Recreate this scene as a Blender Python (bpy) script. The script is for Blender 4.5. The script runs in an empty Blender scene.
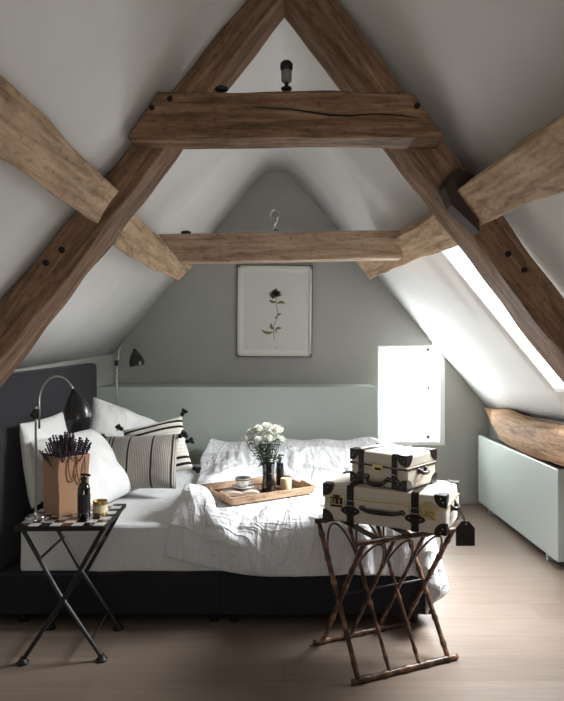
import bpy, bmesh, math, random
from mathutils import Vector, Matrix, Euler, noise
PI = math.pi
sc = bpy.context.scene
C = sc.collection

# ---------------------------------------------------------------- camera, light, exposure
CX, CY, F, EYE = 282.0, 350.5, 600.0, 1.36
cam_d = bpy.data.cameras.new('camera'); cam = bpy.data.objects.new('camera', cam_d); C.objects.link(cam)
cam.location = (0, 0, EYE); cam.rotation_euler = (PI/2, 0, 0)
cam_d.sensor_fit = 'VERTICAL'; cam_d.sensor_height = 36.0; cam_d.lens = 36.0*F/701.0
cam_d.clip_start = 0.05
sc.camera = cam
sc.view_settings.view_transform = 'Standard'; sc.view_settings.look = 'None'
sc.view_settings.gamma = 1.0; sc.view_settings.use_curve_mapping = False
sc.view_settings.exposure = 0.0

world = bpy.data.worlds.new('daylight'); sc.world = world; world.use_nodes = True
wn = world.node_tree.nodes['Background']
wn.inputs[0].default_value = (0.86, 0.93, 1.0, 1); wn.inputs[1].default_value = 2.2

def R_(d): return d*PI/180
def area(name, loc, target, sx, sy, power, col, spread=PI):
    l = bpy.data.lights.new(name, 'AREA'); l.shape = 'RECTANGLE'; l.size = sx; l.size_y = sy
    l.energy = power; l.color = col; l.spread = spread
    o = bpy.data.objects.new(name, l); C.objects.link(o); o.location = loc
    d = Vector(target) - Vector(loc)
    o.rotation_euler = d.to_track_quat('-Z', 'Y').to_euler()
    return o
SKY = area('skylight_daylight', (1.62, 3.24, 1.83), (0.60, 3.1, 0.3), 0.78, 0.9, 80, (0.96, 0.98, 1.0), R_(120))
WIN = area('window_daylight', (1.10, 5.62, 0.98), (0.55, 3.0, 1.9), 0.52, 0.84, 55, (0.93, 0.97, 1.0))
BACK = area('rear_fill_light', (0.45, -1.72, 0.62), (0.25, 0.6, 2.5), 1.1, 0.7, 17, (1.0, 0.95, 0.90), R_(110))  # added fill from behind the camera, lifts the near ceiling

# ---------------------------------------------------------------- helpers
def s2l(r, g, b):
    f = lambda c: (c/255/12.92) if c/255 <= .04045 else ((c/255+.055)/1.055)**2.4
    return (f(r), f(g), f(b), 1)

def mat(name, col, rough=.6, metal=0, spec=.5, **k):
    m = bpy.data.materials.new(name); m.use_nodes = True
    b = m.node_tree.nodes['Principled BSDF']
    b.inputs['Base Color'].default_value = col
    b.inputs['Roughness'].default_value = rough; b.inputs['Metallic'].default_value = metal
    b.inputs['Specular IOR Level'].default_value = spec
    for kk, v in k.items(): b.inputs[kk.replace('_', ' ')].default_value = v
    return m
def nodes(m):
    nt = m.node_tree; return nt, nt.nodes, nt.links, nt.nodes['Principled BSDF']
def coords(nt, scale=(1, 1, 1), kind='Object', rot=(0, 0, 0)):
    t = nt.nodes.new('ShaderNodeTexCoord'); mp = nt.nodes.new('ShaderNodeMapping')
    mp.inputs['Scale'].default_value = scale; mp.inputs['Rotation'].default_value = rot
    nt.links.new(t.outputs[kind], mp.inputs[0]); return mp.outputs[0]
def noise_n(nt, vec, scale, detail=4, rough=.55, dist=0):
    n = nt.nodes.new('ShaderNodeTexNoise'); n.inputs['Scale'].default_value = scale
    n.inputs['Detail'].default_value = detail; n.inputs['Roughness'].default_value = rough
    n.inputs['Distortion'].default_value = dist
    nt.links.new(vec, n.inputs['Vector']); return n.outputs['Fac']
def ramp(nt, fac, stops):
    r = nt.nodes.new('ShaderNodeValToRGB'); e = r.color_ramp.elements
    while len(e) < len(stops): e.new(.5)
    for i, (p, c) in enumerate(stops): e[i].position = p; e[i].color = c
    nt.links.new(fac, r.inputs[0]); return r.outputs[0]
def mixc(nt, a, b, fac, mode='MULTIPLY'):
    m = nt.nodes.new('ShaderNodeMix'); m.data_type = 'RGBA'; m.blend_type = mode
    if isinstance(fac, float): m.inputs[0].default_value = fac
    else: nt.links.new(fac, m.inputs[0])
    for s, v in ((6, a), (7, b)):
        if isinstance(v, tuple): m.inputs[s].default_value = v
        else: nt.links.new(v, m.inputs[s])
    return m.outputs[2]
def bump(nt, h, bsdf, strength=.3, dist=.01):
    b = nt.nodes.new('ShaderNodeBump'); b.inputs['Strength'].default_value = strength
    b.inputs['Distance'].default_value = dist
    nt.links.new(h, b.inputs['Height']); nt.links.new(b.outputs[0], bsdf.inputs['Normal'])

def wood(name, dark, mid, light, rough=.75, grain=1.0, bs=.5):
    m = mat(name, mid, rough, spec=.25); nt, N, L, b = nodes(m)
    v = coords(nt, (1.1, 14, 14))
    g = noise_n(nt, v, 2.2*grain, 8, .65, .6)
    c = ramp(nt, g, [(.28, dark), (.5, mid), (.72, light)])
    v2 = coords(nt, (1.5, 5, 5)); k = noise_n(nt, v2, 3.0, 5, .6, 1.2)
    k2 = ramp(nt, k, [(.30, (.42, .36, .32, 1)), (.48, (1, 1, 1, 1))])
    c2 = mixc(nt, c, k2, .65)
    v3 = coords(nt, (1, 2.2, 2.2)); w = noise_n(nt, v3, 26, 4, .65)
    w2 = ramp(nt, w, [(.34, (.30, .2, .14, 1)), (.45, (1, 1, 1, 1))])
    c3 = mixc(nt, c2, w2, .5)
    L.new(c3, b.inputs['Base Color'])
    bump(nt, g, b, bs, .008)
    return m

M = {}
M['oak_dark'] = wood('weathered_oak', s2l(74, 54, 40), s2l(124, 96, 74), s2l(166, 134, 106))
M['oak_light'] = wood('pale_oak', s2l(118, 92, 68), s2l(188, 158, 126), s2l(218, 190, 158))
M['oak_mid'] = wood('collar_oak', s2l(128, 104, 84), s2l(182, 156, 132), s2l(208, 184, 160))
M['tray'] = wood('beech_tray', s2l(150, 116, 92), s2l(198, 164, 134), s2l(220, 190, 162), .5, 2, .15)
M['bamboo'] = mat('bamboo', s2l(96, 62, 42), .35); 
nt, N, L, b = nodes(M['bamboo'])
g = noise_n(nt, coords(nt, (1, 1, 1)), 22, 4); L.new(ramp(nt, g, [(.35, s2l(44, 28, 22)), (.5, s2l(84, 58, 44)), (.68, s2l(150, 112, 84))]), b.inputs['Base Color'])

def plaster(name, col, amt=.92):
    m = mat(name, col, .9, spec=.2); nt, N, L, b = nodes(m)
    n = noise_n(nt, coords(nt), 1.7, 5, .6)
    d = tuple(c*amt for c in col[:3]) + (1,)
    L.new(ramp(nt, n, [(.3, d), (.7, col)]), b.inputs['Base Color'])
    bump(nt, noise_n(nt, coords(nt), 9, 4), b, .12, .02); return m
M['ceiling'] = plaster('white_limewash', s2l(228, 226, 222))
M['gable'] = plaster('grey_green_paint', s2l(172, 172, 166))
M['lowwall'] = plaster('pale_sage_paint', s2l(184, 192, 185))
M['reveal'] = mat('white_reveal', s2l(238, 238, 236), .6)

m = M['floor'] = mat('oak_planks', s2l(176, 152, 134), .45, spec=.4); nt, N, L, b = nodes(m)
br = N.new('ShaderNodeTexBrick'); L.new(coords(nt), br.inputs['Vector'])
br.inputs['Scale'].default_value = 1; br.inputs['Brick Width'].default_value = 2.1; br.inputs['Row Height'].default_value = .19
br.inputs['Mortar Size'].default_value = .0022; br.inputs['Mortar Smooth'].default_value = .3; br.offset = .37
br.inputs['Color1'].default_value = s2l(138, 122, 110); br.inputs['Color2'].default_value = s2l(126, 110, 98)
br.inputs['Mortar'].default_value = s2l(128, 108, 94)
g = noise_n(nt, coords(nt, (1.2, 16, 1)), 2.5, 7, .6, .4)
L.new(mixc(nt, br.outputs['Color'], ramp(nt, g, [(.3, (.80, .77, .75, 1)), (.62, (1, 1, 1, 1))]), .75), b.inputs['Base Color'])
bump(nt, g, b, .12, .004)

def cloth(name, col, scale=500, bs=.15, rough=.85, wr=0, ridged=False):
    m = mat(name, col, rough, spec=.2); nt, N, L, b = nodes(m)
    b.inputs['Sheen Weight'].default_value = .15
    h = noise_n(nt, coords(nt), scale, 2)
    if wr:
        w = noise_n(nt, coords(nt, (1, 1.0, .6)), 7, 6, .62, 1.6)
        a = N.new('ShaderNodeMath'); a.operation = 'MULTIPLY_ADD'; a.inputs[1].default_value = wr
        L.new(w, a.inputs[0]); L.new(h, a.inputs[2]); h = a.outputs[0]
    if ridged:
        hs = []
        for sc_, rot_, k_ in (((1, 2.6, 1), .5, 1.7), ((2.6, .9, 1), -.4, 2.4), ((1.5, 1, 1), .2, 5.0)):
            n = noise_n(nt, coords(nt, sc_, rot=(0, 0, rot_)), k_, 3, .5, 1.5)
            s1 = N.new('ShaderNodeMath'); s1.operation = 'SUBTRACT'; s1.inputs[1].default_value = .5; L.new(n, s1.inputs[0])
            s2 = N.new('ShaderNodeMath'); s2.operation = 'ABSOLUTE'; L.new(s1.outputs[0], s2.inputs[0])
            s3 = N.new('ShaderNodeMath'); s3.operation = 'POWER'; s3.inputs[1].default_value = .6; L.new(s2.outputs[0], s3.inputs[0])
            hs.append((s3.outputs[0], 1.7/k_))
        acc = None
        for o_, w_ in hs:
            a = N.new('ShaderNodeMath'); a.operation = 'MULTIPLY_ADD'; a.inputs[1].default_value = -w_; L.new(o_, a.inputs[0])
            if acc: L.new(acc, a.inputs[2])
            else: a.inputs[2].default_value = 0
            acc = a.outputs[0]
        bump(nt, acc, b, .5, .07); return m
    bump(nt, h, b, bs, .004); return m
M['sheet'] = cloth('white_cotton_sheet', s2l(226, 226, 226), wr=6, bs=.5)
M['duvet'] = cloth('white_linen_duvet', s2l(219, 219, 221), wr=1, bs=1.0, ridged=True)
M['pillow'] = cloth('white_pillowcase', s2l(228, 227, 225), wr=9, bs=.5)
M['charcoal'] = cloth('charcoal_upholstery', s2l(37, 37, 42), 260, .3)
M['tassel'] = cloth('black_wool', s2l(18, 17, 18), 200, .6)
M['black'] = mat('black_metal', s2l(15, 12, 12), .5)
M['lampshade'] = mat('satin_black_shade', s2l(34, 34, 35), .3)
M['shade_in'] = mat('shade_lining', s2l(190, 188, 184), .5)
M['chrome'] = mat('brushed_nickel', s2l(200, 198, 194), .25, 1)
M['brass'] = mat('aged_brass', s2l(206, 178, 118), .32, .9)
M['paleb'] = mat('pale_brass', s2l(226, 206, 150), .3, .7)
M['darkplate'] = mat('dark_lock_metal', s2l(58, 38, 26), .45, .4)
M['leather'] = mat('black_leather', s2l(28, 19, 19), .32, spec=.6)
M['canvas'] = cloth('stone_vulcanised_board', s2l(200, 189, 174), 90, .1, .55)
M['kraft'] = cloth('kraft_paper', s2l(164, 126, 98), 60, .15, .8)
M['twine'] = mat('paper_twine', s2l(110, 72, 48), .8)
M['sprig'] = mat('dried_sprig', s2l(54, 42, 50), .8)
M['amber'] = mat('dark_amber_glass', s2l(24, 12, 8), .12, spec=.8)
M['blackglass'] = mat('dark_vase_glass', s2l(30, 22, 22), .08, spec=.8)
M['navy'] = mat('navy_bottle', s2l(22, 24, 40), .2)
M['wax'] = mat('cream_wax', s2l(226, 208, 172), .5, Subsurface_Weight=.1)
M['china'] = mat('white_china', s2l(235, 233, 230), .2)
M['coffee'] = mat('coffee', s2l(60, 36, 22), .2)
M['paper'] = mat('book_paper', s2l(206, 190, 176), .8)
M['cover'] = mat('book_cover', s2l(122, 92, 74), .6)
M['petal'] = mat('white_petal', s2l(246, 244, 234), .6, Subsurface_Weight=.15)
M['leaf'] = mat('dark_leaf', s2l(66, 82, 58), .5)
M['stem'] = mat('green_stem', s2l(70, 84, 52), .6)
M['radiator'] = mat('radiator_enamel', s2l(182, 190, 185), .35)
M['grille'] = mat('radiator_grille', s2l(120, 118, 116), .5)
M['whitewood'] = mat('white_painted_wood', s2l(240, 240, 238), .4)
M['glass'] = mat('window_glass', (1, 1, 1, 1), .02); nt, N, L, b = nodes(M['glass'])
tr = N.new('ShaderNodeBsdfTransparent'); tr.inputs[0].default_value = (.97, .98, .98, 1)
gl = N.new('ShaderNodeBsdfGlossy'); gl.inputs['Roughness'].default_value = .03
mx = N.new('ShaderNodeMixShader'); mx.inputs[0].default_value = .05
L.new(tr.outputs[0], mx.inputs[1]); L.new(gl.outputs[0], mx.inputs[2]); L.new(mx.outputs[0], N['Material Output'].inputs[0])
m = M['bulb'] = mat('clear_bulb', (.95, .96, .97, 1), .03); nt, N, L, b = nodes(m)
tr = N.new('ShaderNodeBsdfTransparent'); tr.inputs[0].default_value = (.86, .88, .88, 1)
gl = N.new('ShaderNodeBsdfGlossy'); gl.inputs['Roughness'].default_value = .05
lw = N.new('ShaderNodeLayerWeight'); lw.inputs[0].default_value = .35
mx = N.new('ShaderNodeMixShader'); L.new(lw.outputs['Facing'], mx.inputs[0])
L.new(tr.outputs[0], mx.inputs[1]); L.new(gl.outputs[0], mx.inputs[2]); L.new(mx.outputs[0], N['Material Output'].inputs[0])
# print mount paper and ink
M['mount'] = mat('ivory_mount', s2l(226, 224, 216), .7)
M['printpaper'] = mat('print_paper', s2l(214, 213, 208), .6, Coat_Weight=.3)
M['frame'] = mat('pale_frame', s2l(214, 212, 204), .5)
M['frame_edge'] = mat('dark_frame_edge', s2l(60, 58, 55), .5)
M['ink_dark'] = mat('ink_dark', s2l(60, 48, 46), .8); M['ink_petal'] = mat('ink_petal', s2l(178, 160, 160), .8)
M['ink_green'] = mat('ink_green', s2l(112, 118, 84), .8)
# chessboard
m = M['checker'] = mat('checker_tiles', (1, 1, 1, 1), .18, spec=.6); nt, N, L, b = nodes(m)
ck = N.new('ShaderNodeTexChecker'); mp = N.new('ShaderNodeMapping'); tc = N.new('ShaderNodeTexCoord')
mp.inputs['Location'].default_value = (0, 0, .013); L.new(tc.outputs['Object'], mp.inputs[0]); L.new(mp.outputs[0], ck.inputs[0])
ck.inputs['Scale'].default_value = 21.5
ck.inputs['Color1'].default_value = s2l(20, 17, 17); ck.inputs['Color2'].default_value = s2l(205, 202, 198)
L.new(ck.outputs[0], b.inputs['Base Color'])
# striped cushion fabrics (stripes run vertically on the cover: bands of fine grey lines with black bars)
def stripes(name, base, fine, bars, width, finefreq, axis=0):
    m = cloth(name, base, 300, .3); nt, N, L, b = nodes(m)
    t = N.new('ShaderNodeTexCoord'); sp = N.new('ShaderNodeSeparateXYZ'); L.new(t.outputs['Object'], sp.inputs[0])
    X = sp.outputs[axis]
    w = N.new('ShaderNodeMath'); w.operation = 'MULTIPLY'; w.inputs[1].default_value = finefreq; L.new(X, w.inputs[0])
    nn = noise_n(nt, coords(nt, (1, 1, 1)), 14, 3)
    ad = N.new('ShaderNodeMath'); ad.operation = 'MULTIPLY_ADD'; ad.inputs[1].default_value = 3.0; L.new(nn, ad.inputs[0]); L.new(w.outputs[0], ad.inputs[2])
    s_ = N.new('ShaderNodeMath'); s_.operation = 'SINE'; L.new(ad.outputs[0], s_.inputs[0])
    c = ramp(nt, s_.outputs[0], [(.25, base), (.75, fine)])
    for x in bars:
        d = N.new('ShaderNodeMath'); d.operation = 'SUBTRACT'; d.inputs[1].default_value = x; L.new(X, d.inputs[0])
        a = N.new('ShaderNodeMath'); a.operation = 'ABSOLUTE'; L.new(d.outputs[0], a.inputs[0])
        l = N.new('ShaderNodeMath'); l.operation = 'LESS_THAN'; l.inputs[1].default_value = width; L.new(a.outputs[0], l.inputs[0])
        c = mixc(nt, c, s2l(16, 14, 14), l.outputs[0], 'MIX')
    L.new(c, b.inputs['Base Color']); return m
M['cush1'] = stripes('grey_striped_weave', s2l(164, 158, 150), s2l(110, 104, 97), [-.19, -.165, -.055, .085, .20], .0045, 620)
M['cush2'] = stripes('cream_striped_weave', s2l(220, 216, 206), s2l(206, 200, 190), [-.145, -.105, .105, .145], .008, 260, 2)

def obj(name, bm, m, parent=None, smooth=False, bevel=0, subsurf=0, loc=None, ang=40):
    me = bpy.data.meshes.new(name)
    bmesh.ops.recalc_face_normals(bm, faces=bm.faces[:])
    bm.to_mesh(me); bm.free()
    o = bpy.data.objects.new(name, me); C.objects.link(o)
    me.materials.append(m)
    if smooth:
        me.polygons.foreach_set('use_smooth', [True]*len(me.polygons))
        if smooth == 'angle': me.set_sharp_from_angle(angle=math.radians(ang))
    if bevel:
        mo = o.modifiers.new('bevel', 'BEVEL'); mo.width = bevel; mo.segments = 2; mo.limit_method = 'ANGLE'; mo.angle_limit = math.radians(40)
    if subsurf:
        mo = o.modifiers.new('smooth', 'SUBSURF'); mo.levels = subsurf; mo.render_levels = subsurf
    if parent: o.parent = parent
    if loc is not None: o.location = loc
    return o
def thing(name, label, cat, loc=(0, 0, 0), rot=(0, 0, 0), group=None):
    o = bpy.data.objects.new(name, None); C.objects.link(o); o.empty_display_size = .05
    o.location = loc; o.rotation_euler = rot; tag(o, label, cat, group); return o
def tag(o, label, cat, group=None, kind=None):
    o['label'] = label; o['category'] = cat
    if group: o['group'] = group
    if kind: o['kind'] = kind
    return o
def struct(name, bm, m, parent=None, **k):
    o = obj(name, bm, m, parent, **k)
    if not parent: o['kind'] = 'structure'
    return o

def box(bm, a, b, mtx=None):
    vs = [bm.verts.new((x, y, z)) for x in (a[0], b[0]) for y in (a[1], b[1]) for z in (a[2], b[2])]
    for f in ((0, 1, 3, 2), (4, 6, 7, 5), (0, 4, 5, 1), (2, 3, 7, 6), (0, 2, 6, 4), (1, 5, 7, 3)):
        bm.faces.new([vs[i] for i in f])
    if mtx: bmesh.ops.transform(bm, matrix=mtx, verts=vs)
    return vs
def BX(a, b, mtx=None):
    bm = bmesh.new(); box(bm, a, b, mtx); return bm
def tube(bm, pts, r, n=10, cap=True):
    pts = [Vector(p) for p in pts]; rs = r if isinstance(r, (list, tuple)) else [r]*len(pts)
    rings = []; up = None
    for i, p in enumerate(pts):
        d = (pts[min(i+1, len(pts)-1)] - pts[max(i-1, 0)]).normalized()
        if up is None:
            up = d.orthogonal().normalized()
        else:
            up = (up - d*up.dot(d))
            up = up.normalized() if up.length > 1e-6 else d.orthogonal().normalized()
        s = d.cross(up)
        rings.append([bm.verts.new(p + (up*math.cos(2*PI*k/n) + s*math.sin(2*PI*k/n))*rs[i]) for k in range(n)])
    for a, b_ in zip(rings, rings[1:]):
        for k in range(n): bm.faces.new((a[k], a[(k+1) % n], b_[(k+1) % n], b_[k]))
    if cap: bm.faces.new(rings[0][::-1]); bm.faces.new(rings[-1])
def TB(pts, r, n=10): bm = bmesh.new(); tube(bm, pts, r, n); return bm
def lathe(bm, prof, n=24, mtx=None, cap=True):
    rings = []
    allv = []
    for r, z in prof:
        if r < 1e-5: v = [bm.verts.new((0, 0, z))]
        else: v = [bm.verts.new((r*math.cos(2*PI*k/n), r*math.sin(2*PI*k/n), z)) for k in range(n)]
        rings.append(v); allv += v
    for a, b_ in zip(rings, rings[1:]):
        for k in range(n):
            k2 = (k+1) % n
            if len(a) == 1 and len(b_) == 1: continue
            if len(a) == 1: bm.faces.new((a[0], b_[k2], b_[k]))
            elif len(b_) == 1: bm.faces.new((a[k], a[k2], b_[0]))
            else: bm.faces.new((a[k], a[k2], b_[k2], b_[k]))
    if cap:
        if len(rings[0]) > 1: bm.faces.new(rings[0][::-1])
        if len(rings[-1]) > 1: bm.faces.new(rings[-1])
    if mtx: bmesh.ops.transform(bm, matrix=mtx, verts=allv)
    return allv
def LT(prof, n=24, mtx=None, cap=True): bm = bmesh.new(); lathe(bm, prof, n, mtx, cap); return bm
def prism(bm, poly, ext):
    a = [bm.verts.new(p) for p in poly]; b_ = [bm.verts.new(Vector(p)+Vector(ext)) for p in poly]
    bm.faces.new(a); bm.faces.new(b_[::-1])
    for i in range(len(a)):
        j = (i+1) % len(a); bm.faces.new((a[i], b_[i], b_[j], a[j]))
    return a+b_
def blob(bm, c, r, seg=10, rings=7, mtx=None):
    pr = [(math.sin(PI*i/rings), -math.cos(PI*i/rings)) for i in range(rings+1)]
    pr[0] = (0, -1); pr[-1] = (0, 1)
    rr = r if isinstance(r, (tuple, list)) else (r, r, r)
    mm = Matrix.Translation(c) @ (mtx or Matrix.Identity(4)) @ Matrix.Diagonal((rr[0], rr[1], rr[2], 1))
    return lathe(bm, pr, seg, mm, False)
def at(px, py, D):
    s = F/D; return Vector(((px-CX)/s, D, EYE+(CY-py)/s))

def slab(name, A0, A1, B0, B1, ext, m, label=None, rough=.006, seed=0, bevel=.008, n=None, cat='beam', group=None, wav=.0):
    """hewn timber: face A0-A1 / B0-B1 extruded by ext; local x runs along the length"""
    A0, A1, B0, B1, ext = map(Vector, (A0, A1, B0, B1, ext))
    o0 = (A0+B0)/2; x = ((A1+B1)/2 - o0).normalized(); z = ext.normalized(); y = z.cross(x).normalized(); z = x.cross(y)
    mw = Matrix((x, y, z)).transposed().to_4x4(); mw.translation = o0
    inv = mw.inverted()
    L_ = ((A1+B1)/2-o0).length; W_ = (A0-B0).length; T_ = ext.length
    nx = n or max(6, int(L_/.06)); ny = max(3, int(W_/.05)); nz = max(2, int(T_/.06))
    bm = bmesh.new(); grid = {}
    for i in range(nx+1):
        for j in range(ny+1):
            for k in range(nz+1):
                if 0 < i < nx and 0 < j < ny and 0 < k < nz: continue
                u, v, w = i/nx, j/ny, k/nz
                p = (A0.lerp(A1, u)).lerp(B0.lerp(B1, u), v) + ext*w
                nn = noise.noise_vector(p*5+Vector((seed*7, 0, 0)))*rough + noise.noise_vector(p*1.3+Vector((seed*3, 5, 0)))*wav
                edge = ((j in (0, ny)) + (k in (0, nz)))
                if edge == 2: nn *= 1.9
                grid[i, j, k] = bm.verts.new(inv @ (p+nn))
    def q(*ids):
        bm.faces.new([grid[t] for t in ids])
    for i in range(nx):
        for j in range(ny):
            for k in (0, nz): q((i, j, k), (i+1, j, k), (i+1, j+1, k), (i, j+1, k))
    for i in range(nx):
        for k in range(nz):
            for j in (0, ny): q((i, j, k), (i+1, j, k), (i+1, j, k+1), (i, j, k+1))
    for j in range(ny):
        for k in range(nz):
            for i in (0, nx): q((i, j, k), (i, j+1, k), (i, j+1, k+1), (i, j, k+1))
    o = obj(name, bm, m, None, smooth='angle', bevel=bevel, ang=50)
    o.matrix_world = mw
    if label: tag(o, label, cat, group)
    return o

# ---------------------------------------------------------------- room shell
XL, XR, YB, YG = -1.50, 1.84, -1.50, 5.33
def lerp_tab(t, y):
    for (a, va), (b_, vb) in zip(t, t[1:]):
        if y <= b_: return va + (vb-va)*(y-a)/(b_-a)
    return t[-1][1]
LT_ = [(-1.6, 2.87), (2.55, 3.034), (2.9, 3.062), (3.84, 3.115), (3.93, 3.078), (5.5, 3.150)]
RT_ = [(-1.6, 3.17), (2.55, 3.147), (2.9, 3.150), (3.84, 3.105), (3.93, 3.058), (5.5, 3.010)]
LL_ = [LT_[0], LT_[1], LT_[-1]]; RL_ = [RT_[0], RT_[1], RT_[-1]]
def ceil_z(x, y):
    f = max(0, min(1, (1.25-abs(x))/.25))
    zl = lerp_tab(LT_, y)*f + lerp_tab(LL_, y)*(1-f) + 1.209*x; zr = lerp_tab(RT_, y)*f + lerp_tab(RL_, y)*(1-f) - 1.19*x; cap = 2.95 + .10*max(0, min(1, (3.9-y)))
    k = .045
    z = -k*math.log(math.exp(-zl/k) + math.exp(-zr/k) + math.exp(-cap/k)*.8) if min(zl, zr) > 2.2 else min(zl, zr)
    return z
HX0, HX1, HY0, HY1 = .93, 1.67, 2.83, 3.66       # skylight opening
xs = sorted(set([XL, -1.2, -.9, -.6] + [-.5+.05*i for i in range(0, 22)] + [.6, .75, HX0, 1.2, 1.335, 1.45, HX1, XR]))
ys = [YB, -.5, .5, 1.5, 2.2, 2.55, 2.7, HY0, 3.1, 3.4, HY1, 3.75, 3.82, 3.85, 3.88, 3.91, 3.94, 4.0, 4.3, 4.8, YG]
bm = bmesh.new(); V = {}
for i, x in enumerate(xs):
    for j, y in enumerate(ys): V[i, j] = bm.verts.new((x, y, ceil_z(x, y)))
rim = []
for i in range(len(xs)-1):
    for j in range(len(ys)-1):
        if xs[i] >= HX0-1e-6 and xs[i+1] <= HX1+1e-6 and ys[j] >= HY0-1e-6 and ys[j+1] <= HY1+1e-6: continue
        bm.faces.new((V[i, j], V[i+1, j], V[i+1, j+1], V[i, j+1]))
ceiling = struct('ceiling', bm, M['ceiling'], smooth='angle', ang=35)
mo = ceiling.modifiers.new('thickness', 'SOLIDIFY'); mo.thickness = .16; mo.offset = -1
# recalc may flip the open sheet; keep normals down so that the thickness grows outward
me = ceiling.data
if sum(p.normal.z for p in me.polygons) > 0: me.flip_normals()

struct('floor', BX((XL-.12, YB-.12, -.12), (XR+.12, YG+.3, 0)), M['floor'])
def knee(name, x0, x1, xc, m):
    bm = bmesh.new(); prism(bm, [(x0, YB, 0), (x0, YG, 0)] + [(x0, y, ceil_z(xc, y)+.004) for y in reversed(ys)], (x1-x0, 0, 0))
    struct(name, bm, m)
knee('wall_left', XL-.12, XL, XL, M['gable'])
knee('wall_right', XR, XR+.12, XR, M['gable'])
# gable with the window opening: strips around the hole
WX0, WX1, WZ0, WZ1 = .85, 1.415, .53, 1.405
def gable(name, y0, y1, hole):
    bm = bmesh.new(); hx0, hx1, hz0, hz1 = hole
    top = [x for x in xs if XL <= x <= XR]
    def zt(x): return ceil_z(x, YG if y0 > 0 else YB) + .03
    def col(x0, x1, z0, z1=None):
        pts = [(x0, y0, z0), (x1, y0, z0)] + ([(x1, y0, z1), (x0, y0, z1)] if z1 is not None else [(x1, y0, zt(x1)), (x0, y0, zt(x0))])
        if min(p[2] for p in pts[2:]) - z0 < .002: return
        prism(bm, pts, (0, y1-y0, 0))
    cols = sorted(set(top + [hx0, hx1]))
    for a, b_ in zip(cols, cols[1:]):
        if a >= hx0-1e-6 and b_ <= hx1+1e-6:
            col(a, b_, 0, hz0)
            if zt(b_) > hz1 + .01: col(a, b_, hz1)
        else: col(a, b_, 0)
    return struct(name, bm, M['gable'])
gable('wall_back', YG, YG+.28, (WX0, WX1, WZ0, WZ1))
gable('wall_front', YB-.2, YB, (-.15, 1.05, .25, .97))
struct('wall_low_ledge', BX((XL, 4.86, 0), (.776, YG, 1.065)), M['lowwall'], bevel=.004)
struct('baseboard_back', BX((.78, YG-.012, 0), (1.70, YG, .07)), M['gable'])

# window in the gable
w1 = BX((WX0-.012, YG-.012, WZ0-.02), (WX1+.06, YG+.012, WZ0+.0)); 
bm = bmesh.new()
yf = YG+.14
box(bm, (WX0, YG+.0, WZ0), (WX0+.012, YG+.24, WZ1)); box(bm, (WX1-.018, YG-.014, WZ0), (WX1+.028, YG+.24, 1.335))
box(bm, (WX0, YG-.006, WZ0-.012), (WX1+.028, YG+.24, WZ0+.022)); box(bm, (WX0, YG, WZ1-.018), (WX1-.055, YG+.24, WZ1))
w1o = struct('window_1', bm, M['whitewood'], bevel=.002); w1.free()
bm = bmesh.new()
fx0, fx1, fz0, fz1 = WX0+.016, WX1-.07, WZ0+.028, WZ1-.022
for a, b_ in (((fx0, fz0), (fx0+.03, fz1)), ((fx1-.03, fz0), (fx1, fz1)), ((fx0, fz0), (fx1, fz0+.03)), ((fx0, fz1-.03), (fx1, fz1))):
    box(bm, (a[0], yf, a[1]), (b_[0], yf+.03, b_[1]))
for k in (1, 2):
    x = fx0+(fx1-fx0)*k/3; box(bm, (x-.006, yf+.005, fz0), (x+.006, yf+.02, fz1))
for k in (1, 2, 3):
    z = fz0+(fz1-fz0)*k/4; box(bm, (fx0, yf+.005, z-.006), (fx1, yf+.02, z+.006))
obj('sash', bm, M['whitewood'], w1o, bevel=.002)
obj('pane', BX((fx0+.02, yf+.011, fz0+.02), (fx1-.02, yf+.015, fz1-.02)), M['glass'], w1o)
obj('jamb_lining', BX((fx1+.004, yf-.02, WZ0+.02), (WX1-.018, yf+.01, 1.345)), M['whitewood'], w1o)
obj('handle', LT([(0, 0), (.009, 0), (.011, .01), (.007, .02), (0, .022)], 12, Matrix.Translation((fx1-.01, yf, 1.02)) @ Matrix.Rotation(PI/2, 4, 'X')), M['black'], w1o)

# skylight in the right slope
def nrm_r(y): return Vector((1.19, 0, 1)).normalized()
bm = bmesh.new(); nr = nrm_r(3); off = nr*.16
cz = lambda x, y: Vector((x, y, ceil_z(x, y)))
def frame_bar(p, q, wv, d0, d1):
    vs = [p+nr*d0, q+nr*d0, q+wv+nr*d0, p+wv+nr*d0]; prism(bm, vs, nr*(d1-d0))
dn = (cz(HX1, 3.1)-cz(HX0, 3.1)).normalized()
a, b_, c_, d_ = cz(HX0, HY0), cz(HX1, HY0), cz(HX1, HY1), cz(HX0, HY1)
frame_bar(a, b_, Vector((0, .03, 0)), .0, .2); frame_bar(d_, c_, Vector((0, -.03, 0)), .0, .2)
frame_bar(a, d_, dn*.03, .0, .2); frame_bar(b_, c_, -dn*.03, .0, .2)
sk = struct('window_2', bm, M['reveal'])
bm = bmesh.new(); prism(bm, [a+nr*.17, b_+nr*.17, c_+nr*.17, d_+nr*.17], nr*.006)
obj('pane', bm, M['glass'], sk)
# unseen window behind the camera, added to carry the fill light
bm = bmesh.new()
for q in (((-.15, .25), (-.11, .97)), ((1.01, .25), (1.05, .97)), ((-.15, .25), (1.05, .29)), ((-.15, .93), (1.05, .97)), ((.43, .25), (.47, .97))):
    box(bm, (q[0][0], YB-.14, q[0][1]), (q[1][0], YB-.10, q[1][1]))
w3 = struct('rear_fill_window', bm, M['whitewood'])
obj('pane', BX((-.12, YB-.125, .28), (1.02, YB-.12, .94)), M['glass'], w3)

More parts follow.
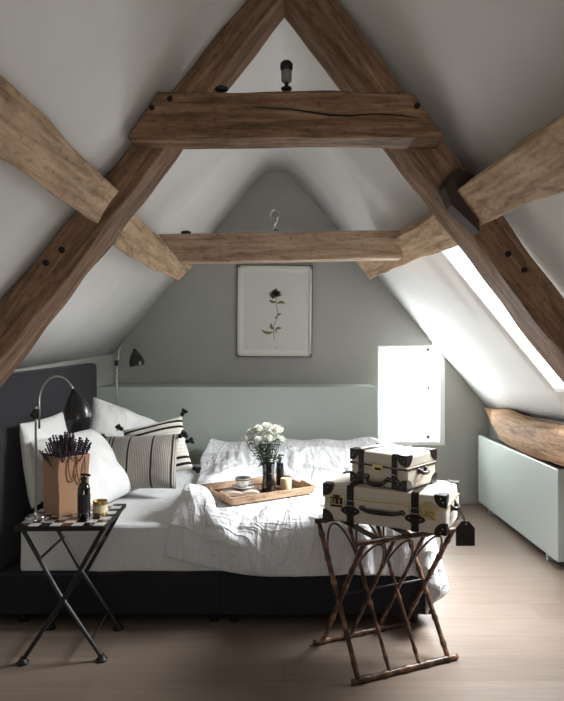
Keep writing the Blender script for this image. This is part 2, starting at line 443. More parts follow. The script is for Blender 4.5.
# ---------------------------------------------------------------- roof timbers
TD = 2.55
P = lambda x, y: at(x, y, TD)
slab('rafter', P(292, -57), P(-68, 387), P(288, -16), P(-68, 452), (0, .225, 0), M['oak_dark'],
     'dark oak rafter of the front truss rising from the left edge to the apex', seed=1, wav=.008)
slab('rafter', P(292, -57), P(704, 480), P(283, -12), P(704, 541), (0, .225, 0), M['oak_dark'],
     'dark oak rafter of the front truss on the right, rising to the apex', seed=2, wav=.008)
c1 = slab('collar_beam', at(158, 91, 2.42), at(415, 92, 2.42), at(126, 137, 2.42), at(447, 137.5, 2.42), (0, .128, 0), M['oak_dark'],
     'dark cracked oak collar beam across the front truss, near the top', seed=3, wav=.006)
# crack, pegs
bm = bmesh.new(); pts = []
inv = c1.matrix_world.inverted()
for i, (x, y) in enumerate([(250, 107), (270, 108), (290, 109), (310, 112), (330, 115), (350, 115.5), (375, 114), (398, 115), (420, 118)]):
    pts.append(inv @ at(x, y, 2.4165))
tube(bm, pts, [.001, .0025, .003, .004, .0045, .004, .003, .003, .001], 6)
M['void'] = mat('dark_crack', s2l(26, 16, 12), .9)
obj('crack', bm, M['void'], c1)
def peg(parent, p, r=.010, dirv=(0, -1, 0), h=.012, name='peg', m=None):
    p = Vector(p); d = Vector(dirv).normalized(); iv = parent.matrix_world.inverted()
    obj(name, TB([iv @ (p - d*h), iv @ (p + d*h*.5)], r, 10), m or M['void'], parent)
for (x, y) in ((152, 108), (170, 99), (417, 106)): peg(c1, at(x, y, 2.42), .012)
iv = c1.matrix_world.inverted()
for (x, y, w) in ((221.5, 89, .030),):
    bm = bmesh.new(); blob(bm, iv @ at(x, y, 2.46), (w, .013, .02)); obj('iron_bolt', bm, M['black'], c1, smooth=True)

# purlins
npl = Vector((-.77, 0, .64)); npr = Vector((.77, 0, .64))
pl = slab('purlin', at(120, 188, 2.50), (-.678, -1.49, 1.947), at(97, 221, 2.50), (-.778, -1.49, 1.782), npl*.15, M['oak_light'],
     'pale weathered oak purlin entering from the left edge of the photo', seed=4, wav=.012)
pr_ = slab('purlin', at(453.5, 193.5, 2.50), (.745, -1.49, 1.80), at(479.5, 228, 2.50), (.855, -1.49, 1.67), npr*.15, M['oak_light'],
     'pale oak purlin entering from the right edge with two peg holes', seed=5, wav=.010)
for (x, y) in ((491, 194), (529, 192)): peg(pr_, at(x, y, 2.50 if x < 500 else 2.25) , .011, (-.77, 0, -.64), .02)
iv = pr_.matrix_world.inverted()
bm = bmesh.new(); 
# dark block in the purlin-end gap, its shade put into shape and colour
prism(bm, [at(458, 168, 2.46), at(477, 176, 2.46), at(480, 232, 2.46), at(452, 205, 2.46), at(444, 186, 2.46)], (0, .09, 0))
bl = obj('gap_shade_block', bm, mat('gap_shade', s2l(58, 42, 34), .85), pr_, bevel=.004)
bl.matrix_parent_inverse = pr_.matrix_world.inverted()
slab('purlin', at(129, 208, 2.79), at(192, 266, 4.46), at(113, 246, 2.79), at(178, 281, 4.43), npl*.20, M['oak_light'],
     'short rough oak purlin behind the left rafter, holding the rear collar beam', seed=6, wav=.012)
slab('purlin', at(438, 210, 2.79), at(357, 261, 4.42), at(467, 243, 2.79), at(369, 278, 4.45), npr*.20, M['oak_light'],
     'short rough oak purlin behind the right rafter, beside the skylight', seed=7, wav=.014)
c2 = slab('collar_beam', at(158, 234, 3.50), at(399, 230, 3.52), at(180, 262, 3.50), at(402, 258, 3.52), (0, .10, 0), M['oak_mid'],
     'slimmer smooth pale oak collar beam crossing in front of the grey gable', rough=.003, seed=8, bevel=.006)
iv = c2.matrix_world.inverted()
bm = bmesh.new(); blob(bm, iv @ at(186, 232.5, 3.55), (.032, .012, .022)); obj('iron_bolt', bm, M['black'], c2, smooth=True)
for p_, pts_ in ((0, [(46, 263), (62, 250)]), ):
    raf = bpy.data.objects['rafter']
    for (x, y) in pts_: peg(raf, at(x, y, TD), .014)
raf2 = bpy.data.objects['rafter.001']
for (x, y) in ((524, 270), (508, 254)): peg(raf2, at(x, y, TD), .013)

# rounded log along the right knee wall
bm = bmesh.new(); rings = []
NP = 64
for i in range(NP+1):
    t = i/NP; y = 5.24 - t*6.7; t *= 2.2
    w = min(1, .12+t*4.5)
    cxx = 1.775 - .03*min(1, t*5) + .012*math.sin(9*t)
    zz = .808 + .012*math.sin(11*t+1) - .035*min(1, t*4)
    ring = []
    for k in range(16):
        a_ = 2*PI*k/16; c_, s_ = math.cos(a_), math.sin(a_)
        sq = (abs(c_)**3+abs(s_)**3)**(-1/3)
        p = Vector((cxx + .095*w*c_*sq, y, zz + .122*w*s_*sq + .09*max(0, .5-w)))
        p += noise.noise_vector(p*6)*.018 + noise.noise_vector(p*17)*.006
        ring.append(bm.verts.new(p))
    rings.append(ring)
for a, b_ in zip(rings, rings[1:]):
    for k in range(16): bm.faces.new((a[k], a[(k+1) % 16], b_[(k+1) % 16], b_[k]))
bm.faces.new(rings[0]); bm.faces.new(rings[-1][::-1])
M['oak_log'] = wood('gnarled_oak', s2l(92, 66, 46), s2l(164, 130, 98), s2l(194, 162, 128), bs=.9)
o = obj('wall_plate_log', bm, M['oak_log'], smooth=True)
for v in o.data.vertices: v.co = (v.co.y, -v.co.x, v.co.z)
o.rotation_euler = (0, 0, PI/2)
tag(o, 'gnarled tapering oak log under the right slope above the radiator', 'beam')
for v in o.data.vertices: pass
# rotate back: local x is world y
o.data.transform(Matrix.Identity(4))

# light fittings on the collar beams
t = thing('beam_spotlight', 'small black capped spotlight standing on the front dark collar beam', 'light fitting', at(286.5, 89.5, 2.47))
obj('base', LT([(.022, 0), (.022, .006), (.008, .010), (.008, .03)], 16), M['black'], t)
obj('body', LT([(.014, .028), (.021, .034), (.022, .075), (.018, .082)], 16), M['grille'], t, smooth='angle')
obj('cap', LT([(.022, .076), (.026, .084), (.026, .104), (.018, .114), (0, .116)], 16), M['black'], t, smooth='angle')
t = thing('bare_bulb', 'clear bare bulb in a small holder on the rear pale collar beam', 'light bulb', at(275, 231.2, 3.55))
obj('holder', LT([(.024, 0), (.024, .006), (.012, .012), (.012, .04), (.015, .045)], 16), M['chrome'], t, smooth='angle')
obj('bulb', LT([(.012, .044), (.018, .06), (.03, .08), (.033, .097), (.026, .118), (.012, .127), (0, .129)], 18, None), M['bulb'], t, smooth=True)
obj('filament', TB([(0, 0, .05), (0, 0, .09), (.006, 0, .10)], .004, 6), M['chrome'], t)

# ---------------------------------------------------------------- picture
pc = at(274.3, 311, 5.30); pw, ph = .655, .80
t = thing('framed_print', 'pale framed botanical print of a single stem hanging on the grey gable wall', 'picture', (pc.x, YG-.002, pc.z-ph/2), (0, 0, 0))
t.rotation_euler = (0, math.radians(.4), 0)
bm = bmesh.new(); fw = .022
for a, b_ in (((-pw/2, 0), (-pw/2+fw, ph)), ((pw/2-fw, 0), (pw/2, ph)), ((-pw/2, 0), (pw/2, fw)), ((-pw/2, ph-fw), (pw/2, ph))):
    box(bm, (a[0], -.03, a[1]), (b_[0], 0, b_[1]))
obj('frame', bm, M['frame'], t, bevel=.002)
bm = bmesh.new()
for a, b_ in (((-pw/2-.007, -.007), (-pw/2, ph+.007)), ((pw/2, -.007), (pw/2+.007, ph+.007)), ((-pw/2-.007, -.007), (pw/2+.007, 0)), ((-pw/2-.007, ph), (pw/2+.007, ph+.007))):
    box(bm, (a[0], -.026, a[1]), (b_[0], 0, b_[1]))
obj('frame_edge', bm, M['frame_edge'], t)
obj('mount', BX((-pw/2+fw, -.014, fw), (pw/2-fw, -.008, ph-fw)), M['mount'], t)
pp = obj('print', BX((-pw/2+.055, -.017, .055), (pw/2-.045, -.0135, ph-.06)), M['printpaper'], t)
def leafpoly(bm, base, tip, w, y, n=8, bend=.15):
    base = Vector((base[0], y, base[1])); tip = Vector((tip[0], y, tip[1])); d = tip-base; s = Vector((-d.z, 0, d.x)).normalized()
    L_ = []; R_ = []
    for i in range(n+1):
        u = i/n; c = base + d*u + s*(bend*d.length*math.sin(PI*u)); ww = w*math.sin(PI*min(1, u*.93+.05))**.8
        L_.append(c+s*ww); R_.append(c-s*ww)
    prism(bm, L_ + R_[::-1], (0, -.0012, 0))
def pxl(x, y): # pixel in 5.64x crop of the picture -> local
    return ((x/5.64+225-274.3)/112.9, ph/2 + (311-(y/5.64+250))/112.9)
yy = -.0172
bm = bmesh.new(); q = [pxl(*p) for p in ((284, 262), (288, 300), (293, 335), (296, 372), (284, 400), (272, 430), (274, 470), (278, 505))]
tube(bm, [(a, yy-.0008, b_) for a, b_ in q], .0026, 6); obj('printed_stem', bm, M['ink_green'], t)
for a, b_, w in (((288, 292), (246, 280), .012), ((292, 300), (338, 300), .013), ((290, 375), (318, 358), .009), ((292, 372), (276, 384), .006),
                 ((270, 462), (204, 452), .014), ((272, 450), (258, 412), .014), ((280, 452), (318, 440), .012), ((278, 452), (292, 470), .006)):
    bm = bmesh.new(); leafpoly(bm, pxl(*a), pxl(*b_), w, yy); obj('printed_leaf', bm, M['ink_green'], t)
bm = bmesh.new()
for k in range(7):
    a_ = PI*(.05+k*.15); c0 = pxl(282, 255); leafpoly(bm, c0, (c0[0]+.062*math.cos(a_), c0[1]+.055*math.sin(a_)), .017, yy)
obj('printed_petals', bm, M['ink_petal'], t)
bm = bmesh.new()
for (x, y, x2, y2, w) in ((282, 262, 276, 222, .017), (282, 265, 255, 262, .010), (284, 265, 316, 256, .009), (282, 262, 292, 214, .012)): leafpoly(bm, pxl(x, y), pxl(x2, y2), w, yy-.0014)
obj('printed_flower_heart', bm, M['ink_dark'], t)
bm = bmesh.new(); bm2c = pxl(288, 550); lathe(bm, [(.012, 0), (.012, .001), (.009, .001), (.009, 0)], 20, Matrix.Translation((bm2c[0], yy, bm2c[1])) @ Matrix.Rotation(PI/2, 4, 'X'), False)
obj('printed_seal', bm, M['ink_petal'], t)

# ---------------------------------------------------------------- radiator
t = thing('radiator', 'flat white panel radiator under the oak log on the right wall', 'radiator', (1.695, 3.69, 0))
obj('front_panel', BX((0, 0, .055), (.022, 1.50, .63)), M['radiator'], t, bevel=.008)
obj('back_panel', BX((.09, .01, .06), (.105, 1.49, .62)), M['radiator'], t, bevel=.004)
bm = bmesh.new(); 
for k in range(75): box(bm, (.022, .01+k*.02, .10), (.09, .013+k*.02, .60))
obj('fins', bm, M['grille'], t)
bm = bmesh.new(); box(bm, (.022, .0, .618), (.03, 1.5, .628)); box(bm, (.084, 0, .618), (.10, 1.5, .628))
for k in range(100): box(bm, (.03, .004+k*.015, .616), (.086, .011+k*.015, .626))
obj('top_grille', bm, M['grille'], t)
obj('side_cover', BX((.0, -.004, .06), (.10, .006, .63)), M['radiator'], t, bevel=.002)
obj('valve', TB([(.05, -.03, .0), (.05, -.03, .13), (.05, .02, .13)], .012, 10), M['whitewood'], t)
for y in (.2, 1.3): obj('foot_bracket', BX((.03, y, 0), (.08, y+.03, .10)), M['radiator'], t)

# ---------------------------------------------------------------- bed
bed = thing('bed', 'wide box-spring bed with charcoal headboard and base under white bedding', 'bed', (0, 0, 0))
def rounded_slab(x0, x1, y0, y1, z0, z1, r):
    bm = bmesh.new(); pts = [(x0, y0, z0), (x0, y1, z0)]
    for (cy, cz_, a0) in ((y1-r, z1-r, 0), (y0+r, z1-r, PI/2)):
        for k in range(7): a_ = a0+k*PI/12; pts.append((x0, cy+r*math.cos(a_), cz_+r*math.sin(a_)))
    prism(bm, pts, (x1-x0, 0, 0)); return bm
hbm = rounded_slab(-1.495, -1.415, 2.97, 4.60, .05, 1.250, .05)
for v in hbm.verts:
    if v.co.z > .9: v.co.z += (v.co.y-3.8)*.02
hb = obj('headboard', hbm, M['charcoal'], bed, smooth='angle', bevel=.018)
obj('base', BX((-1.40, 2.962, .055), (-.292, 4.58, .255)), M['charcoal'], bed, bevel=.010)
obj('base', BX((-.288, 2.957, .055), (.742, 4.58, .255)), M['charcoal'], bed, bevel=.010)
for x in (-1.30, -.34, -.24, .66):
    for y in (3.02, 4.5): obj('foot', LT([(.022, 0), (.028, .055)], 12), M['black'], bed, loc=(x, y, 0))
bm = BX((-1.30, 2.975, .262), (.725, 4.58, .495)); bmesh.ops.subdivide_edges(bm, edges=bm.edges[:], cuts=14, use_grid_fill=True)
for v in bm.verts:
    n_ = noise.noise_vector(v.co*6)*.006; v.co += n_
obj('mattress', bm, M['sheet'], bed, smooth='angle', bevel=.035)

# duvet: drape stored as plain coordinate steps in half millimetres
DUVET = (
828,34,34,34,34,34,34,35,34,35,34,36,35,37,34,37,35,38,35,38,35,39,35,39,36,39,36,39,36,39,37,38,37,39,36,38,37,38,37,38,36,38,36,37,36,37,35,37,34,36,36,32,32,13,11,29,36,36,22,11,24,36,36,35,34,36,36,36,31,36,27,28,36,32,27,8,-10,-8,7,18,27,32,30,23,15,6,-1,-9,-14,-16,-18,-15,-12,-7,-2,2,
10,34,34,34,35,34,34,34,35,35,35,35,35,35,36,36,35,36,36,36,36,37,36,38,36,37,37,38,36,38,37,37,37,37,37,37,37,37,37,37,37,37,36,37,36,36,35,36,34,35,37,33,34,15,10,30,36,36,21,11,28,36,36,34,34,36,36,35,31,36,27,29,35,33,25,7,-10,-2,15,25,31,31,24,15,5,-4,-10,-15,-18,-17,-13,-9,-4,1,5,10,
10,34,34,35,34,34,34,35,34,35,35,35,35,35,36,35,35,35,35,36,36,37,36,36,37,36,37,37,37,36,37,36,37,36,36,37,37,37,36,37,37,36,36,37,35,36,35,35,34,35,36,35,35,18,9,31,36,36,20,14,29,36,35,34,33,36,36,35,30,36,27,30,36,32,25,5,-9,8,22,30,32,25,15,3,-6,-13,-17,-17,-14,-10,-5,1,6,10,13,17,
10,34,35,34,35,33,34,35,35,34,35,35,35,35,34,34,35,35,35,36,37,36,36,36,36,36,35,37,35,37,37,36,37,35,34,37,36,37,36,37,36,36,36,36,35,35,35,35,34,35,35,35,36,22,10,30,37,35,20,16,32,35,35,34,32,36,35,35,29,36,28,31,35,33,22,4,-2,18,29,32,26,15,1,-10,-15,-18,-14,-11,-5,1,6,11,14,18,19,21,
9,35,35,35,35,32,35,34,34,35,36,35,33,33,33,35,35,35,36,36,36,37,35,36,35,36,33,37,34,37,36,37,36,35,32,37,37,36,35,37,36,35,36,35,35,35,34,35,35,34,35,34,37,26,10,31,36,35,20,19,34,34,34,34,32,35,34,36,28,36,28,32,36,32,20,2,11,27,32,28,15,-1,-12,-19,-14,-11,-5,0,7,11,15,18,20,20,19,17,
11,34,35,35,35,33,35,33,36,35,35,35,29,32,35,34,36,35,36,36,37,36,35,36,33,36,31,37,33,37,35,37,37,35,29,37,37,36,34,37,36,35,35,35,34,35,34,35,34,34,35,34,36,29,12,31,36,35,19,23,36,32,34,33,33,34,34,35,29,35,29,34,35,31,15,9,25,32,29,16,-2,-15,-17,-12,-6,0,7,12,16,18,20,19,19,19,19,20,
11,34,35,34,36,33,34,35,35,35,35,32,27,34,34,35,35,36,36,37,36,37,35,34,32,37,28,37,33,36,34,36,37,36,28,37,36,35,35,37,35,34,35,35,33,35,34,34,34,34,35,33,35,33,14,31,36,34,18,30,35,31,34,32,33,34,33,36,29,35,31,33,35,30,14,22,31,30,20,-2,-16,-15,-8,0,7,13,17,19,19,19,19,19,19,19,19,19,
15,33,33,33,35,34,35,34,36,34,36,26,29,35,35,35,36,35,35,35,36,36,36,35,31,36,25,37,33,36,33,36,36,36,28,36,37,34,34,37,34,34,35,34,34,34,34,34,33,34,35,33,34,35,17,31,35,34,18,34,36,29,35,30,35,33,33,34,35,31,35,30,35,30,20,31,30,23,1,-16,-10,-1,9,13,17,19,19,18,19,19,18,18,17,17,16,16,
19,30,32,32,33,34,35,34,35,34,36,23,33,35,35,35,36,34,28,34,37,33,36,37,35,33,25,36,34,35,33,35,34,36,30,35,37,33,35,34,35,33,35,34,34,33,34,33,35,32,35,33,33,35,21,32,35,33,22,35,35,29,35,29,35,33,34,33,35,32,34,32,35,30,31,30,25,7,-11,-2,10,14,18,17,19,18,18,17,17,16,15,14,13,12,10,10,
22,29,28,30,32,34,34,34,35,35,29,30,33,35,35,34,35,33,22,33,37,33,36,33,36,34,27,34,35,34,35,32,36,32,36,31,36,33,35,32,37,32,36,31,36,32,35,32,34,32,35,32,34,32,27,33,31,34,28,33,31,32,34,31,35,31,35,33,34,34,34,35,34,35,32,29,15,2,9,13,20,17,16,17,15,15,14,13,13,11,11,9,9,7,7,6,
17,31,28,29,31,32,34,34,34,31,33,31,33,29,37,29,37,33,21,32,36,34,35,35,32,32,35,27,38,30,36,33,35,32,35,31,36,32,36,31,36,32,36,31,36,31,35,32,34,32,34,31,35,30,35,25,35,29,35,32,34,27,35,32,34,32,35,33,35,34,35,36,34,40,32,31,18,13,16,16,16,14,13,13,12,11,11,9,8,7,5,4,3,2,2,1,
8,34,34,31,31,31,33,32,35,33,32,25,19,34,34,36,36,35,32,20,34,35,36,33,37,27,32,34,32,34,32,32,35,34,31,34,33,32,35,32,36,33,34,33,35,31,35,33,32,33,33,33,35,28,35,26,35,34,28,34,33,27,35,33,33,33,34,34,34,36,34,37,33,40,32,32,18,22,17,17,12,12,10,9,9,8,5,5,3,2,1,0,-1,-2,-1,-2,
0,35,35,35,35,35,34,31,35,31,24,9,29,35,37,34,36,35,37,33,30,26,34,36,37,32,25,34,35,33,24,36,35,35,28,35,28,35,34,33,36,34,33,33,35,31,35,30,33,33,34,32,35,31,34,26,35,35,27,34,31,27,35,33,32,34,34,35,34,35,34,36,33,37,32,31,21,19,16,14,10,10,7,6,3,3,2,0,0,-1,-1,-2,-2,-2,-2,-3,
10,36,36,36,34,33,32,34,32,26,11,10,36,37,36,35,36,35,36,34,37,33,30,35,30,35,30,29,36,30,24,33,36,36,25,36,28,34,34,34,35,35,33,33,35,31,35,27,33,33,33,33,34,33,32,30,34,34,28,34,27,29,35,33,32,34,34,34,34,35,34,35,33,36,32,31,23,15,5,4,6,5,4,3,3,1,1,1,0,-1,-1,-1,-1,0,-1,-2,
12,35,34,33,34,35,32,30,30,22,12,14,35,36,36,34,36,34,36,34,36,34,36,35,31,30,36,28,34,34,25,26,35,36,26,35,31,28,35,35,35,35,32,34,34,33,35,23,33,32,34,34,32,34,31,33,33,34,29,34,23,31,35,33,32,34,34,34,34,35,33,35,33,34,33,31,24,17,7,0,0,0,0,0,0,0,0,0,0,0,0,0,0,0,0,0,
7,35,35,35,33,33,31,26,24,22,2,32,36,33,36,33,36,33,36,33,36,34,35,34,35,35,30,35,30,36,27,22,34,35,31,31,35,23,34,35,34,35,33,34,34,34,33,21,34,31,34,34,33,32,34,32,33,34,29,34,21,32,34,34,32,35,33,34,34,34,34,34,33,34,33,31,25,19,8,4,1,-2,-2,-1,0,0,0,0,0,0,0,0,0,1,-1,2,
-2,35,35,37,36,33,29,30,6,12,18,38,36,34,36,34,35,33,36,33,35,33,36,32,36,32,35,32,36,33,33,20,33,34,35,28,35,27,27,34,35,34,34,34,35,33,30,23,34,29,34,34,33,32,34,32,33,34,30,33,20,33,34,33,34,34,34,34,33,34,34,34,33,33,33,32,26,19,9,1,0,0,2,1,2,1,2,1,2,1,3,1,3,1,7,-7,
-1,35,36,35,37,30,27,21,3,23,37,31,36,31,36,32,36,32,36,32,35,33,35,32,35,32,35,33,35,32,35,25,34,33,32,33,32,33,21,32,34,35,34,34,34,33,26,27,35,27,34,33,33,32,33,33,34,30,33,30,23,33,34,33,34,34,34,34,33,34,34,33,34,32,34,32,27,20,16,11,6,3,3,4,3,2,3,2,3,2,2,2,1,0,-5,10,
3,35,35,33,35,36,7,14,11,37,36,33,36,32,35,32,36,32,35,32,35,32,35,32,35,32,35,32,34,32,34,32,34,34,29,34,32,33,24,29,34,34,34,34,34,29,27,31,34,24,34,33,33,32,33,33,34,28,34,24,30,33,34,34,34,34,33,34,34,34,33,33,34,32,34,32,28,21,10,11,8,7,5,5,5,4,5,3,4,4,4,4,4,3,2,0,
-4,35,35,31,33,25,7,19,34,32,35,31,36,31,35,32,35,32,35,32,35,32,34,32,35,32,34,32,34,32,35,31,35,31,34,32,34,33,30,25,34,33,32,34,34,29,28,33,31,23,32,34,32,32,34,33,29,33,31,24,33,34,34,34,34,34,33,34,33,34,33,34,33,34,32,33,28,22,11,2,0,3,3,5,5,6,6,6,5,5,6,7,6,7,7,5,
-6,35,33,40,17,15,14,35,35,32,35,32,35,32,35,32,35,31,35,32,34,32,35,31,35,31,35,32,34,32,34,32,34,31,34,32,34,32,34,27,33,33,31,33,34,30,28,34,29,21,32,33,33,32,34,32,28,34,26,30,34,34,34,34,33,34,34,34,33,34,33,34,33,33,33,33,29,22,12,2,0,0,0,0,0,1,2,2,3,4,6,6,6,10,9,10,
-11,35,34,35,8,23,35,31,35,31,35,31,35,32,35,31,35,32,34,32,34,32,34,32,34,32,34,32,34,32,34,32,34,31,34,32,34,31,34,32,33,33,29,33,33,32,30,33,23,21,33,33,33,33,34,27,32,32,27,33,34,34,33,34,34,34,33,34,33,34,34,33,34,33,33,34,28,23,12,3,2,1,1,0,0,0,-1,-1,-1,-1,0,1,2,4,5,6,
-12,34,34,32,8,36,34,32,35,32,35,31,35,32,35,31,35,32,34,32,34,32,34,32,34,32,33,32,34,32,34,32,34,31,34,32,33,32,34,32,33,32,33,32,33,32,33,30,15,26,33,34,33,33,32,27,34,27,32,34,33,34,34,34,33,34,34,34,33,34,33,34,34,33,34,33,29,23,13,3,0,0,0,0,0,0,0,0,0,0,0,1,-1,0,0,0,
-13,35,30,24,33,32,35,32,34,32,35,32,34,33,34,32,34,32,34,32,34,32,34,32,34,32,34,32,33,32,34,32,33,33,33,32,33,32,34,32,33,32,33,33,33,32,34,23,16,30,33,34,33,33,28,31,32,28,33,35,33,34,34,33,34,34,33,34,34,34,33,34,33,34,34,34,29,24,13,3,0,0,0,0,1,0,0,0,0,0,0,0,0,0,0,0,
-11,31,30,34,34,33,34,33,34,32,35,32,34,33,34,32,34,33,33,33,33,33,33,33,33,32,34,32,33,32,34,32,33,32,34,32,33,32,34,32,33,33,33,32,33,33,29,13,26,34,33,33,33,33,27,34,27,33,34,33,34,34,33,34,33,34,34,34,33,34,34,34,34,33,34,35,29,24,13,9,5,4,2,2,1,2,1,1,1,2,1,1,1,1,0,1,
-6,31,34,33,32,34,34,33,34,33,34,33,34,33,34,32,34,33,33,33,33,33,33,33,33,32,34,32,33,32,34,32,33,32,33,33,33,32,33,33,33,32,33,33,33,31,15,23,33,33,33,33,33,30,32,32,30,33,32,33,33,34,33,34,34,34,33,34,34,34,34,34,34,34,34,35,29,24,14,4,0,1,2,3,2,2,3,3,2,3,2,3,2,4,3,4,
-3,34,35,29,34,34,34,29,34,34,34,34,33,34,33,33,34,33,33,33,33,33,33,33,33,32,33,33,33,32,33,33,33,32,33,33,33,32,33,33,33,32,33,33,33,22,15,32,32,33,34,33,33,30,33,30,34,30,34,30,34,34,33,34,34,34,34,33,34,34,34,35,34,34,34,36,29,25,14,4,2,1,2,2,1,1,2,2,1,3,2,2,3,2,3,4,
-1,35,33,33,30,34,33,34,31,32,34,33,34,33,34,33,33,33,34,33,33,33,33,32,33,33,33,33,33,32,33,33,32,33,33,33,32,33,33,33,33,32,33,34,25,13,29,33,33,33,33,33,33,32,32,34,28,33,33,30,34,34,33,34,34,34,34,34,34,34,34,34,34,35,35,35,30,25,14,5,2,3,4,2,3,2,2,1,2,1,2,1,2,3,3,4,
1,31,33,34,32,32,34,33,34,33,32,33,30,34,33,34,33,33,33,33,34,32,33,33,33,33,33,32,33,33,33,32,33,33,33,32,33,33,33,33,32,33,33,29,13,26,33,33,33,33,34,32,34,33,33,27,33,32,29,33,35,33,34,34,34,34,34,34,34,34,35,34,34,36,34,36,30,25,15,12,7,6,5,4,3,2,2,1,1,0,0,0,0,1,2,3,
11,27,24,32,33,33,33,34,31,32,31,34,32,35,33,34,33,33,33,33,33,33,33,33,33,32,33,33,33,33,32,33,33,33,32,33,33,33,33,32,33,33,31,15,24,32,33,33,33,33,33,33,34,32,28,32,34,26,34,33,34,34,34,34,34,34,34,34,34,35,34,35,34,36,35,36,30,25,15,6,3,6,7,7,7,6,6,4,4,2,1,0,0,-1,0,3,
-2,30,28,27,31,32,33,34,32,32,33,34,33,34,32,34,33,33,30,34,33,32,33,33,33,33,33,32,33,33,33,33,32,33,33,33,33,33,33,33,32,33,22,17,31,33,33,33,33,33,34,33,27,31,34,33,28,33,31,34,34,33,34,34,34,35,34,34,35,34,35,34,35,36,35,36,30,26,16,6,0,3,4,6,7,8,8,8,7,7,4,3,1,0,-1,1,
0,29,28,29,29,31,33,34,32,34,33,32,32,33,32,33,33,32,33,33,33,33,32,33,33,33,33,33,32,34,32,33,33,33,33,33,33,33,33,33,33,27,14,28,33,34,33,33,34,33,31,27,32,34,32,27,35,33,31,33,34,34,34,34,34,34,35,34,35,35,35,35,35,35,35,36,31,25,17,7,0,2,2,3,5,7,7,10,9,9,9,7,5,1,1,0,
-1,29,28,29,28,31,32,34,32,32,30,32,31,34,32,33,33,34,33,35,32,35,32,34,30,34,32,34,33,33,33,33,33,33,33,33,33,33,33,33,30,16,25,33,33,33,34,33,33,27,31,33,34,26,33,34,31,33,34,30,34,34,34,34,35,34,35,34,35,35,36,34,36,35,36,35,31,26,17,13,8,4,2,0,1,1,5,6,8,10,10,10,8,6,2,2,
-1,29,29,28,28,31,31,34,33,32,31,32,31,32,31,33,32,34,33,34,33,33,32,34,32,34,32,34,33,33,33,34,32,34,33,33,33,33,33,33,21,20,32,33,33,34,33,32,25,33,34,32,28,33,34,27,33,32,34,32,34,34,35,34,34,35,35,35,35,35,35,35,36,35,36,36,30,26,18,9,8,8,6,4,2,2,2,4,5,8,9,11,11,8,7,4,
-1,30,28,28,29,30,31,33,33,33,29,32,30,32,31,33,33,33,33,34,33,34,32,34,33,34,33,34,31,32,33,34,33,34,33,33,33,34,34,26,17,29,34,33,34,33,31,26,33,34,27,33,34,34,34,25,30,34,30,34,34,35,34,34,35,35,35,35,36,34,36,36,35,36,36,35,31,27,21,20,12,9,5,4,1,1,0,0,2,4,8,9,12,11,9,8,
-1,30,29,28,29,27,32,33,33,32,31,30,30,32,31,33,32,33,33,34,33,34,33,34,33,34,33,33,32,34,33,33,31,34,34,33,34,34,28,20,27,33,34,34,32,25,32,34,32,27,33,34,35,34,35,29,21,35,31,32,35,32,35,34,35,36,35,37,35,37,36,38,35,38,35,38,31,30,22,21,15,14,9,5,2,0,-2,-2,-2,0,2,8,10,12,13,10,
-1,30,30,29,25,27,33,31,33,33,31,30,30,31,31,33,32,34,32,34,33,34,33,35,33,33,34,34,33,34,32,32,34,34,31,33,33,31,24,26,32,34,34,31,25,33,33,26,32,34,35,34,34,34,35,31,20,30,35,30,33,35,35,34,36,35,35,35,36,36,36,35,36,36,36,35,32,27,19,14,20,22,17,15,8,5,0,-2,-4,-5,-1,3,8,12,13,14,
-1,31,30,30,30,18,31,32,33,33,31,31,30,31,31,33,33,33,33,34,32,34,33,34,33,34,34,34,33,34,32,35,33,33,33,30,33,30,22,31,35,32,31,26,34,32,24,32,35,34,34,35,34,35,34,34,22,23,35,32,30,35,35,35,36,35,36,36,36,35,36,35,36,35,36,35,33,27,19,10,7,20,23,21,18,12,8,1,-2,-6,-5,-1,3,11,15,16,
-1,32,31,30,31,20,24,33,30,31,33,31,31,31,33,33,33,33,32,34,33,33,33,34,33,34,34,34,33,34,34,33,33,34,31,30,34,26,31,33,26,34,28,34,32,22,32,34,34,34,35,34,35,35,34,35,23,21,32,36,29,33,34,35,36,36,36,38,36,37,36,37,34,33,34,36,33,27,20,10,1,11,20,23,23,21,15,10,1,-3,-6,-6,0,7,16,18,
0,32,32,31,31,29,18,27,33,31,28,31,31,33,33,32,33,32,33,33,33,33,33,34,34,33,34,34,33,34,34,33,34,34,33,29,34,28,35,29,23,31,35,30,20,33,34,34,35,34,35,34,35,35,35,34,32,17,26,36,32,28,36,36,36,35,37,36,37,37,36,38,36,36,34,31,31,28,20,11,1,5,12,21,23,24,23,17,11,2,-4,-8,-5,5,15,20,
-1,33,33,32,31,32,25,20,28,34,32,30,24,31,34,32,33,32,33,32,33,33,33,34,34,33,34,34,34,33,34,34,34,33,34,33,32,33,32,17,31,34,32,18,32,34,35,34,35,34,35,35,35,32,36,34,35,20,24,31,36,29,32,36,36,36,37,36,36,36,36,38,37,38,36,38,32,25,12,10,2,3,8,15,21,25,25,24,17,11,0,-6,-8,0,15,22,
0,33,33,33,32,32,31,26,20,28,34,32,24,26,33,32,33,32,32,33,33,33,33,33,34,34,34,33,34,34,34,34,34,33,35,33,35,31,16,30,35,32,20,28,35,34,35,34,35,34,36,34,35,31,35,35,36,32,19,25,35,33,28,35,37,36,36,36,36,36,36,36,36,36,36,37,37,33,22,12,4,-2,-3,7,15,23,25,26,25,17,8,-3,-9,-3,14,24,
-2,33,33,33,33,32,32,32,28,19,29,34,31,20,28,33,32,32,33,32,33,32,34,33,34,34,34,33,34,34,34,34,35,33,35,34,32,18,28,34,34,22,26,34,33,34,35,35,35,34,36,34,36,34,35,31,36,35,28,18,30,36,33,29,35,36,37,36,36,35,37,35,37,35,36,34,34,26,30,21,11,5,-6,-4,9,17,23,27,26,25,14,3,-7,-7,14,26,
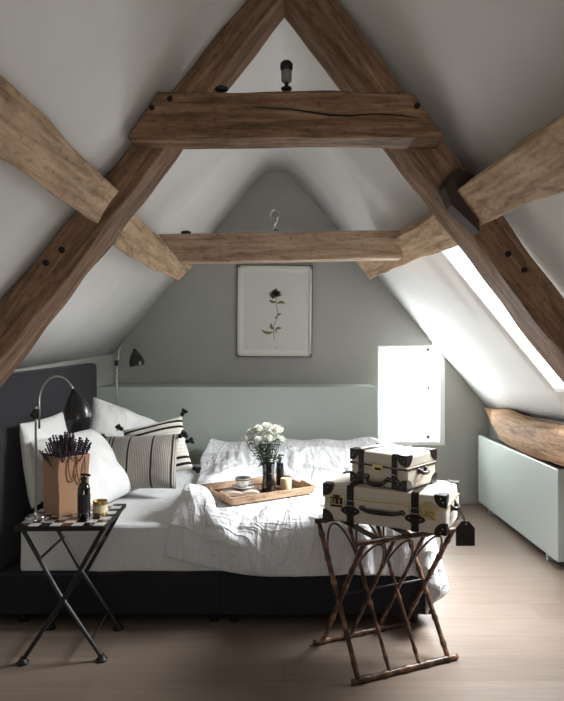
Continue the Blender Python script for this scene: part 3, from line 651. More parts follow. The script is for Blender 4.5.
-7,34,34,33,34,33,32,32,33,29,20,30,35,28,20,28,33,31,33,32,33,32,34,34,34,34,34,34,32,34,35,34,35,34,34,34,22,23,34,35,27,20,34,35,33,34,35,33,35,35,36,34,36,34,35,35,31,36,35,23,20,35,35,32,36,36,36,36,36,36,37,36,36,37,36,36,31,19,20,19,18,17,-2,-5,1,11,19,26,27,27,22,9,-4,-8,14,27,
-4,33,34,33,33,32,33,32,34,33,30,23,32,34,27,17,30,32,32,32,33,33,33,34,34,35,35,32,35,35,31,35,35,34,36,28,18,31,35,32,19,29,36,35,33,35,35,33,35,35,35,35,36,35,32,35,32,36,36,31,17,30,36,36,34,33,35,35,36,36,36,37,36,38,36,39,34,32,22,19,14,9,1,-4,-2,3,15,22,27,29,25,17,0,-9,13,29,
2,33,33,33,33,32,31,27,35,32,34,31,26,33,34,24,16,30,33,32,33,33,33,34,35,34,35,35,35,32,35,31,36,34,35,18,27,34,35,25,21,34,36,35,34,35,35,33,35,35,36,33,36,35,32,35,32,36,36,35,19,27,36,32,28,31,34,36,36,37,36,37,36,36,37,35,35,36,28,24,20,13,4,-3,-6,-2,7,19,26,29,28,21,6,-8,15,29,
-5,33,34,32,33,32,32,26,34,33,32,34,31,31,35,32,17,20,32,32,32,33,34,35,34,35,35,35,35,32,35,34,33,36,30,16,32,35,33,18,29,35,36,34,35,36,35,33,35,36,35,32,36,36,32,35,33,35,36,37,26,22,35,35,31,21,33,36,36,36,36,36,36,36,36,35,37,23,22,23,28,25,13,4,-6,-6,1,14,25,29,28,26,11,-7,16,30,
-5,34,33,33,32,32,32,26,35,33,30,34,35,33,32,35,29,14,23,32,33,35,35,34,35,34,35,35,33,35,33,35,32,36,23,21,35,35,29,18,34,35,36,34,35,35,36,33,35,36,36,31,36,36,32,36,33,36,34,36,32,20,35,34,34,16,32,36,36,36,37,36,37,36,37,35,34,27,16,12,21,29,26,12,2,-7,-5,10,23,28,29,28,16,-5,18,32,
-5,34,33,33,33,32,32,25,35,33,30,34,36,34,34,33,35,24,13,27,33,34,34,35,35,35,36,33,37,31,35,34,34,34,16,28,36,35,23,23,36,36,36,33,35,36,36,33,35,36,36,32,36,35,33,36,33,35,35,35,34,21,34,35,33,14,33,36,36,35,37,35,36,34,37,28,32,30,24,13,9,24,29,24,10,-1,-8,3,22,28,29,29,20,-1,18,33,
-5,34,34,33,32,33,32,25,35,33,30,35,34,34,35,34,35,32,16,20,31,33,35,34,36,35,36,35,32,35,33,34,35,33,14,31,36,35,19,28,37,36,36,33,35,36,36,33,35,36,36,33,36,35,31,36,35,35,35,34,35,22,33,36,32,14,33,36,36,36,35,33,36,35,34,35,24,32,24,14,3,18,28,28,21,5,-7,-1,20,28,29,30,23,1,22,33,
-5,34,34,33,33,32,32,26,35,33,29,36,34,33,35,36,33,36,26,17,26,31,34,35,36,35,36,36,29,37,29,36,36,30,16,33,36,34,18,32,36,37,36,33,35,36,36,33,36,35,37,34,36,31,31,37,36,36,36,32,36,22,34,36,30,16,33,35,36,36,34,34,34,36,32,37,29,23,25,15,4,10,25,28,25,16,-3,-4,18,28,29,31,25,5,23,32,
-5,34,34,34,33,32,32,25,36,33,29,36,33,34,35,34,36,33,34,25,28,19,33,34,36,35,36,37,28,36,29,36,36,28,18,35,34,35,19,34,37,36,36,33,35,36,36,33,36,36,36,36,35,27,36,32,35,36,36,36,36,23,34,36,29,17,34,35,36,36,31,36,30,37,35,34,34,16,25,17,5,6,19,27,29,21,6,-6,17,28,29,31,27,8,25,33,
-6,35,34,34,34,32,33,25,35,34,29,35,33,35,33,34,36,32,35,19,34,31,22,35,36,36,36,36,28,36,28,36,37,26,21,36,33,33,23,36,36,36,36,33,35,36,36,34,35,36,36,35,30,34,35,30,36,36,36,36,36,26,33,36,27,19,35,35,36,35,31,35,29,35,35,36,36,27,11,16,7,5,15,24,28,26,13,-4,17,28,29,31,28,12,26,33,
-5,35,34,35,33,33,33,25,36,33,29,36,31,36,31,35,34,33,35,16,34,35,23,35,36,36,37,37,26,37,27,36,37,26,24,37,31,31,29,36,36,35,34,34,35,36,36,35,36,34,30,35,36,35,29,35,36,36,36,36,34,31,32,35,24,23,36,35,35,36,28,36,27,35,36,36,35,35,21,10,4,1,8,22,26,27,20,-1,19,28,29,31,28,15,29,33,
-6,35,35,35,34,33,33,25,37,33,29,36,30,36,30,34,35,33,34,15,33,36,26,36,36,37,36,37,25,37,28,36,36,29,26,37,29,30,36,32,35,35,31,36,36,36,36,34,30,33,36,36,36,30,35,35,36,36,36,34,27,34,36,31,23,32,36,35,35,35,28,36,27,35,35,34,34,36,29,13,4,-3,4,19,24,27,23,4,21,29,29,30,29,19,29,32,
-6,36,35,35,35,34,31,27,36,34,28,37,29,36,27,35,35,33,35,14,33,36,28,37,36,37,37,36,25,36,30,34,37,34,26,36,30,33,36,27,36,30,33,37,36,35,29,34,37,35,33,33,36,35,36,36,35,36,33,26,36,34,27,32,35,35,34,33,35,35,29,35,28,35,34,35,31,32,35,17,0,-3,4,18,23,25,26,9,24,28,29,31,29,21,30,33,
-6,36,36,35,35,35,31,28,37,33,28,37,27,37,25,36,35,33,35,15,32,37,30,37,36,36,37,37,27,34,35,27,37,36,30,36,32,35,33,26,37,28,32,36,36,30,34,35,33,35,35,35,36,36,35,36,35,33,27,36,29,32,35,35,35,32,36,32,35,35,30,35,29,34,35,34,35,33,25,11,7,-4,8,19,22,24,26,15,26,28,29,31,29,24,30,32,
-6,36,36,36,35,36,30,31,36,34,26,37,27,37,23,35,37,34,35,14,34,36,32,37,35,37,36,36,33,30,37,24,37,35,37,33,35,36,30,27,37,28,30,36,36,29,37,32,36,35,36,34,34,36,35,35,35,28,36,28,34,35,35,34,33,35,32,34,35,32,35,30,35,34,33,34,35,26,9,16,17,-1,14,20,22,23,25,21,27,28,29,30,30,26,30,33,
-6,36,36,36,36,36,30,33,36,34,25,37,26,38,23,35,35,35,33,18,36,35,33,36,35,37,36,35,35,28,37,25,37,35,36,36,37,35,30,28,37,26,32,35,34,34,34,35,36,35,34,34,33,35,36,34,31,35,30,34,35,35,33,33,34,33,34,34,34,33,32,34,34,33,34,34,30,15,24,20,2,10,18,21,22,24,23,25,27,29,29,30,29,28,30,32,
-6,36,36,36,37,36,30,34,35,35,26,37,25,38,23,37,30,37,28,26,36,35,35,34,35,37,35,35,36,27,37,27,37,34,37,37,36,36,31,29,36,25,34,34,34,35,36,35,34,35,34,33,34,34,35,34,34,33,35,33,33,34,35,31,35,34,32,34,33,33,34,34,34,33,32,33,21,29,26,11,6,14,19,22,22,24,24,26,27,28,30,29,30,29,31,32,
-6,36,36,37,36,37,30,35,34,35,28,37,24,38,24,37,27,37,25,33,37,34,35,34,35,37,34,35,37,27,37,28,37,36,36,36,37,36,29,32,35,26,35,34,34,35,36,35,34,34,35,33,34,34,35,34,35,34,32,34,35,34,32,34,33,35,32,34,33,33,34,34,34,31,34,27,31,29,20,12,9,16,20,22,23,24,25,26,27,29,29,30,30,30,30,31,
-7,37,36,37,36,37,30,36,32,37,32,36,22,38,26,37,25,38,24,36,37,33,35,34,35,36,34,35,37,29,36,30,36,36,37,36,36,36,28,34,34,30,35,34,34,35,35,35,35,33,35,34,33,35,34,35,34,33,35,31,35,34,34,33,34,33,34,34,33,34,33,33,33,34,30,34,30,27,19,10,14,19,21,23,22,24,25,26,28,28,30,30,30,31,30,32,
-5,36,37,36,37,36,31,36,32,36,36,35,21,38,27,37,24,37,27,37,36,33,35,33,36,36,33,35,37,31,36,31,36,36,36,36,36,35,30,35,31,34,36,33,34,35,35,35,35,34,35,33,34,34,34,35,34,35,32,34,34,34,33,34,34,33,34,34,33,34,33,34,32,34,33,34,29,26,17,14,19,21,20,22,21,24,25,27,27,29,30,30,31,31,30,31,
-5,36,37,36,36,36,33,34,34,35,36,36,22,37,28,37,24,37,29,37,36,32,36,32,36,36,33,35,36,34,34,33,37,35,36,35,36,35,33,35,31,35,35,34,34,35,35,34,35,34,34,34,35,34,34,34,34,34,34,34,33,34,34,34,33,34,33,34,34,34,33,34,33,35,32,35,28,25,19,21,19,19,19,21,22,24,26,27,28,29,30,31,31,31,31,31,
-4,36,36,36,36,36,36,32,35,34,35,37,22,36,29,36,28,35,32,36,36,32,35,33,36,35,34,36,36,35,32,35,36,35,36,34,36,35,35,35,32,35,35,34,35,34,35,34,35,34,34,34,35,34,34,34,34,34,34,34,33,34,34,34,33,34,33,34,33,35,33,34,33,35,33,34,28,24,17,19,19,22,22,24,23,26,27,27,28,31,30,31,31,31,31,31,
-3,36,36,36,36,36,36,32,36,32,36,36,23,36,30,35,32,34,34,34,36,32,35,33,36,35,36,34,36,34,35,35,35,35,36,35,35,34,35,34,35,35,35,34,34,35,34,34,35,34,34,35,34,34,34,34,34,34,33,34,34,34,33,34,33,35,33,34,33,34,33,35,32,35,33,34,27,25,23,24,22,23,23,23,23,24,23,28,29,31,31,31,32,31,31,32,
-1,36,36,36,36,35,37,32,36,32,36,35,24,36,29,36,35,33,34,34,35,32,35,34,36,35,36,34,36,35,35,34,36,35,35,34,36,34,35,34,35,35,34,35,34,34,35,34,34,34,34,35,33,35,33,35,33,34,33,35,33,34,33,35,33,34,33,34,32,35,32,34,33,34,33,33,28,24,21,24,22,25,25,25,27,25,29,27,30,31,31,32,32,32,31,31,
0,36,36,36,36,35,36,34,36,32,35,36,24,35,30,36,36,32,35,34,35,32,35,35,35,35,36,34,36,35,35,35,35,34,35,35,35,34,35,35,34,35,34,35,34,34,34,35,33,35,33,35,33,34,34,34,33,34,34,34,33,34,33,33,33,34,33,34,32,34,33,34,32,34,32,32,29,31,26,25,22,25,21,28,24,31,26,31,30,31,32,32,32,32,32,32,
3,34,36,35,37,35,36,35,36,33,35,36,23,34,33,33,36,35,35,34,36,30,36,34,35,35,36,34,36,34,35,35,35,35,35,34,35,35,34,35,34,34,34,35,34,34,34,34,34,34,34,34,33,35,33,34,33,34,33,34,33,33,33,34,33,33,33,33,33,33,33,33,32,33,33,30,33,26,32,23,30,20,30,22,31,26,31,30,31,33,31,33,32,33,31,32,
4,34,34,35,36,36,35,36,36,34,35,36,27,30,36,31,34,36,36,35,35,31,35,34,35,35,35,35,35,35,35,35,35,34,35,34,35,34,35,34,34,35,34,34,34,34,34,34,33,34,34,34,33,34,33,34,33,34,33,34,32,34,33,33,33,33,33,33,33,33,32,31,33,32,32,32,30,33,24,33,22,32,22,32,25,33,29,32,32,32,33,33,33,32,32,32,
5,33,34,34,35,35,36,36,35,36,36,35,31,28,34,36,32,34,35,37,35,33,32,35,35,34,35,35,35,35,35,34,35,34,35,34,34,35,34,34,34,34,34,34,34,34,34,34,33,34,34,33,34,33,33,34,33,34,33,34,32,34,33,34,32,34,32,33,33,32,32,34,30,33,27,32,33,28,33,25,32,25,31,28,32,30,32,33,32,33,33,34,32,33,32,32,
6,33,33,34,34,35,34,36,35,36,36,36,34,32,30,34,35,34,33,35,35,36,33,33,34,35,34,35,34,35,34,35,34,35,34,34,34,34,34,35,33,35,33,35,33,34,34,34,33,34,33,34,33,34,33,33,33,34,33,34,32,34,33,34,33,34,33,33,32,32,32,33,33,30,33,25,31,33,27,33,26,32,29,33,31,33,32,33,33,33,33,34,33,33,33,32,
6,33,33,33,34,34,34,35,35,36,35,36,35,36,33,31,33,35,34,34,33,35,34,35,34,33,34,34,35,34,34,34,34,35,34,34,34,34,33,35,33,35,33,35,33,34,34,34,33,34,33,34,33,33,33,34,32,34,33,34,33,34,33,34,33,34,33,34,32,33,30,34,30,34,31,33,24,31,33,29,31,32,31,33,32,33,32,34,32,34,33,35,32,34,32,33,
7,33,32,33,33,34,34,35,34,36,34,36,34,36,35,35,33,33,32,35,34,33,33,35,34,35,34,33,34,33,34,34,34,34,34,34,34,34,33,34,34,34,34,34,34,34,33,35,33,33,33,34,33,33,33,34,33,33,33,34,33,34,33,34,33,35,32,35,33,34,32,30,33,30,33,33,31,29,31,32,32,34,32,34,32,33,33,33,32,33,33,35,33,33,33,32,
7,32,33,32,33,34,33,34,34,36,34,35,35,35,34,35,34,35,33,33,33,34,34,33,34,34,34,34,34,34,33,33,34,34,33,34,34,34,33,34,33,35,33,34,34,34,34,34,33,34,32,34,33,33,33,34,33,33,33,34,33,34,33,34,33,35,33,34,33,34,33,33,31,33,31,34,32,32,32,34,33,34,33,35,32,35,32,34,32,33,31,32,34,31,33,33,
7,32,32,33,32,34,33,34,34,35,34,35,34,34,34,34,34,34,34,34,34,33,33,33,34,34,33,35,33,34,34,33,33,34,33,34,33,34,33,34,34,34,33,34,34,34,33,34,33,34,33,34,32,34,33,34,33,34,33,33,34,33,34,33,34,33,33,34,33,35,33,33,33,34,33,34,33,34,32,36,32,36,32,35,31,35,32,33,33,33,34,33,32,33,31,33,
4,33,34,33,34,33,34,34,33,34,33,34,33,34,33,34,33,34,33,34,33,34,34,33,34,33,34,33,34,33,34,33,34,33,34,33,34,34,33,34,33,34,33,34,33,34,33,34,33,34,33,34,33,34,34,33,34,33,34,33,34,33,34,33,34,33,34,33,34,34,33,34,33,34,33,34,33,34,33,34,33,34,33,34,34,33,34,33,34,33,34,33,34,33,34,33,
6,34,33,33,34,33,34,33,34,33,34,33,34,33,34,33,34,33,34,33,34,33,33,34,33,34,33,34,33,34,33,34,33,34,33,34,33,34,33,33,34,33,34,33,34,33,34,33,34,33,34,33,34,33,34,33,34,33,33,34,33,34,33,34,33,34,33,34,33,34,33,34,33,34,33,33,34,33,34,33,34,33,34,33,34,33,34,33,34,33,34,33,34,33,33,34,
6,33,34,33,34,33,33,34,33,34,33,34,33,33,34,33,34,33,33,34,33,34,33,33,34,33,34,33,33,34,33,34,33,34,33,33,34,33,34,33,33,34,33,34,33,33,34,33,34,33,33,34,33,34,33,34,33,33,34,33,34,33,33,34,33,34,33,33,34,33,34,33,34,33,33,34,33,34,33,33,34,33,34,33,33,34,33,34,33,33,34,33,34,33,34,33,
6,33,33,34,33,33,34,33,33,34,33,33,34,33,33,34,33,33,34,33,33,34,33,34,33,33,34,33,33,34,33,33,34,33,33,34,33,33,34,33,33,34,33,33,34,33,33,34,33,34,33,33,34,33,33,34,33,33,34,33,33,34,33,33,34,33,33,34,33,33,34,33,33,34,33,34,33,33,34,33,33,34,33,33,34,33,33,34,33,33,34,33,33,34,33,33,
1924,0,0,0,0,-1,-3,-3,-3,-2,-1,-1,-1,0,-1,-1,0,-2,0,-1,-1,-1,0,0,0,0,1,0,1,0,1,1,1,1,0,-1,-2,0,1,-2,-2,2,-4,1,-6,5,-9,7,-12,8,2,-17,-18,-33,-34,-20,-7,9,27,34,26,6,-2,10,11,0,4,-7,-18,4,24,22,6,-15,-24,-35,-35,-34,-35,-31,-23,-8,2,14,19,21,21,18,15,14,12,15,18,19,21,21,
0,0,0,0,0,-3,-6,-5,-3,-2,1,2,1,0,-1,-3,-3,-3,-4,-2,-2,-2,0,-1,1,0,1,1,2,3,3,4,5,4,2,-4,-3,-2,5,-2,-4,4,-7,5,-10,7,-12,11,-15,11,6,-15,-15,-32,-35,-20,-6,9,29,33,24,3,-9,12,14,-1,5,-8,-20,3,23,22,4,-16,-25,-35,-34,-36,-32,-25,-13,1,12,19,21,21,18,14,11,13,17,19,20,21,20,19,
0,0,0,0,0,-7,-8,-4,-1,4,4,4,1,-4,-4,-7,-7,-6,-5,-4,-2,-1,0,2,2,-4,2,1,0,5,3,8,7,10,6,-6,-6,-3,8,-3,-6,8,-10,7,-11,9,-13,11,-14,12,8,-12,-12,-31,-35,-20,-5,9,29,33,21,-3,-10,13,15,-3,7,-9,-20,2,23,20,2,-16,-26,-35,-34,-35,-27,-16,-3,11,19,21,20,16,13,12,15,18,20,20,20,18,16,13,
0,0,0,0,-1,-10,-7,0,6,7,3,1,-6,-8,-10,-9,-8,-7,-5,-3,0,1,5,3,8,-7,12,-1,-9,4,-2,8,7,12,14,-7,-7,-5,10,-2,-8,10,-11,9,-13,10,-14,12,-14,13,10,-12,-6,-29,-34,-20,-5,10,29,32,16,-6,-12,13,15,-5,9,-7,-21,2,22,17,0,-14,-28,-35,-35,-30,-18,-6,9,19,21,18,14,11,15,17,20,20,19,18,14,11,7,0,
0,0,0,0,-1,-12,-3,7,7,2,0,-2,-13,-13,-11,-9,-7,-6,-4,-2,0,4,7,7,11,-7,16,0,-13,5,-7,6,5,14,18,-5,-8,-8,12,-2,-9,11,-11,10,-14,11,-14,12,-14,14,11,-12,-1,-25,-34,-19,-4,9,30,29,13,-12,-11,14,15,-7,11,-6,-21,0,22,14,0,-16,-28,-35,-34,-21,-8,7,19,20,17,10,15,17,19,20,19,16,13,9,5,0,-2,-14,
2,-2,0,0,-1,-12,5,8,0,0,0,-7,-21,-12,-10,-9,-6,-6,-4,-2,2,5,9,8,16,-6,21,1,-16,7,-11,5,1,12,22,-4,-7,-9,13,-1,-11,12,-12,11,-14,12,-15,12,-13,13,11,-13,6,-21,-33,-19,-2,10,29,27,7,-15,-10,14,14,-9,13,-4,-21,-1,20,11,0,-16,-31,-34,-25,-9,5,18,20,14,12,16,19,19,18,15,12,7,2,-2,-6,-3,-3,2,
18,-9,-7,-3,-1,-8,8,0,0,0,0,-17,-22,-11,-10,-8,-7,-6,-5,-1,3,6,10,12,18,-1,23,2,-16,8,-14,4,-2,9,24,-1,-6,-12,13,1,-12,12,-12,12,-14,11,-14,12,-14,13,11,-14,11,-15,-33,-17,-1,12,29,20,4,-18,-9,16,12,-11,13,-1,-18,-6,18,9,0,-17,-32,-27,-11,3,16,19,14,13,18,19,18,14,9,4,0,-4,-3,-1,0,1,3,3,
34,-15,-14,-11,-8,-5,-1,0,0,0,-2,-24,-21,-9,-7,-6,-4,-4,3,3,0,0,5,10,19,3,26,3,-17,10,-16,7,-9,6,24,0,-4,-13,14,1,-13,13,-13,12,-13,12,-14,12,-14,11,9,-13,13,-7,-31,-15,2,11,28,12,0,-20,-4,18,6,-12,12,0,-4,-15,4,15,0,-15,-28,-15,3,12,19,12,17,19,16,12,7,2,-2,-1,1,1,3,4,5,6,7,8,
40,-20,-18,-17,-13,-10,-7,-4,-2,0,-6,-28,-13,-5,-3,1,0,2,16,6,-1,-13,-3,-2,11,9,26,0,-13,12,-15,11,-12,-4,21,0,0,-12,12,0,-10,10,-9,9,-10,10,-11,12,-12,12,1,-10,11,1,-28,-9,3,7,27,-1,0,-16,-1,16,-1,-7,7,0,0,0,-6,6,0,-12,-13,0,10,15,16,17,15,10,4,2,1,2,4,4,6,6,8,8,9,9,11,10,
40,-20,-22,-20,-17,-13,-9,-7,-2,-1,-22,-20,-11,-4,3,6,3,6,20,7,-1,-12,3,-10,-5,6,23,-2,-8,7,-11,9,-1,-10,4,9,0,-6,6,1,0,1,1,0,-4,6,-6,7,-7,8,-4,-1,9,3,-21,-1,8,-3,18,0,-15,-3,4,9,-5,4,-1,1,0,-1,0,0,-2,-2,2,1,13,14,14,9,3,4,5,6,7,7,8,8,9,8,10,9,10,10,10,11,
37,-18,-22,-21,-20,-15,-11,-7,-1,-18,-16,-10,-2,0,-2,8,-1,4,20,7,-2,-7,3,-2,-9,-5,6,18,-3,-12,0,3,4,0,-6,11,-5,4,2,1,1,1,1,0,0,-3,5,1,-7,9,-6,7,-2,-5,-3,8,3,-7,1,1,-2,6,1,-2,2,2,1,0,0,0,-1,0,-2,-2,1,7,10,10,8,8,7,8,9,8,9,9,9,9,10,9,9,9,8,8,7,8,
22,-11,-15,-17,-20,-14,-17,-4,-9,-10,-5,-5,-1,-2,-4,-2,1,2,8,19,5,-3,-2,-1,-4,-4,-6,5,10,-7,5,2,0,0,-4,2,6,2,0,3,1,1,-1,2,0,-2,2,1,-5,6,-3,5,1,-7,1,5,1,0,-3,-1,3,3,1,-1,3,0,2,0,0,0,0,-1,0,-1,3,4,7,7,8,8,9,9,9,9,9,9,8,8,8,6,7,5,5,3,2,0,
1,-9,-11,-10,-9,-6,-4,-2,-8,-7,-3,-6,-1,-3,-2,-2,0,0,0,4,9,14,2,-2,-3,-6,-4,-1,3,4,6,2,0,0,-4,2,5,3,0,3,1,1,-2,3,0,-3,2,-3,-2,5,-2,5,0,-5,1,5,1,0,-3,0,2,3,1,0,2,1,2,0,1,-1,1,-2,1,-1,3,3,7,6,7,9,8,9,8,8,6,6,5,4,3,3,1,1,0,1,1,0,
31,-8,-6,-4,-2,-4,-2,-5,-4,-6,-4,-8,-2,-2,-1,-2,0,0,0,3,-1,3,9,-1,8,-3,-4,-1,-2,6,7,3,0,-1,-2,1,4,3,2,2,0,1,0,1,0,-1,-1,-3,-1,3,0,3,-1,-1,2,2,1,1,-2,0,1,2,2,1,1,1,1,1,1,-1,1,-1,2,0,2,3,5,5,4,5,4,5,5,5,4,4,4,4,3,3,3,2,3,2,2,2,
44,-3,-3,-2,-3,-3,-3,-4,-3,-7,-4,-8,-3,-2,-1,-1,-1,0,1,1,1,1,0,-2,6,8,-2,-2,-1,2,7,6,0,0,-2,-1,3,5,1,2,1,1,0,1,0,-2,0,-4,-1,3,0,2,-1,0,2,2,1,1,-2,1,1,1,2,1,2,0,2,0,1,0,1,0,1,1,2,3,4,4,5,4,4,4,4,4,3,3,4,3,4,3,3,3,3,3,3,3,
54,-3,-3,-4,-2,-2,-2,-3,-2,-10,-12,-3,-1,-2,-1,-1,0,0,1,0,1,1,0,1,1,1,6,0,-2,2,4,7,2,0,-2,-1,0,7,2,2,1,0,1,0,0,-1,-1,-4,0,1,1,1,1,0,2,1,1,0,0,1,-1,2,1,2,1,1,1,1,1,0,1,0,2,1,2,3,3,4,4,4,5,4,4,4,3,4,3,4,3,4,3,3,3,3,3,3,
48,-4,-2,1,0,-1,-4,-3,-8,-14,-7,1,-1,-1,-1,-1,0,0,0,1,0,1,0,1,1,1,2,1,1,1,3,7,2,1,-2,-1,-1,5,5,2,1,0,0,1,0,-2,-1,-3,-1,1,1,1,2,0,1,1,1,0,1,0,0,1,2,1,2,0,2,0,2,0,1,0,2,1,2,3,3,3,4,5,4,5,4,4,3,4,3,4,3,3,3,2,3,2,0,7,
49,-1,-1,1,0,1,-2,-11,-15,-11,0,1,-1,0,-1,0,0,0,0,0,1,0,1,0,2,1,1,1,1,1,2,6,3,-3,4,-2,-2,3,7,3,0,1,0,0,0,-1,-2,-3,0,-2,2,1,3,0,0,1,1,0,2,0,-1,1,2,1,2,1,1,1,1,1,1,0,2,2,1,3,2,3,3,3,3,4,3,2,3,3,3,2,3,3,2,3,4,3,7,-3,
53,-1,0,0,-1,-4,-11,-14,-13,4,1,1,0,-1,0,-1,0,0,1,0,0,1,1,0,1,1,1,1,1,1,2,0,0,0,7,0,-2,1,6,5,1,0,1,0,0,-2,-2,-2,-1,-2,1,1,3,-1,2,0,2,0,2,-2,1,1,2,1,2,1,1,1,1,1,1,1,2,1,2,2,3,3,3,3,3,4,3,3,2,3,3,2,3,2,2,3,2,3,2,3,
48,1,1,-5,6,-13,-15,-17,4,2,1,1,0,0,0,0,0,0,0,0,1,0,1,1,1,0,1,1,1,1,2,0,1,1,1,1,1,1,3,6,1,-2,3,1,0,-2,-2,-2,-1,-3,0,2,3,-1,1,1,2,1,1,-2,1,2,1,1,2,1,2,1,1,1,1,1,2,1,2,2,2,3,3,2,2,2,3,2,4,3,4,3,3,3,3,2,3,3,4,2,
20,6,10,6,-13,-11,-12,5,4,3,1,1,0,0,0,0,0,0,0,0,1,0,1,0,1,1,1,0,2,0,2,0,1,0,2,0,1,1,1,5,2,-3,5,0,1,-2,-2,-1,-2,-3,0,1,3,0,1,1,1,2,-2,0,2,1,2,1,2,1,2,1,1,1,1,2,1,2,1,2,3,2,3,3,2,2,2,3,1,2,2,1,2,2,2,3,3,5,5,5,
43,8,9,1,-15,-7,3,3,2,3,1,1,1,0,0,0,0,0,1,0,0,0,1,1,0,1,1,1,1,0,1,1,1,0,1,1,1,1,1,1,0,0,5,0,3,-2,-1,-1,-4,-3,1,1,2,0,2,0,2,0,-2,2,1,1,2,1,2,1,2,1,1,2,1,1,2,1,2,2,2,2,3,3,2,3,2,2,2,2,2,1,2,1,1,1,1,1,1,1,
52,8,6,-4,-13,0,4,2,3,3,1,1,1,0,0,0,0,0,1,-1,1,0,1,0,1,0,1,1,1,0,2,0,1,0,1,1,1,0,2,0,1,0,2,0,0,3,-1,-2,-5,-2,1,1,2,1,1,0,2,-2,0,2,1,1,2,1,2,1,2,1,1,2,1,1,2,1,2,2,2,3,2,3,3,3,2,2,2,2,2,2,1,2,1,1,1,0,1,0,
49,6,-3,-7,4,2,3,3,2,2,2,1,1,0,0,0,1,-1,1,0,1,-1,1,0,1,1,1,0,1,0,2,0,1,0,1,1,1,0,1,1,1,0,1,0,1,1,1,-4,-6,0,1,1,2,1,0,1,0,-1,1,0,2,1,2,2,1,2,1,1,2,1,1,2,1,2,1,2,2,3,2,3,3,3,3,2,3,2,1,2,2,1,1,2,0,1,1,0,
48,-2,-2,3,6,2,3,3,3,2,1,1,1,0,1,0,0,0,1,-1,1,0,1,0,1,0,1,0,2,0,1,0,1,0,1,1,1,0,1,0,1,0,1,1,1,0,-1,-9,-1,1,2,0,2,1,0,1,-2,1,1,1,1,1,2,1,2,2,1,1,2,1,1,2,1,2,1,2,2,3,2,3,3,2,2,2,2,2,1,2,1,1,1,0,0,1,0,0,
51,-1,1,1,6,3,2,3,3,1,2,1,1,0,1,0,1,-1,1,0,1,-1,1,0,1,0,1,1,1,0,1,0,1,0,1,1,1,0,1,0,1,0,1,0,2,-1,-8,-4,1,1,2,0,2,0,2,-1,-1,0,-1,2,2,1,2,2,1,2,1,2,1,1,2,1,1,2,1,2,2,2,3,3,2,3,2,2,2,2,2,2,1,1,1,1,0,1,0,0,
52,1,0,1,0,5,3,7,2,2,1,1,1,1,1,-1,1,0,1,-1,1,0,1,0,1,0,1,0,1,0,1,0,1,1,1,0,1,0,1,0,1,0,1,0,1,-5,-8,0,1,1,1,1,1,1,1,-2,1,-3,1,2,2,1,2,2,1,2,1,1,2,1,1,2,1,2,1,2,2,3,2,3,2,3,2,3,2,2,2,2,1,2,0,1,1,0,0,0,
53,1,1,0,0,2,3,4,5,4,3,0,1,1,1,-1,1,0,0,0,1,0,1,0,1,0,1,0,1,0,2,0,1,0,1,0,1,0,1,0,1,0,0,1,-2,-11,0,0,1,1,2,0,1,1,-1,1,-5,0,2,1,2,2,2,2,1,2,1,1,2,1,1,2,1,2,1,2,2,2,3,3,3,3,2,3,2,2,2,2,1,2,1,1,1,0,0,0,
52,-1,0,3,0,2,2,4,2,4,3,3,3,1,1,0,1,-1,1,0,1,0,1,0,1,0,1,0,1,0,1,0,1,0,1,0,1,0,1,0,1,-1,1,-2,-9,-3,1,1,1,1,0,1,1,0,0,-5,-1,2,0,3,2,1,2,2,1,2,1,1,2,1,1,2,1,2,1,2,2,2,3,3,2,2,2,3,1,3,2,2,2,2,1,2,1,1,1,-1,
49,1,2,1,2,1,2,3,4,3,4,3,3,1,1,0,0,0,0,1,1,0,1,0,1,0,1,0,1,0,1,0,1,0,1,0,1,0,1,0,0,0,0,-9,-4,0,1,0,1,1,1,0,1,-1,-6,0,1,-1,3,2,2,1,2,2,1,2,1,1,2,1,2,1,1,2,1,2,2,2,3,2,2,3,3,3,2,2,2,2,1,2,1,2,1,2,1,0,
52,2,1,2,1,2,1,3,3,3,2,1,2,1,2,2,2,1,1,1,1,1,1,-1,1,1,1,0,1,0,1,0,1,0,1,0,1,-1,1,0,1,-1,-4,-9,0,0,1,0,1,0,1,0,-6,-2,1,0,-2,3,0,3,3,2,1,2,1,2,1,1,2,1,1,2,1,2,1,2,2,2,3,3,1,3,2,3,2,3,2,3,1,2,0,2,1,2,1,0,
52,1,2,2,1,2,2,2,2,2,2,3,2,2,2,2,1,1,2,1,1,1,1,-1,1,1,1,0,1,0,1,0,1,0,1,0,1,0,0,0,1,-3,-9,-2,0,0,0,0,1,1,-2,-6,-1,2,-1,-4,2,3,2,1,3,2,2,1,2,1,1,2,1,1,2,1,2,1,2,1,2,2,2,3,3,3,3,2,2,3,2,3,1,2,1,2,0,2,1,1,
52,2,1,2,2,2,2,2,2,2,1,1,0,1,1,1,1,2,2,1,2,1,3,2,3,0,2,0,1,0,1,0,1,0,1,0,0,0,1,0,-1,-9,-4,0,0,0,0,0,0,-6,-2,1,0,-6,-1,3,0,4,2,2,3,1,2,1,2,1,1,2,1,2,1,2,1,1,2,1,2,2,2,3,2,3,2,4,2,4,2,3,1,2,1,2,1,1,0,1,
51,2,2,2,2,2,3,2,1,2,1,1,1,1,1,1,1,1,2,2,2,1,3,2,2,1,2,0,0,1,1,0,1,0,1,0,1,0,1,-1,-6,-6,-1,-1,0,0,0,-1,-6,-2,1,-1,-6,0,1,-2,0,6,5,1,2,2,1,2,1,2,1,1,2,1,2,1,2,1,1,2,1,2,2,3,3,3,2,4,2,4,2,3,2,2,2,1,1,1,0,1,
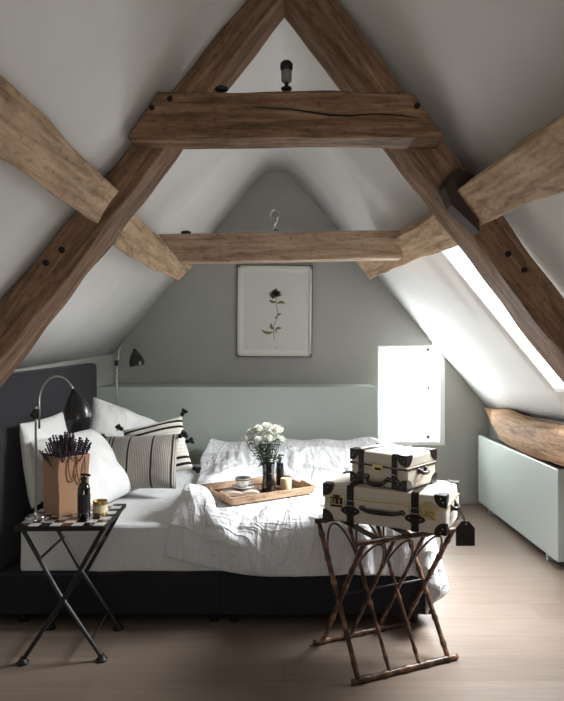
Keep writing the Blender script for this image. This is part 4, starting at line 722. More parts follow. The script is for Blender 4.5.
52,1,3,2,2,2,3,2,2,1,1,1,1,1,1,2,1,1,2,2,2,1,1,0,1,0,2,2,3,3,1,0,1,0,1,0,1,0,0,-4,-7,-2,0,-1,-1,0,-3,-6,1,-1,-6,-1,1,0,0,-2,-1,3,8,2,2,1,2,1,2,1,1,2,1,2,1,2,1,2,0,2,1,3,1,1,1,3,3,4,3,4,3,4,2,3,1,2,1,1,0,0,
51,1,3,2,2,3,2,3,2,1,1,1,1,2,1,1,1,1,1,1,1,1,1,1,1,1,3,2,3,-1,1,3,4,-1,1,0,1,1,-2,-8,-3,-1,0,-1,-1,-8,-1,1,-2,-6,0,0,0,0,0,-1,-1,0,7,5,1,1,0,1,1,2,1,2,1,2,1,2,2,2,1,1,1,2,1,3,0,2,1,3,3,5,4,5,4,4,2,2,1,1,0,1,
51,2,2,2,3,3,2,3,1,2,2,1,1,1,1,1,2,1,1,1,1,1,1,1,1,1,2,1,0,1,3,3,0,0,4,2,1,-2,-6,-4,-1,0,-1,-2,-8,-1,0,-6,-2,1,0,0,0,0,0,-2,-1,-1,3,7,4,1,0,1,1,1,1,1,1,1,1,2,1,1,2,2,1,2,0,1,2,5,1,3,1,3,3,5,5,6,3,4,1,1,0,0,
51,2,1,2,2,5,3,1,2,3,1,2,1,1,2,1,1,1,2,1,1,1,1,0,2,0,1,0,2,1,2,0,1,2,2,4,1,-2,-6,-2,0,-1,-4,-6,-1,0,-7,-1,0,0,0,0,0,0,-1,-1,-1,0,0,5,7,1,0,2,0,2,0,2,1,1,1,1,1,2,1,2,0,1,1,1,0,4,4,4,2,2,1,4,5,6,5,4,3,1,0,0,
51,2,1,2,1,6,3,1,2,2,2,2,2,2,1,1,2,1,2,1,1,1,1,1,1,0,1,1,1,1,0,1,2,0,4,4,0,-5,-2,-1,-6,1,-7,0,-1,-7,-1,0,0,1,-1,0,0,0,-1,-1,-1,0,-1,2,7,4,0,0,0,1,1,1,1,1,1,2,2,3,0,2,0,1,1,1,0,2,2,6,3,3,2,2,3,5,6,6,3,3,0,-1,
52,1,1,1,2,1,7,3,-1,3,4,2,3,1,1,2,1,2,1,1,2,1,1,1,1,0,2,0,1,1,1,0,1,1,1,6,-1,-3,-1,-3,-8,-2,0,-1,-7,-1,0,0,0,0,0,-1,0,-1,0,-1,-2,1,0,0,4,7,0,0,0,0,0,1,1,2,2,3,1,2,1,2,0,0,1,2,1,1,2,4,3,5,3,2,2,4,5,6,6,3,0,0,
51,1,1,1,1,0,4,7,1,-1,0,5,6,3,1,2,1,2,2,1,2,1,1,1,1,1,1,1,1,1,0,1,1,0,2,0,4,-2,-2,-10,-2,0,-1,-7,-1,0,0,0,0,-1,0,0,-1,-2,1,-1,-2,1,0,-1,2,7,3,0,0,0,0,0,0,2,0,2,4,3,1,0,-1,2,1,2,1,2,1,3,2,5,4,3,2,3,4,6,6,5,0,-2,
51,1,1,0,1,1,1,3,6,1,-1,2,8,5,2,2,2,1,2,2,1,2,1,1,1,1,1,1,1,1,1,1,0,1,1,1,1,0,-10,-3,0,0,-7,-2,0,0,0,0,-1,0,-1,0,-1,-1,-2,-1,1,-2,2,1,-1,4,6,1,0,0,0,0,0,1,0,2,0,0,1,2,2,3,-1,2,1,4,3,3,2,4,3,5,2,3,3,6,6,5,1,0,
51,1,1,1,1,1,1,1,2,6,0,0,3,9,5,1,2,2,2,2,2,1,2,1,1,1,1,2,1,1,0,1,1,1,1,1,-1,-8,-3,0,0,-5,-4,0,-1,1,0,-1,0,0,-1,-1,0,-2,-2,-1,0,-1,-1,4,-1,1,3,6,1,0,-1,1,0,0,1,1,0,1,0,1,1,1,2,2,0,2,5,5,2,3,3,4,4,3,2,4,7,6,1,-2,
46,2,2,2,3,1,1,1,2,2,4,2,0,4,10,3,2,3,2,2,1,2,2,1,1,1,1,1,2,1,1,1,0,1,1,1,-6,-5,0,0,-2,-6,0,-1,0,0,0,-1,0,-1,0,-1,-1,-2,-1,-1,-1,-1,-1,2,3,0,0,3,-4,0,0,1,0,1,0,1,1,2,1,2,1,5,2,2,1,1,4,6,3,4,2,4,3,4,2,4,6,6,3,-2,
50,3,1,2,1,1,2,1,4,2,2,4,1,1,5,10,3,2,3,2,2,2,1,2,1,1,0,2,0,1,3,1,1,1,0,-1,-6,-2,0,-1,-5,-2,0,-1,0,0,0,-1,0,-1,-1,0,-1,-2,-2,0,-2,-1,-1,0,4,1,-1,0,-1,1,0,1,0,0,1,1,0,2,1,2,0,1,0,4,2,4,3,6,4,4,3,3,3,4,2,4,5,7,2,-3,
45,3,3,3,2,3,2,1,4,2,3,1,4,2,2,7,8,3,2,2,2,2,2,2,1,1,1,0,1,2,1,3,0,1,0,-5,-2,-1,0,-3,-4,-1,0,0,0,-1,0,-1,0,-1,-1,-1,-1,-1,-2,-1,-1,-1,-1,-1,4,3,-2,-2,-5,-5,-3,-1,-1,-1,2,1,2,3,2,3,4,6,3,3,2,3,3,5,6,5,3,4,3,3,2,4,4,8,2,-2,
51,3,3,3,2,3,2,1,3,3,1,4,2,4,1,4,7,7,3,2,2,3,1,2,2,1,0,1,1,2,1,2,1,1,-1,-5,-1,0,-1,-4,-2,0,-1,-1,1,-1,0,-1,0,-1,-1,-1,-1,-1,-2,-1,-1,-1,-2,-2,3,4,-1,-3,-5,-5,-3,-1,-1,0,0,2,2,3,2,3,3,2,0,4,6,6,2,4,5,7,4,4,2,4,2,3,4,7,3,-4,
51,3,3,3,3,2,2,2,3,2,1,4,3,3,4,3,3,8,5,2,2,2,2,2,1,1,1,1,2,1,3,1,1,1,-2,-3,-1,0,-1,-4,-1,-1,0,-1,0,0,-1,-1,0,-1,-1,-1,-1,-1,-2,0,-2,-1,-2,-2,1,5,0,-4,-4,-5,-3,-2,-1,1,-1,1,1,1,2,5,3,2,2,2,3,8,5,4,4,6,6,4,3,3,2,2,4,8,3,-3,
51,3,3,3,3,2,2,2,3,2,1,4,3,2,4,4,2,6,8,3,2,2,1,2,1,2,1,1,1,3,1,3,1,1,-4,-1,0,0,-3,-3,0,-1,0,-1,0,0,-1,0,-1,-1,0,-2,-1,-1,-2,0,-2,-2,-1,-2,0,4,0,-3,-4,-5,-4,-1,-1,-2,1,-1,1,4,2,2,3,3,2,3,2,6,7,5,3,6,6,5,3,2,2,3,3,7,3,-5,
52,3,3,3,2,3,2,2,2,3,2,3,2,3,3,5,4,3,7,6,2,1,2,2,1,2,1,1,1,2,3,3,1,0,-3,-1,0,0,-3,-2,-1,0,-1,-1,0,0,0,-1,-1,0,-1,-1,-1,-2,-2,0,-2,-1,-2,-3,0,4,1,-3,-4,-5,-4,-1,-2,-1,0,0,0,3,3,1,3,2,3,3,3,5,6,6,5,4,6,6,3,3,1,2,3,8,2,-3,
51,3,3,3,3,2,2,2,3,2,2,3,2,3,4,3,5,4,4,7,3,2,2,2,2,2,1,0,1,2,3,3,2,0,-3,-1,1,-1,-3,-1,-1,-1,0,-1,0,0,0,-1,0,-1,-1,-1,-1,-3,-2,-1,0,-1,-2,-4,0,4,1,-3,-4,-5,-4,-1,-2,-1,0,-1,1,1,4,1,2,3,3,3,3,5,5,6,5,5,5,6,4,2,2,1,3,7,2,-5,
53,3,2,3,3,2,3,2,2,2,2,3,2,3,4,3,4,6,3,4,3,6,1,3,2,2,1,1,0,2,4,3,2,-1,-3,0,0,0,-2,-2,-1,-1,0,0,0,0,-1,0,-1,-1,-1,0,-2,-4,-1,-4,-2,-2,0,0,0,3,0,-1,-4,-6,-3,-2,-1,-2,0,0,0,2,1,3,0,4,3,3,4,5,4,6,6,5,4,7,4,2,1,1,3,7,1,-4,
51,3,3,2,3,2,3,2,2,2,3,2,2,4,3,3,4,6,4,2,5,4,3,3,2,2,2,1,-1,2,4,3,2,-1,-2,0,0,0,-2,-1,-1,-1,-1,1,0,-1,0,0,-1,-1,-1,-1,-4,-1,-1,-6,-1,-1,0,0,0,2,1,-2,-4,-6,-3,-1,-2,-1,0,-1,0,1,2,3,0,1,5,3,4,5,5,5,5,5,5,6,4,2,1,1,2,6,1,-5,
53,3,3,2,3,2,3,2,1,3,2,2,3,3,3,4,3,6,3,2,5,5,3,4,3,2,2,1,-3,2,6,3,2,-2,-1,-1,1,0,-1,-2,-2,-3,3,0,0,0,-1,0,-1,-1,-6,0,1,-1,-7,-2,0,-1,0,0,1,-1,2,-1,-6,-5,-3,-1,-1,-1,-2,0,1,1,0,0,3,1,1,6,5,6,5,5,5,4,5,7,4,1,1,1,1,6,1,-4,
51,4,3,2,3,2,2,2,1,3,3,2,2,3,3,4,4,5,4,2,4,6,3,4,3,2,1,2,-4,2,7,3,3,-2,-1,-1,0,1,-1,-8,-5,4,5,1,0,0,-1,-3,-7,-1,1,2,-1,-5,-2,-1,0,-1,0,-1,-4,3,3,-4,-7,-1,-2,-1,-1,-1,-2,-1,2,0,-1,1,1,2,1,5,5,6,6,5,5,4,5,6,4,1,1,0,1,5,0,-5,
54,3,3,3,2,2,2,2,1,2,4,1,3,3,2,4,4,4,4,4,4,4,5,3,4,2,1,2,-6,0,9,5,3,-1,-2,-1,1,1,-4,-12,-2,8,5,0,0,-2,-9,-3,2,2,-3,-3,0,0,0,-1,0,0,-2,-7,3,2,-5,-1,-1,-1,-5,1,0,-1,-4,0,2,-1,0,-2,3,2,2,5,5,5,6,6,4,5,4,6,3,1,1,0,1,5,-1,-4,
51,4,3,2,3,2,2,1,1,3,3,2,2,3,2,4,5,3,4,5,4,3,6,1,4,2,1,2,-5,-3,5,11,3,1,-2,-1,1,0,-7,-12,-2,9,6,1,0,-9,-4,2,0,0,0,-2,0,-1,0,0,0,-4,-8,3,-1,0,0,-1,-1,-7,0,2,-1,0,-4,0,2,-1,-1,0,-4,2,7,4,6,5,6,5,5,4,4,5,3,1,0,1,0,3,0,-5,
54,3,3,3,2,3,0,1,3,2,2,2,2,3,3,4,4,1,6,6,4,1,7,-2,6,1,0,5,-5,-7,4,13,3,2,2,-4,3,-2,-11,-11,-2,10,8,-1,1,-9,0,2,0,-2,-1,-6,4,-1,0,-1,0,-10,2,2,0,0,-3,-1,-6,-1,2,0,-1,-4,-1,3,-1,-1,-6,-3,1,5,5,6,7,6,5,5,4,5,4,4,2,1,1,0,0,3,-1,-4,
50,4,3,3,3,2,1,1,2,3,2,2,1,3,3,4,2,2,7,6,4,-1,6,-3,6,1,-2,7,-3,-8,3,13,3,-4,7,1,-1,-2,-11,-12,0,10,7,-5,5,-6,3,-1,-3,-6,4,-7,5,0,-1,0,-8,1,4,-1,-1,-1,-7,4,-6,2,0,-1,-4,-1,3,0,-1,-5,-4,-3,4,5,4,6,7,6,5,5,4,4,4,3,2,1,0,0,1,1,-1,-5,
54,3,3,3,3,3,-1,1,5,2,1,2,-1,4,5,3,-2,3,8,8,2,-4,7,-5,7,1,-4,8,-1,-9,2,13,1,-5,-1,0,2,5,-10,-11,1,11,5,-8,6,-1,-1,-2,-7,0,3,-6,5,-1,0,0,-5,4,-1,-8,4,-6,-1,5,-1,-6,4,-1,-5,4,-1,0,-1,-4,-7,2,4,3,4,7,7,6,5,4,4,4,3,3,2,1,1,0,0,0,-1,-3,
50,4,3,3,2,3,-1,1,6,2,1,2,-1,3,6,3,-4,4,8,7,0,-5,7,-6,7,1,-5,8,1,-9,1,13,0,0,0,0,1,0,-11,-8,3,10,2,-8,6,-1,-1,-1,-8,5,-1,-6,5,0,-1,1,-1,0,-10,-1,1,-1,5,0,-6,-1,4,0,-4,3,-1,0,0,-8,0,3,1,2,6,7,7,5,5,3,4,4,3,2,2,1,0,0,0,-1,-1,-4,
53,3,2,3,3,3,-2,1,8,3,0,2,-3,3,7,2,-4,3,9,3,0,-6,7,-6,7,1,-5,7,1,-7,0,11,0,0,0,0,1,0,-10,-6,5,8,-1,-7,5,-1,-1,-1,-5,3,-1,-6,5,-1,0,1,-1,-7,-2,5,0,-1,0,-4,-1,3,0,-2,1,0,-3,2,-3,-2,3,-1,1,3,7,6,7,4,4,4,4,3,3,3,1,2,0,0,-1,-1,-2,-2,
50,3,2,2,3,3,-2,2,8,2,2,2,-3,3,6,2,-5,3,9,0,0,-6,6,-5,6,1,-5,7,1,-5,-1,10,0,0,-1,1,0,1,-10,-2,7,1,-1,-6,4,-3,-1,-1,1,0,-1,-4,3,0,-4,-1,-1,-1,4,0,-1,0,-2,1,0,-1,0,0,0,-2,1,-1,1,-1,-1,0,2,4,6,7,5,3,4,4,4,4,3,2,1,1,0,-1,-1,-1,-2,-3,
53,2,1,2,3,2,0,2,6,0,4,3,-2,2,6,2,-3,1,6,0,-1,-3,4,-4,4,1,-3,5,0,-2,-1,7,0,1,-1,1,0,0,-6,-1,4,-2,0,-3,2,-1,-1,-1,-1,-1,0,-1,0,-1,0,-1,0,0,-1,0,0,-1,0,0,0,-1,0,0,0,0,0,0,0,0,-1,1,2,4,5,5,4,5,4,4,4,3,3,2,2,0,0,-1,-2,-1,-2,-2,
51,2,1,2,2,3,1,1,5,-1,5,4,-3,3,5,2,-2,1,4,-1,0,-2,3,-3,3,1,-2,2,2,0,-2,2,-1,1,0,0,0,0,0,-1,3,-1,0,-2,-1,0,-1,-1,0,-1,0,-1,0,-1,0,-1,0,0,0,-1,0,0,0,0,0,-1,0,0,0,0,0,0,0,0,0,1,3,3,5,5,5,4,4,3,3,3,2,2,0,1,-1,-2,-2,-2,-2,-3,
56,0,1,2,1,2,2,3,1,2,2,3,2,2,1,2,2,2,-1,1,-1,1,0,1,-1,1,0,2,0,0,1,0,0,0,0,0,0,1,-1,1,0,0,-1,-1,0,-1,-1,0,-1,-1,0,-1,0,0,-1,0,0,-1,0,0,0,-1,0,0,0,0,0,0,0,0,0,0,0,0,1,1,2,3,3,3,3,3,3,4,3,4,4,1,1,0,-2,-2,-2,-2,-3,-2,
52,1,1,1,2,2,1,3,1,3,1,2,3,2,0,2,1,3,-1,1,-1,2,-1,1,-1,1,0,1,1,1,0,0,0,0,1,0,0,0,0,0,0,0,0,-1,0,-1,0,-1,0,-1,0,-1,0,0,-1,0,0,0,-1,0,0,0,0,0,0,-1,1,-1,0,0,0,0,1,0,1,1,1,3,3,3,3,4,2,4,2,3,1,2,0,-1,-2,-3,-3,-3,-2,-3,
56,0,0,1,1,2,1,4,-1,5,-2,2,7,1,-3,1,1,5,-4,4,-3,5,-4,0,0,1,0,1,0,1,0,1,0,0,0,0,0,1,-1,0,0,0,0,0,0,-1,0,-1,0,-1,0,0,-1,0,0,0,0,-1,0,0,0,0,0,0,0,-1,1,-1,1,-1,1,0,1,0,1,2,1,3,2,2,3,3,4,2,3,1,2,0,0,-1,-4,-2,-4,-2,-3,-2,
52,1,0,1,0,1,1,3,-1,5,-2,1,7,3,-2,-3,1,4,-3,3,-2,6,-3,-2,-1,1,0,1,0,1,-1,1,0,0,0,1,-1,1,-1,1,-1,1,-1,0,0,0,-1,0,0,0,-1,0,0,0,0,0,0,0,0,0,0,0,0,0,0,0,0,0,0,0,1,2,-2,1,4,1,3,2,2,3,2,3,2,4,0,3,-1,0,-1,-3,-3,-4,-4,-3,-3,-3,
54,1,0,1,0,0,0,2,-1,4,-2,1,7,5,-2,-2,-3,0,-1,2,-1,6,1,-3,-3,-1,0,0,0,1,0,0,0,0,0,0,0,0,0,0,0,0,0,0,0,0,-1,0,0,0,0,0,0,0,0,0,0,1,0,1,0,1,-1,1,0,1,-1,0,0,2,2,-1,1,1,2,5,1,3,2,2,3,2,3,0,3,-1,1,-2,-2,-2,-4,-4,-5,-3,-3,-1,
51,2,0,1,0,1,-1,0,0,1,0,1,3,7,1,-3,-2,-1,-2,0,0,3,3,1,-3,-2,-1,-1,-1,1,-1,1,0,1,-1,1,0,0,0,0,0,0,0,0,0,0,0,0,0,0,0,0,1,0,0,1,0,1,0,1,0,1,0,1,1,0,1,0,0,1,1,1,-1,1,4,3,2,3,2,3,1,4,0,2,0,0,-2,-1,-3,-3,-4,-5,-6,-4,-3,-2,
53,1,1,1,0,1,-1,1,-1,1,-1,1,0,4,5,-1,-3,-1,-1,0,-1,1,1,2,1,-2,-2,0,-1,0,0,0,0,1,0,0,0,0,0,0,0,0,0,0,0,0,0,0,0,1,0,1,0,1,0,1,0,0,1,1,0,1,0,1,0,1,1,0,0,-2,3,2,0,-2,0,8,4,0,4,1,4,1,1,0,0,-2,-2,-2,-3,-3,-4,-5,-7,-3,-3,-1,
50,1,1,1,1,0,1,0,0,1,-1,1,0,1,0,3,0,-2,-3,1,1,2,-1,1,0,1,-2,0,-2,0,0,1,0,1,0,0,0,1,0,0,0,0,0,0,0,0,0,1,0,0,0,1,0,0,1,1,0,1,1,0,1,1,0,1,1,1,0,0,-1,0,-5,0,7,1,-4,1,9,5,0,4,1,0,0,-1,-1,-1,-2,-2,-3,-2,-4,-5,-7,-6,-3,-2,
51,1,0,1,1,1,0,1,0,0,0,1,1,2,0,0,-1,-1,-1,-3,-1,4,2,2,0,0,-1,-1,-1,-1,-2,1,1,1,0,0,0,1,0,0,1,0,0,0,0,1,-1,1,-1,0,0,0,0,0,1,0,1,1,1,1,1,0,0,1,0,1,0,2,0,-1,-3,-6,-1,9,2,-4,4,6,3,0,0,-2,-2,-3,-3,-2,0,0,1,0,0,-3,-7,-6,-4,1,
48,1,1,0,2,0,1,1,0,0,-1,0,0,2,2,2,0,0,-3,-1,-4,-1,1,6,1,1,0,0,-2,-1,-2,-1,0,1,0,1,0,0,1,0,1,0,1,0,0,0,0,0,-1,0,-1,0,-1,1,0,0,1,0,1,-1,-2,-3,-2,-2,0,0,1,3,4,4,1,-1,-7,1,6,2,1,1,0,-3,-4,-5,-4,-2,-2,0,-1,1,0,2,4,8,-4,-6,-6,-2,
49,1,0,1,0,1,1,1,0,1,-1,0,-2,0,-1,3,2,1,0,0,-3,-2,-3,4,1,1,1,1,-1,0,-1,-1,-2,0,0,1,0,0,0,1,1,0,1,0,-1,0,-1,0,-1,0,0,-1,0,-1,0,0,-1,-1,-1,-1,-1,-1,-1,0,0,0,0,1,-1,2,1,2,1,-1,1,1,1,-1,-1,-3,-1,-2,0,0,0,1,-1,1,-1,0,-1,3,5,0,-6,2,
48,0,0,0,0,0,0,0,0,0,0,0,0,0,0,0,0,0,0,0,0,0,0,0,0,0,0,0,0,0,0,0,0,0,0,0,0,0,0,0,0,0,0,0,0,0,0,0,0,0,0,0,0,0,0,0,0,0,0,0,0,0,0,0,0,0,0,0,0,0,0,0,0,0,0,0,0,0,0,0,0,0,0,0,0,0,0,0,0,0,0,0,0,0,0,0,
51,0,0,0,0,0,0,0,0,0,0,0,0,0,0,0,0,0,0,0,0,0,0,0,0,0,0,0,0,0,0,0,0,0,0,0,0,0,0,0,0,0,0,0,0,0,0,0,0,0,0,0,0,0,0,0,0,0,0,0,0,0,0,0,0,0,0,0,0,0,0,0,0,0,0,0,0,0,0,0,0,0,0,0,0,0,0,0,0,0,0,0,0,0,0,0,
51,0,0,0,0,0,0,0,0,0,0,0,0,0,0,0,0,0,0,0,0,0,0,0,0,0,0,0,0,0,0,0,0,0,0,0,0,0,0,0,0,0,0,0,0,0,0,0,0,0,0,0,0,0,0,0,0,0,0,0,0,0,0,0,0,0,0,0,0,0,0,0,0,0,0,0,0,0,0,0,0,0,0,0,0,0,0,0,0,0,0,0,0,0,0,0,
51,0,0,0,0,0,0,0,0,0,0,0,0,0,0,0,0,0,0,0,0,0,0,0,0,0,0,0,0,0,0,0,0,0,0,0,0,0,0,0,0,0,0,0,0,0,0,0,0,0,0,0,0,0,0,0,0,0,0,0,0,0,0,0,0,0,0,0,0,0,0,0,0,0,0,0,0,0,0,0,0,0,0,0,0,0,0,0,0,0,0,0,0,0,0,0,
674,-6,-7,-8,-7,-8,-8,-8,-8,-9,-8,-8,-8,-8,-7,-8,-7,-7,-6,-6,-6,-6,-5,-5,-5,-4,-3,-4,-2,-2,-2,-1,-1,-1,0,0,0,1,1,1,1,1,2,2,2,2,3,2,3,2,3,5,5,9,8,6,1,-4,-8,-10,-9,-4,-3,-3,-3,-2,-2,-1,1,-1,-2,-3,-2,-1,-1,-1,0,0,-1,-3,-7,-14,-18,-24,-25,-28,-28,-29,-29,-28,-27,-28,-28,-28,-28,-28,
53,-7,-7,-7,-8,-7,-8,-9,-8,-9,-7,-9,-8,-8,-7,-7,-7,-7,-7,-7,-6,-6,-5,-5,-5,-4,-3,-3,-2,-2,-1,-2,-1,0,-1,1,0,1,0,2,1,1,2,2,2,2,3,2,3,2,2,5,5,8,9,5,1,-3,-9,-10,-8,-3,-2,-4,-3,-2,-2,0,1,-1,-3,-2,-2,-1,-1,0,-1,0,-2,-6,-12,-17,-23,-26,-28,-29,-28,-29,-27,-28,-28,-29,-28,-28,-27,-28,
53,-7,-7,-8,-7,-8,-8,-9,-8,-8,-9,-8,-8,-8,-7,-8,-7,-7,-7,-7,-6,-6,-6,-5,-4,-5,-3,-3,-2,-2,-1,0,-1,-1,0,0,1,0,1,1,1,2,1,2,2,2,3,2,3,2,3,4,4,9,9,5,1,-4,-9,-9,-7,-3,-2,-3,-4,-1,-2,0,1,-1,-2,-2,-2,-1,-1,-1,0,-1,-5,-10,-16,-22,-26,-28,-29,-28,-28,-28,-28,-29,-28,-28,-28,-28,-27,-27,
54,-8,-7,-7,-8,-8,-8,-8,-9,-10,-8,-8,-7,-8,-8,-8,-7,-8,-7,-7,-6,-5,-5,-5,-4,-4,-5,-3,-1,-2,-1,-1,-1,0,0,0,0,1,1,1,1,1,2,2,2,2,3,2,3,2,2,4,4,8,9,5,1,-3,-9,-10,-6,-2,-2,-3,-3,-2,-2,0,2,-1,-3,-2,-1,-2,0,-1,0,-3,-9,-14,-22,-26,-28,-29,-28,-28,-28,-29,-28,-29,-28,-28,-27,-28,-28,-27,
53,-8,-7,-8,-7,-8,-8,-10,-8,-9,-9,-8,-8,-8,-8,-8,-8,-7,-7,-7,-6,-5,-4,-5,-5,-4,-4,-3,-1,-2,-1,-1,-1,0,-1,1,0,1,0,1,2,1,2,2,2,2,3,2,3,2,2,4,3,7,9,6,0,-3,-9,-9,-6,-1,-1,-4,-3,-1,-2,0,1,0,-2,-2,-2,-1,-1,0,-1,-8,-12,-21,-26,-29,-28,-28,-28,-29,-28,-29,-28,-29,-28,-28,-27,-28,-28,-26,
54,-8,-7,-8,-7,-8,-9,-10,-8,-10,-8,-8,-8,-9,-8,-8,-7,-8,-7,-7,-5,-5,-5,-4,-4,-5,-5,-3,0,-3,0,-1,-1,0,0,0,0,1,0,1,2,1,2,1,3,2,3,2,3,2,2,3,3,7,9,6,0,-4,-10,-8,-4,-1,-1,-4,-3,-1,-2,0,2,-1,-2,-2,-2,-1,0,0,-4,-12,-19,-27,-29,-28,-28,-29,-28,-30,-28,-29,-28,-28,-28,-28,-28,-28,-27,-28,
50,-6,-6,-8,-7,-8,-9,-10,-9,-9,-9,-8,-8,-9,-8,-8,-8,-8,-7,-7,-5,-5,-4,-4,-4,-5,-5,-4,0,-3,1,-2,0,0,0,-1,0,2,0,1,1,1,2,2,3,1,3,2,3,2,2,4,2,6,9,6,0,-4,-11,-6,-4,1,-2,-4,-3,0,-2,-1,2,0,-2,-2,-2,0,0,-2,-9,-20,-24,-31,-27,-29,-28,-30,-29,-29,-28,-29,-28,-28,-28,-28,-27,-28,-28,-27,
42,-1,-3,-5,-6,-9,-8,-10,-10,-10,-8,-7,-8,-9,-8,-9,-8,-7,-9,-8,-5,-3,-4,-4,-4,-4,-7,-4,1,-4,2,-3,2,0,-1,-1,0,3,-2,1,3,0,3,0,4,1,4,0,5,0,3,4,1,5,11,5,-1,-5,-11,-5,-2,1,-1,-6,-2,0,-2,-1,0,3,-2,-3,-2,-1,2,-7,-17,-26,-29,-30,-27,-30,-29,-30,-29,-29,-28,-28,-28,-28,-28,-28,-29,-28,-28,-28,
31,6,2,-1,-4,-6,-8,-10,-9,-11,-8,-7,-7,-10,-9,-11,-10,-10,-19,-12,-4,10,0,0,-4,-4,-8,-3,1,-5,2,-5,3,3,-3,0,-1,3,-1,1,2,0,3,1,3,1,4,0,5,0,3,4,1,4,11,3,-2,-3,-11,-2,-2,1,-2,-6,-1,0,-2,0,-1,0,1,-2,-2,-1,-3,-16,-21,-32,-28,-31,-29,-30,-28,-29,-28,-29,-28,-29,-29,-29,-29,-29,-30,-29,-30,-30,
29,8,8,4,0,-5,-6,-9,-11,-10,-2,-7,-10,-12,-11,-13,-12,-12,-22,-14,-4,10,-8,12,6,-1,-12,-3,2,-5,3,-7,-1,9,-1,-3,0,4,-3,1,1,1,2,1,4,-1,5,-2,8,-3,6,3,-3,3,15,-4,-13,11,-11,-1,6,-3,-5,-6,3,-4,0,0,0,-1,0,0,-2,-5,-11,-19,-28,-31,-30,-30,-28,-30,-28,-30,-29,-30,-29,-31,-30,-30,-30,-31,-30,-31,-31,-31,
35,4,9,8,3,-3,-6,-8,-12,-1,-5,-12,-18,-16,-5,-17,-5,-11,-24,-12,-3,5,-9,-2,15,12,-5,-14,-3,9,-3,-3,-6,0,10,-7,5,-5,1,1,1,1,1,0,1,7,-4,2,9,-5,9,-6,9,9,1,-24,0,16,3,-2,-2,-19,0,8,-4,-3,0,0,0,0,0,0,-1,-3,-12,-25,-27,-34,-29,-32,-28,-32,-30,-31,-31,-31,-30,-32,-31,-32,-32,-32,-32,-32,-32,-32,
50,-1,1,3,2,-1,1,-13,-5,-7,-16,-24,-31,-14,13,0,-9,-8,-16,-23,-14,-2,-1,0,-1,21,14,-6,-16,6,-18,0,1,-1,17,-1,-15,0,7,-6,0,1,8,-7,2,11,-7,2,15,-10,12,-9,0,18,-2,-21,-3,-2,21,1,-9,-19,0,8,-9,2,-2,0,0,1,0,0,0,-1,-11,-24,-27,-32,-28,-33,-30,-34,-30,-33,-31,-33,-32,-33,-32,-33,-33,-33,-32,-34,-32,-33,
54,-1,1,0,-2,-8,-12,-19,-5,-17,-27,-33,-23,0,0,0,0,0,-1,-12,-19,-22,-12,-3,-1,15,25,11,-10,-13,-27,-1,0,0,23,0,-23,0,11,-11,1,0,14,-11,2,15,-9,17,11,-12,12,-11,5,15,-7,-22,-4,-2,21,2,-14,-21,-1,11,-12,0,0,0,1,0,0,0,0,0,-8,-20,-25,-31,-29,-33,-31,-33,-31,-34,-33,-34,-32,-34,-33,-33,-33,-33,-33,-33,-32,-33,
44,-2,-4,-7,-13,-14,-16,-13,-16,-26,-29,-50,0,0,0,0,0,0,0,0,0,-13,-18,-2,-18,0,19,21,0,-20,-26,-13,0,5,24,2,-23,-8,9,-9,1,1,14,-11,4,14,-4,22,10,-13,12,-8,10,8,-14,-16,-6,-3,21,0,-22,-16,-2,10,-11,-1,1,0,0,0,0,1,0,0,-6,-17,-24,-31,-33,-34,-32,-33,-33,-33,-32,-33,-33,-33,-33,-33,-32,-33,-33,-33,-32,-33,
27,-9,-13,-16,-12,-10,-15,-19,-19,-29,-14,-61,0,0,0,0,0,0,0,0,0,0,0,0,-18,-17,2,21,11,-13,-25,-24,-4,6,23,7,-17,-22,2,-1,0,1,14,-9,4,9,4,26,8,-14,11,-2,12,-4,-16,-7,-8,-3,19,-4,-25,-12,-2,8,-10,0,0,0,0,1,0,0,1,0,-4,-15,-23,-30,-33,-34,-33,-34,-33,-33,-33,-33,-33,-33,-32,-33,-33,-33,-33,-33,-32,-33,
4,-9,-9,-11,-15,-12,-19,-21,-22,-22,-81,0,0,0,0,0,0,0,0,0,0,0,0,0,0,0,-21,5,18,-3,-22,-27,-10,3,17,15,-8,-25,-12,1,0,1,13,-7,4,7,10,27,8,-16,8,3,8,-10,-7,-8,-8,-4,18,-6,-27,-10,-2,5,-7,0,0,1,0,0,1,0,1,0,-3,-13,-22,-30,-32,-34,-33,-34,-33,-33,-33,-33,-33,-33,-33,-33,-33,-33,-33,-33,-33,-32,
-25,-10,-7,0,-2,-13,-19,-26,-5,-114,0,0,0,0,0,0,0,0,0,0,0,0,0,0,0,0,0,0,0,6,-14,-28,-12,0,5,22,0,-21,-22,-5,1,0,9,-4,5,6,17,26,5,-18,5,4,7,-10,-5,-8,-8,1,16,-10,-27,-8,-2,-1,-1,0,1,0,1,0,1,0,1,1,-3,-12,-20,-29,-32,-34,-33,-34,-32,-34,-33,-34,-32,-34,-33,-33,-33,-33,-33,-33,-32,-32,
-22,-5,-3,7,-3,-13,-18,-14,-125,0,0,0,0,0,0,0,0,0,0,0,0,0,0,0,0,0,0,0,0,0,0,-23,-6,6,-13,13,11,-12,-27,-12,-1,0,2,0,4,11,22,20,-1,-21,1,3,8,-10,-4,-6,-8,16,6,-16,-24,-4,-2,-2,0,1,0,1,1,0,1,1,1,0,-1,-11,-20,-29,-29,-34,-32,-35,-33,-34,-33,-34,-32,-34,-33,-34,-33,-33,-33,-33,-32,-32,
